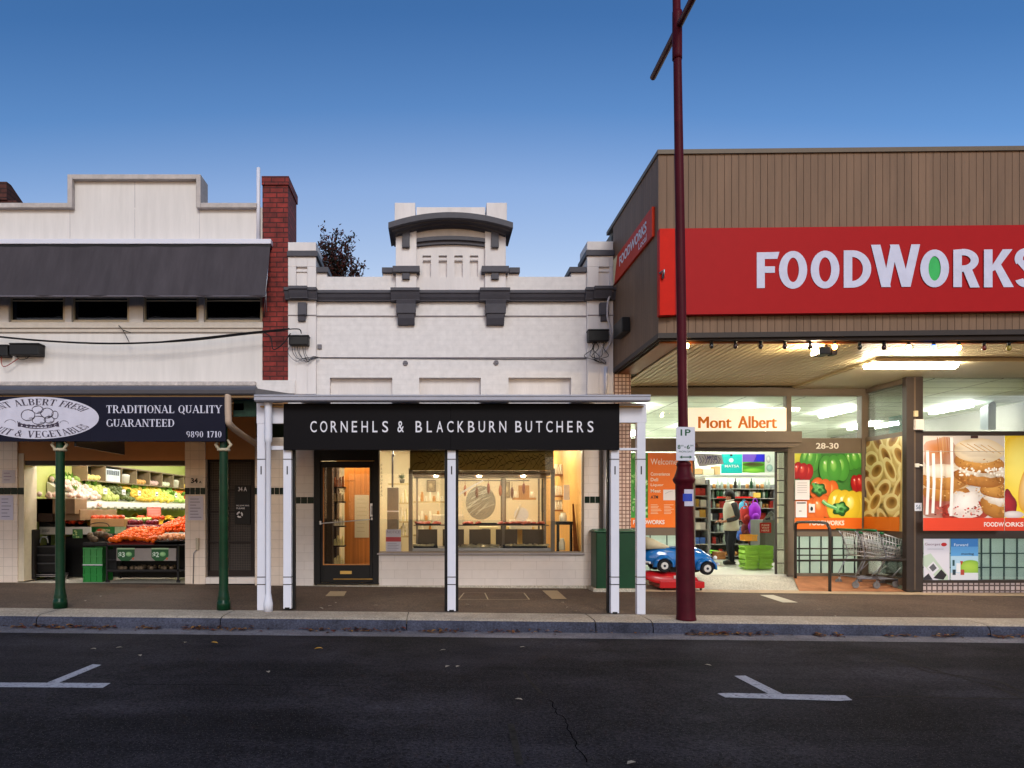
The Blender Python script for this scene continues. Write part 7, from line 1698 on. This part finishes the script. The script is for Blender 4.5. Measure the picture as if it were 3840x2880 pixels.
def torso(secs, n=18):
    rr = []
    for h, rx, ry, dx in secs: rr.append(mb.idx([B(dx + rx * math.cos(2 * math.pi * q / n), ry * math.sin(2 * math.pi * q / n), h) for q in range(n)]))
    for i in range(len(rr) - 1):
        for q in range(n): mb.addf([rr[i] + q, rr[i] + (q + 1) % n, rr[i + 1] + (q + 1) % n, rr[i + 1] + q], True)
    mb.addf([rr[-1] + q for q in range(n)]); mb.addf([rr[0] + q for q in reversed(range(n))])
mb = MB(); torso([(.76, .16, .20, .015), (.82, .165, .205, .015), (.98, .150, .19, .01), (1.15, .155, .20, 0), (1.28, .15, .205, 0), (1.37, .12, .17, -.005), (1.42, .08, .09, -.01)]); ve = mb.build('vest', vest_m, per)
mb = MB(); mb.tube([B(-.075, -.07, 1.43), B(-.10, 0, 1.42), B(-.075, .07, 1.43), B(.04, .06, 1.45), B(.06, 0, 1.455), B(.04, -.06, 1.45), B(-.075, -.07, 1.43)], .02, 6); mb.build('collar', vest_m, ve)
for sd in (-1, 1):
    mb = MB(); mb.tube(catmull([B(0, sd * .17, 1.37), B(.015, sd * .205, 1.28), B(.06, sd * .215, 1.09), B(.0, sd * .19, 1.03), B(-.15, sd * .155, .985)], 4), [.068] * 4 + [.064] * 4 + [.056] * 4 + [.05] * 4 + [.042], 10); mb.build('sleeve', slv, per)
    mb = MB(); mb.tube(catmull([B(0, sd * .09, .86), B(0, sd * .09, .7), B(-.01 + sd * .02, sd * .095, .47), B(.01 + sd * .03, sd * .095, .2), B(.015 + sd * .03, sd * .095, .07)], 4), [.105] * 4 + [.095] * 4 + [.076] * 4 + [.062] * 4 + [.058], 10); mb.build('trouser_leg', trs, per)
    mb = MB(); mb.ball(B(-.03 + sd * .03, sd * .095, .045), .14, .05, .05, 12, 7); mb.box(PXc - .15 + sd * .03, PXc + .09 + sd * .03, YQ + sd * .095 - .04, YQ + sd * .095 + .04, zf, zf + .02); mb.build('shoe', shoe_m, per)

# ================================================================== fruit shop interior
orange_m = M('orange skin', 'e8650f', .4, var=.12, scale=20, bump=.1, bscale=200); mand_m = M('mandarin skin', 'e4571a', .4, var=.12, scale=20); nect_m = M('peach skin', 'd9946a', .5, var=.2, scale=18)
def fruit(name, mat, r, rz_=1.0):
    mb = MB(); mb.ball((0, 0, 0), r, r, r * rz_, 9, 6, .02); return mb.build(name, mat, center=False)
dark_frame = M('dark stand frame', '1b1a1c', .5, var=.1)
# upper tier along the left wall
x0, x1, zt0, zt1 = XL + .02, -6.62, 2.02, 1.60
ut = thing('produce_shelf', 'long sloping upper produce shelf down the left wall of the fruit shop', 'produce shelf', (-7, 16.5, 1.55))
mb = MB(); mb.hexa([(x0, 13.25, zt1 - .08), (x1, 13.25, zt1 - .08), (x1, 13.25, zt1), (x0, 13.25, zt0), (x0, 20.6, zt1 - .08), (x1, 20.6, zt1 - .08), (x1, 20.6, zt1), (x0, 20.6, zt0)]); mb.build('bed', M('pale shelf bed', 'c3c4b4', .6), ut)
mb = MB(); mb.box(x1 + .001, x1 + .012, 13.25, 20.6, zt1 - .06, zt1 + .05); mb.build('front_edge', white_paint, ut)
mb = MB()
for k in range(22): y = 13.6 + k * .32; mb.box(x1 + .013, x1 + .018, y, y + .1, zt1 - .11, zt1 - .04)
mb.build('price_tickets', M('grey tickets', '6d6f62', .6), ut)
mb = MB(); mb.box(x0, -6.5, 12.75, 13.2, 1.42, 1.7); mb.box(x0, -6.48, 12.9, 14.4, 1.30, 1.5); tag(mb.build('timber_bin', M('brown bin timber', '7c6248', .6, var=.12), bevel=.01), 'brown timber produce bin high on the left wall', 'bin')
kinds = [(13.3, 14.3, 'cdb9b0', 'onion', 'pale pink onion'), (14.3, 15.1, 'a8b468', 'pear', 'green pear'), (15.1, 15.9, '4f5a30', 'avocado', 'dark green avocado'), (15.9, 16.9, 'd8b24a', 'mango', 'golden mango'), (16.9, 18.2, 'e2cf5a', 'lemon', 'yellow lemon'), (18.2, 19.2, 'b3cf6a', 'apple', 'pale green apple'), (19.2, 20.5, 'dc7a2c', 'carrot', 'orange carrot bunch')]
def on_slope(y, u): return Vector((x0 + .05 + (x1 - x0 - .1) * u, y, zt0 + (zt1 - zt0) * (.05 + (x1 - x0 - .1) / (x1 - x0) * u) + .05))
for a, b, h, nm, lab in kinds:
    pl = []
    n = int((b - a) / .115)
    for i in range(n):
        for j in range(6): pl.append(on_slope(a + .06 + i * .115 + RN.uniform(-.02, .02), j / 5.5 + RN.uniform(-.03, .03)) + Vector((0, 0, RN.uniform(0, .05))))
    scatter(fruit(nm, M(nm + ' skin', h, .45, var=.22, scale=12), .058, 1.0 if nm != 'pear' else 1.25), pl, lab + ' heaped on the upper shelf of the fruit shop', nm, nm + 's on the upper shelf', .18)
pl = [Vector((RN.uniform(x0 + .05, -6.55), RN.uniform(12.8, 13.15), 1.74 + RN.uniform(0, .05))) for _ in range(14)] + [Vector((RN.uniform(x0 + .05, -6.55), RN.uniform(12.95, 14.3), 1.55 + RN.uniform(0, .05))) for _ in range(20)]
scatter(fruit('garlic_bulb', M('garlic skin', 'd8bfb4', .5, var=.2, scale=20), .045), pl, 'pinkish garlic bulb in the brown timber bin', 'garlic', 'garlic in the timber bin')
pl = [on_slope(RN.uniform(13.4, 20.4), RN.uniform(-.02, .06)) + Vector((0, 0, .06)) for _ in range(70)]
scatter(fruit('lettuce', M('lettuce leaf', '8fae5c', .6, var=.3, scale=20), .09, .8), pl, 'leafy green lettuce at the back of the upper shelf', 'lettuce', 'lettuces along the upper shelf')
mb = MB()
for k in range(26):
    a = RN.uniform(0, 6.28); e_ = RN.uniform(.5, 1.45); L_ = RN.uniform(.10, .17); d_ = Vector((math.cos(a) * math.cos(e_), math.sin(a) * math.cos(e_), math.sin(e_))); n_ = Vector((-math.sin(a), math.cos(a), 0)) * .022
    mb.face([Vector((0, 0, 0)), d_ * L_ * .6 + n_, d_ * L_, d_ * L_ * .6 - n_])
scatter(mb.build('herb_bunch', M('herb leaf', '5f8a34', .6, var=.35, scale=20), center=False), [on_slope(13.5 + .26 * k, RN.choice((.0, .02, .34, .68))) + Vector((0, 0, .05)) for k in range(27)], 'spiky green herb bunch between the fruit on the upper shelf', 'herbs', 'herb bunches on the upper shelf')
for k, (y, u) in enumerate(((14.2, .9), (15.05, .9), (15.85, .9), (16.85, .9), (18.1, .9), (19.1, .9))):
    q = on_slope(y, u) + Vector((.06, 0, .09)); mb = MB(); mb.hexa([q + Vector(v) for v in ((0, 0, 0), (0, .16, 0), (0, .16, .11), (0, 0, .11), (.006, 0, 0), (.006, .16, 0), (.006, .16, .11), (.006, 0, .11))]); o = mb.build('price_ticket', paper)
    tag(o, 'white price ticket standing in the %s on the upper shelf' % ('onions', 'pears', 'avocados', 'mangoes', 'lemons', 'apples')[k], 'price ticket', 'price tickets on the upper shelf')
    mb = MB(); mb.face([q + Vector((.008, .02, .03)), q + Vector((.008, .14, .03)), q + Vector((.008, .14, .05)), q + Vector((.008, .02, .05))]); mb.build('mark', mt('ticket ink', '2a3a2c', .7), o)
# cube shelf
cu = thing('cube_shelf', 'row of open brown cubes high on the left wall of the fruit shop', 'shelf', (-7.1, 17.2, 2.1))
cb_m = M('cube timber', '7f7058', .6, var=.1)
mb = MB(); mb.box(XL + .005, XL + .31, 14.2, 20.45, 2.08, 2.105); mb.box(XL + .005, XL + .31, 14.2, 20.45, 2.43, 2.455)
for k in range(9): y = 14.2 + k * .78; mb.box(XL + .005, XL + .31, y, y + .03, 2.105, 2.43)
mb.build('frame', cb_m, cu)
mb = MB(); mb.box(XL + .002, XL + .008, 14.2, 20.45, 2.08, 2.455); mb.build('back', M('cube back', '2c281e', .7), cu)
items = [('d6c27a', 'yellow packet pile'), ('b9c4cc', 'striped pale carton'), ('d2d2cc', 'white bucket'), ('c99a5a', 'amber packet pile'), ('c9a9a4', 'pink packet pile'), ('cfd6b8', 'pale green tub'), ('d9d8cc', 'white tub'), ('d8b85a', 'yellow tub')]
for k, (h, lab) in enumerate(items):
    y = 14.27 + k * .78; mb = MB()
    if k in (2, 6): mb.lathe([(.12, 2.106), (.135, 2.27), (.14, 2.28), (.1, 2.31)], XL + .17, y + .34, 14)
    elif k == 1: mb.box(XL + .04, XL + .29, y + .02, y + .68, 2.106, 2.38)
    else:
        for q in range(6): mb.ball((XL + .2, y + .08 + q * .1, 2.15 + .02 * (q % 2)), .07, .06, .06, 8, 6, .08)
    o = tag(mb.build('shelf_goods', M('cube goods %d' % k, h, .5, var=.12, scale=12)), lab + ' in the cube shelf of the fruit shop', 'goods')
    if k == 1:
        mb = MB()
        for q in range(6): mb.box(XL + .291, XL + .296, y + .05 + q * .1, y + .12 + q * .1, 2.25, 2.35)
        mb.build('print_mark', M('carton print', '4a525c', .6), o)
# low counter at the left
lc = thing('produce_counter', 'low black produce counter with white front along the left wall', 'produce counter', (-6.8, 15, .25))
mb = MB(); mb.hexa([(XL + .02, 13.0, 1.1), (-6.3, 13.0, 1.02), (-6.3, 13.0, 1.06), (XL + .02, 13.0, 1.30), (XL + .02, 20.4, 1.1), (-6.3, 20.4, 1.02), (-6.3, 20.4, 1.06), (XL + .02, 20.4, 1.30)]); mb.build('bed', dark_frame, lc)
mb = MB(); mb.box(XL + .03, -6.32, 12.97, 12.995, wz(2004, 12.97), wz(1976, 12.97)); mb.build('front_panel', M('white counter panel', 'c9c6bd', .5), lc)
mb = MB(); text_rect(mb, 'BANANAS', 158, 1984, 186, 1996, 12.966); mb.build('lettering', M('panel lettering', '4a4c44', .6), lc)
mb = MB(); mb.box(XL + .3, -6.45, 13.3, 20.4, .24, .98); mb.build('plinth', M('counter black', '121213', .6), lc)
for x, y in ((-7.2, 13.1), (-6.4, 13.1)): mb = MB(); mb.box(x, x + .05, y, y + .05, .24, 1.02); mb.build('leg', dark_frame, lc)
def heap(x0_, x1_, y0_, y1_, zfn, n, top=.0): return [Vector((x, y, zfn(x, y) + RN.uniform(0, .05))) for x, y in ((RN.uniform(x0_, x1_), RN.uniform(y0_, y1_)) for _ in range(n))]
slope = lambda x, y: 1.10 + (-6.3 - x) * .24 + .04
scatter(fruit('tomato', M('tomato skin', 'cf3f1c', .3, var=.12), .05, .85), heap(-7.2, -6.7, 13.05, 13.5, slope, 40), 'red tomato at the front of the low left counter', 'tomato', 'tomatoes on the low counter')
scatter(fruit('grapefruit', M('grapefruit skin', 'e2b83a', .4, var=.15, scale=15), .06), heap(-7.2, -6.4, 13.55, 15.2, slope, 90), 'yellow grapefruit piled on the low left counter', 'grapefruit', 'grapefruit on the low counter')
mb = MB()
for k in range(6): a = rad(20 + k * 9); mb.tube(catmull([Vector((0, 0, .06)), Vector((.08 * math.cos(a * 2), .09 * math.sin(a * 2), .05)), Vector((.17 * math.cos(a * 2), .17 * math.sin(a * 2), .0))], 3), [.012, .02, .022, .022, .018, .014, .008], 6)
bn = mb.build('banana_bunch', M('banana skin', 'dcae2c', .45, var=.15), center=False)
scatter(bn, heap(-7.1, -6.4, 15.3, 18, slope, 26), 'yellow banana bunch farther along the low left counter', 'bananas', 'banana bunches on the low counter')
mb = MB(); mb.pbox(110, 1918, 142, 1975, 13.2, .05); tag(mb.build('sign_post', paper), 'white card standing among fruit on the left counter', 'card')
mb = MB(); mb.box(-7.28, -6.9, 12.75, 12.78, 1.28, 1.7); tag(mb.build('crate_panel', M('dark brown crate', '2c1c14', .7)), 'dark brown panel below the high timber bin at the left', 'panel')
mb = MB(); mb.pbox(96, 1986, 128, 2172, 12.55, .2); tag(mb.build('rubbish_bin', M('dark bin', '1d1817', .5), bevel=.015), 'narrow dark bin just inside the left side of the fruit shop', 'bin')
# black hand baskets
for i in range(3):
    z = .36 + i * .15; o = thing('hand_basket', ('lowest', 'middle', 'topmost')[i] + ' black hand basket in the stack by the left counter', 'basket', (wx(172, 12.8), 12.8, z), 'black hand baskets')
    mb = MB(); x0_, x1_ = wx(132, 12.65), wx(214, 12.65); mb.hexa([(x0_ + .03, 12.68, z), (x1_ - .03, 12.68, z), (x1_, 12.65, z + .19), (x0_, 12.65, z + .19), (x0_ + .03, 12.92, z), (x1_ - .03, 12.92, z), (x1_, 12.95, z + .19), (x0_, 12.95, z + .19)]); mb.build('body', black_plastic, o, bevel=.012)
    mb = MB(); mb.box(x0_ - .01, x1_ + .01, 12.64, 12.655, z + .165, z + .185); mb.build('rim', M('basket rim %d' % i, '3b3a3c', .5), o)
    if i == 2: mb = MB(); mb.tube(catmull([at(150, 2035, 12.7), at(152, 2022, 12.7), at(160, 2014, 12.7), at(172, 2015, 12.7), at(178, 2024, 12.7), at(180, 2035, 12.7)]), .01, 6); mb.build('handle', M('grey handle', '8a8d90', .4), o)
mb = MB()
for z in (.33, .30): mb.box(wx(128, 12.6), wx(216, 12.6), 12.62, 12.98, z, z + .012)
for s in (130, 210): mb.box(wx(s, 12.62), wx(s, 12.62) + .025, 12.62, 12.645, .2, .33); mb.box(wx(s, 12.62), wx(s, 12.62) + .025, 12.95, 12.975, .2, .33)
tag(mb.build('basket_stand', steel), 'low steel stand under the black hand baskets', 'stand')
mb = MB(); mb.lathe([(.09, .45), (.11, .5), (.12, .95), (.09, .97)], wx(252, 13.6), 13.6, 12); tag(mb.build('sack', M('speckled net sack', '9a9488', .8, var=.5, scale=30)), 'speckled net sack behind the left green post', 'sack')
mb = MB(); p = Print(plane_fn(12.96)); p.rect(272, 1984, 310, 2018, '2f6a34')
for k in range(9): p.blob(RN.uniform(276, 306), RN.uniform(1988, 2014), 4, 3, 'b9d08a', '6a9a4a', clip=(272, 1984, 310, 2018))
tag(p.build('price_card', print_mat), 'green price card hung on the left counter front', 'price card')
# green crates stack
for i in range(2):
    z = .205 + i * .325; Yk = 12.45; x0_, x1_ = wx(314, Yk), wx(384, Yk)
    o = thing('plastic_crate', ('lower bright green crate standing on the fruit shop floor', 'upper green crate stacked on the lower green crate')[i], 'crate', ((x0_ + x1_) / 2, Yk + .2, z), 'stacked green crates')
    gm = M('green crate %d' % i, ('1f7a34', '3f8a48')[i], .5, var=.1)
    mb = MB(); mb.box(x0_, x1_, Yk, Yk + .012, z, z + .3); mb.box(x0_, x1_, Yk + .40, Yk + .41, z, z + .3); mb.box(x0_, x0_ + .012, Yk + .013, Yk + .4, z, z + .3); mb.box(x1_ - .012, x1_, Yk + .013, Yk + .4, z, z + .3); mb.box(x0_, x1_, Yk + .013, Yk + .4, z, z + .012); mb.build('body', gm, o)
    mb = MB()
    for zz_ in (z + .0, z + .13, z + .27): mb.box(x0_ - .008, x1_ + .008, Yk - .016, Yk - .001, zz_, zz_ + .03)
    for u in (0, .31, .64, .95): mb.box(x0_ + (x1_ - x0_) * u - .004, x0_ + (x1_ - x0_) * u + .016, Yk - .014, Yk - .001, z + .03, z + .27)
    mb.build('rib', gm, o)
    if i == 1: mb = MB(); mb.box(x0_ - .01, x1_ + .01, Yk - .02, Yk - .017, z - .012, z + .004); mb.build('label_strip', paper, o)
mb = MB(); mb.box(wx(308, 12.4), wx(398, 12.4), 12.42, 12.9, .86, .92); tag(mb.build('black_tray', black_plastic, bevel=.01), 'black produce tray on top of the green crates', 'tray')
scatter(fruit('beetroot', M('dark root', '5a4a38', .7, var=.5, scale=20), .05), [Vector((RN.uniform(wx(318, 12.5), wx(400, 12.5)), RN.uniform(12.5, 12.85), .95 + RN.uniform(0, .12))) for _ in range(34)], 'dark brown root vegetable heaped in the black tray on the crates', 'vegetable', 'root vegetables in the black tray')
# cardboard carton with green print
o = thing('fruit_carton', 'big open cardboard fruit carton with green printed sides behind the green crates', 'carton', tuple(at(400, 2001, 13.2)))
Yk = 13.2; mb = MB(); mb.pbox(338, 1945, 466, 1975, Yk, .4); mb.build('upper_side', cardboard, o, bevel=.006)
mb = MB(); mb.pbox(338, 1975.5, 430, 2001, Yk, .4); mb.build('printed_side', M('green carton print', '1f6a2c', .5), o); mb = MB(); mb.pbox(430.5, 1975.5, 466, 2001, Yk, .4); mb.build('end_side', M('pale carton end', '9ab08a', .6, var=.3, scale=10), o)
p = Print(plane_fn(Yk - .002)); p.blob(378, 1990, 18, 8, 'd8a03a', '8a3a20'); p.blob(372, 1988, 8, 5, 'd84a2a', 'b02a1a'); p.text('FRESH', 385, 1984, 412, 1994, 'd8d4a0', .02); p.build('print_mark', print_mat, o)
mb = MB(); mb.tube(catmull([at(336, 1985, Yk - .02), at(340, 1966, Yk - .02), at(370, 1960, Yk - .02), at(400, 1963, Yk - .02), at(410, 1975, Yk - .02)]), .008, 6); mb.build('strap', dark_frame, o)
scatter(fruit('capsicum', M('capsicum skin', 'b8401c', .3, var=.2), .055), [at(RN.uniform(350, 460), 1942, RN.uniform(13.25, 13.55)) for _ in range(16)], 'reddish capsicum in the top of the big cardboard carton', 'capsicum', 'capsicums in the carton')
mb = MB(); mb.box(wx(336, 13.2), wx(468, 13.2), 13.2, 13.65, .25, 1.03); tag(mb.build('display_block', M('black display block', '141414', .6)), 'black display block under the big cardboard carton', 'display block')
# front stand with oranges
fsn = thing('fruit_stand', 'black metal fruit stand with grey panels on castors at the shopfront', 'fruit stand', (wx(540, 12.5), 12.6, .2))
Yk = 12.4
mb = MB()
for s in (397, 664): mb.pbox(s, 2040, s + 6, 2178, Yk, .03); mb.box(wx(s, Yk), wx(s + 6, Yk), Yk + .55, Yk + .58, .24, .9)
mb.pbox(403, 2136, 693, 2142, Yk, .025); mb.pbox(403, 2098, 664, 2102, Yk, .02); mb.box(wx(397, Yk), wx(693, Yk), Yk, Yk + .58, .865, .885); mb.box(wx(403, Yk), wx(664, Yk), Yk + .03, Yk + .58, .40, .42); mb.build('frame', dark_frame, fsn)
mb = MB(); mb.pbox(437, 2056, 660, 2103, Yk - .02, .015); mb.build('panel', M('grey panel', '8d8682', .5, var=.1), fsn)
mb = MB(); mb.pbox(403, 2060, 437, 2136, Yk + .1, .02); mb.box(wx(403, Yk), wx(664, Yk), Yk + .57, Yk + .58, .25, .85); mb.build('dark_panel', M('black panel', '0f0f10', .6), fsn)
for s in (402, 668): mb = MB(); X = wx(s, Yk); mb.tube([(X, Yk + .0, .235), (X, Yk + .03, .235)], .035, 12); mb.build('castor', dark_frame, fsn)
for (a, b, tx, lab) in ((440, 505, '$3', 'green price sign reading three dollars on the fruit stand under the oranges'), (568, 632, '$2', 'green price sign reading two dollars on the fruit stand under the peaches')):
    p = Print(plane_fn(Yk - .022)); p.rect(a, 2055, b, 2103, '1f5a34'); p.poly([(a, 2090), (a + 14, 2103), (a, 2103)], '8d8682'); p.poly([(b, 2086), (b, 2103), (b - 20, 2103)], '8d8682'); p.rect(a, 2055, b, 2060, 'a9c8a0'); p.text(tx, a + 4, 2070, a + 28, 2092, 'c9e0cf', .03); p.blob(b - 22, 2078, 12, 9, 'a9d29a', '4f9a5a'); p.blob(b - 6, 2095, 4, 4, 'd86a4a', 'b04a30')
    tag(p.build('price_sign', print_mat), lab, 'price sign')
def pile(cx, cy, z, rx, ry, h, r, n):
    out = []
    while len(out) < n:
        u, v = RN.uniform(-1, 1), RN.uniform(-1, 1)
        if u * u + v * v > 1.1: continue
        q = Vector((cx + u * rx, cy + v * ry, z + h * max(0, 1 - (u * u + v * v) * .8) * RN.uniform(.85, 1) + r))
        if all((q - p_).length > r * 1.55 for p_ in out[-160:]) or RN.random() < .02: out.append(q)
    return out
mb = MB(); xa_, xb2 = wx(412, 12.5), wx(583, 12.5); mb.hexa([(xa_, 12.42, .886), (xb2, 12.42, .886), (xb2, 12.42, .90), (xa_, 12.42, .90), (xa_, 12.95, .886), (xb2, 12.95, .886), (xb2, 12.95, 1.06), (xa_ + .25, 12.95, 1.06)]); tag(mb.build('sloped_tray', M('red tray', '7a1d1a', .5)), 'sloping red tray under the front pile of oranges', 'tray')
pl = []
for i in range(15):
    for j in range(7):
        u = i / 14; v = j / 6
        pl.append(Vector((xa_ + .03 + (xb2 - xa_ - .05) * u + .12 * v * (1 - u) + RN.uniform(-.012, .012), 12.45 + .46 * v, .935 + .16 * v + .05 * math.sin(u * 3.1) + RN.uniform(0, .035))))
scatter(fruit('orange', orange_m, .042), pl, 'orange in the front pile on the black fruit stand', 'orange', 'oranges in the front pile')
mb = MB(); X = wx(625, 12.5); mb.lathe([(.18, .887), (.37, .93), (.38, .95), (.36, .95)], X, 12.75, 20); tag(mb.build('bowl', black_plastic), 'wide shallow black bowl of peaches on the fruit stand', 'bowl')
scatter(fruit('peach', nect_m, .042), pile(X, 12.75, .945, .32, .24, .05, .04, 50), 'pinkish peach in the wide black bowl', 'peach', 'peaches in the black bowl')
mb = MB(); Yk = 13.3; mb.pbox(588, 2000, 700, 2024, Yk, .5); tag(mb.build('white_crate', M('white crate', 'd0cdc8', .5), bevel=.008), 'white crate under the right pile of mandarins', 'crate')
mb = MB(); mb.box(wx(470, 13.3), wx(700, 13.3), 13.32, 13.85, .25, wz(2026, 13.3)); tag(mb.build('display_block', M('black display block two', '151516', .6)), 'black display block under the grape boxes and white crate', 'display block')
pl = []
for i in range(9):
    for j in range(6):
        for k in range(2):
            u = i / 8; v = j / 5; pl.append(Vector((wx(600, 13.3) + .52 * u + RN.uniform(-.01, .01), 13.34 + .4 * v + .03 * k, 1.10 + .22 * v * (.4 + .6 * u) + .08 * k * (.5 + u * .5) + RN.uniform(0, .03))))
scatter(fruit('mandarin', mand_m, .042), pl, 'mandarin in the tall right pile above the white crate', 'mandarin', 'mandarins in the right pile')
for i in range(2):
    t0 = 1968 + i * 18; mb = MB(); mb.pbox(474, t0, 590, t0 + 17, 13.28 - .0 * i, .35); o = mb.build('grape_box', M('grape box %d' % i, ('7a1a28', '6a1424')[i], .5, var=.3, scale=14), bevel=.006); tag(o, ('upper', 'lower')[i] + ' purple and red box of grapes beside the mandarins', 'box', 'grape boxes')
    p = Print(plane_fn(13.277)); p.rect(476, t0 + 1, 588, t0 + 4, 'c9a9a8')
    for k in range(6): p.blob(486 + k * 18, t0 + 10, 8, 4, 'a83048', '4a0a1c')
    p.rect(578, t0 + 4, 590, t0 + 16, '4a2a90'); p.build('print_mark', print_mat, o)
scatter(fruit('grape_bunch', M('red grapes', '6a1c2c', .3, var=.4, scale=30), .06), [at(RN.uniform(480, 585), 1960, RN.uniform(13.32, 13.55)) for _ in range(14)], 'bunch of dark red grapes in the upper grape box', 'grapes', 'grapes in the upper box')
scatter(fruit('green_bean_bundle', M('green beans', '8fa85a', .5, var=.3, scale=20), .06, .6), [at(RN.uniform(470, 560), 1948, RN.uniform(13.7, 14.1)) for _ in range(22)], 'bundle of pale green beans behind the grape boxes', 'beans', 'beans behind the grapes')
scatter(fruit('chilli_pile', M('red chilli', 'c0451f', .4, var=.2), .05), [at(RN.uniform(520, 610), 1942, RN.uniform(13.9, 14.2)) for _ in range(20)], 'red chilli in the row behind the grape boxes', 'chilli', 'chillies behind the grapes')
p = Print(plane_fn(14.3)); p.rect(551, 1902, 604, 1938, 'c06a62')
for k in range(4): p.rect(556, 1908 + k * 7, 600, 1911 + k * 7, 'd8a8a0')
tag(p.build('price_sign', print_mat), 'pink price sign standing above the chillies in the fruit shop', 'price sign')
scatter(fruit('potato', M('potato skin', '6b5a48', .7, var=.3), .04), [Vector((RN.uniform(wx(450, 12.7), wx(650, 12.7)), RN.uniform(12.55, 12.9), .455)) for _ in range(26)], 'brown potato on the bottom shelf of the black fruit stand', 'potato', 'potatoes under the fruit stand')
p = Print(lambda x, y, k: Vector((x1 + .02 + k, 19.6 + (x - 0) * .01, 1.62 + (100 - y) * .004))); p.rect(0, 20, 60, 110, '1d3a22')
for k in range(12): p.blob(RN.uniform(6, 54), RN.uniform(28, 100), 5, 5, '8fb07a', '3a6a3a')
tag(p.build('price_card', print_mat), 'dark green card at the far end of the upper produce shelf', 'price card')
for pr, *_ in protos + protos2:
    if not pr.get('placed'): bpy.data.objects.remove(pr)
bpy.context.view_layer.update()
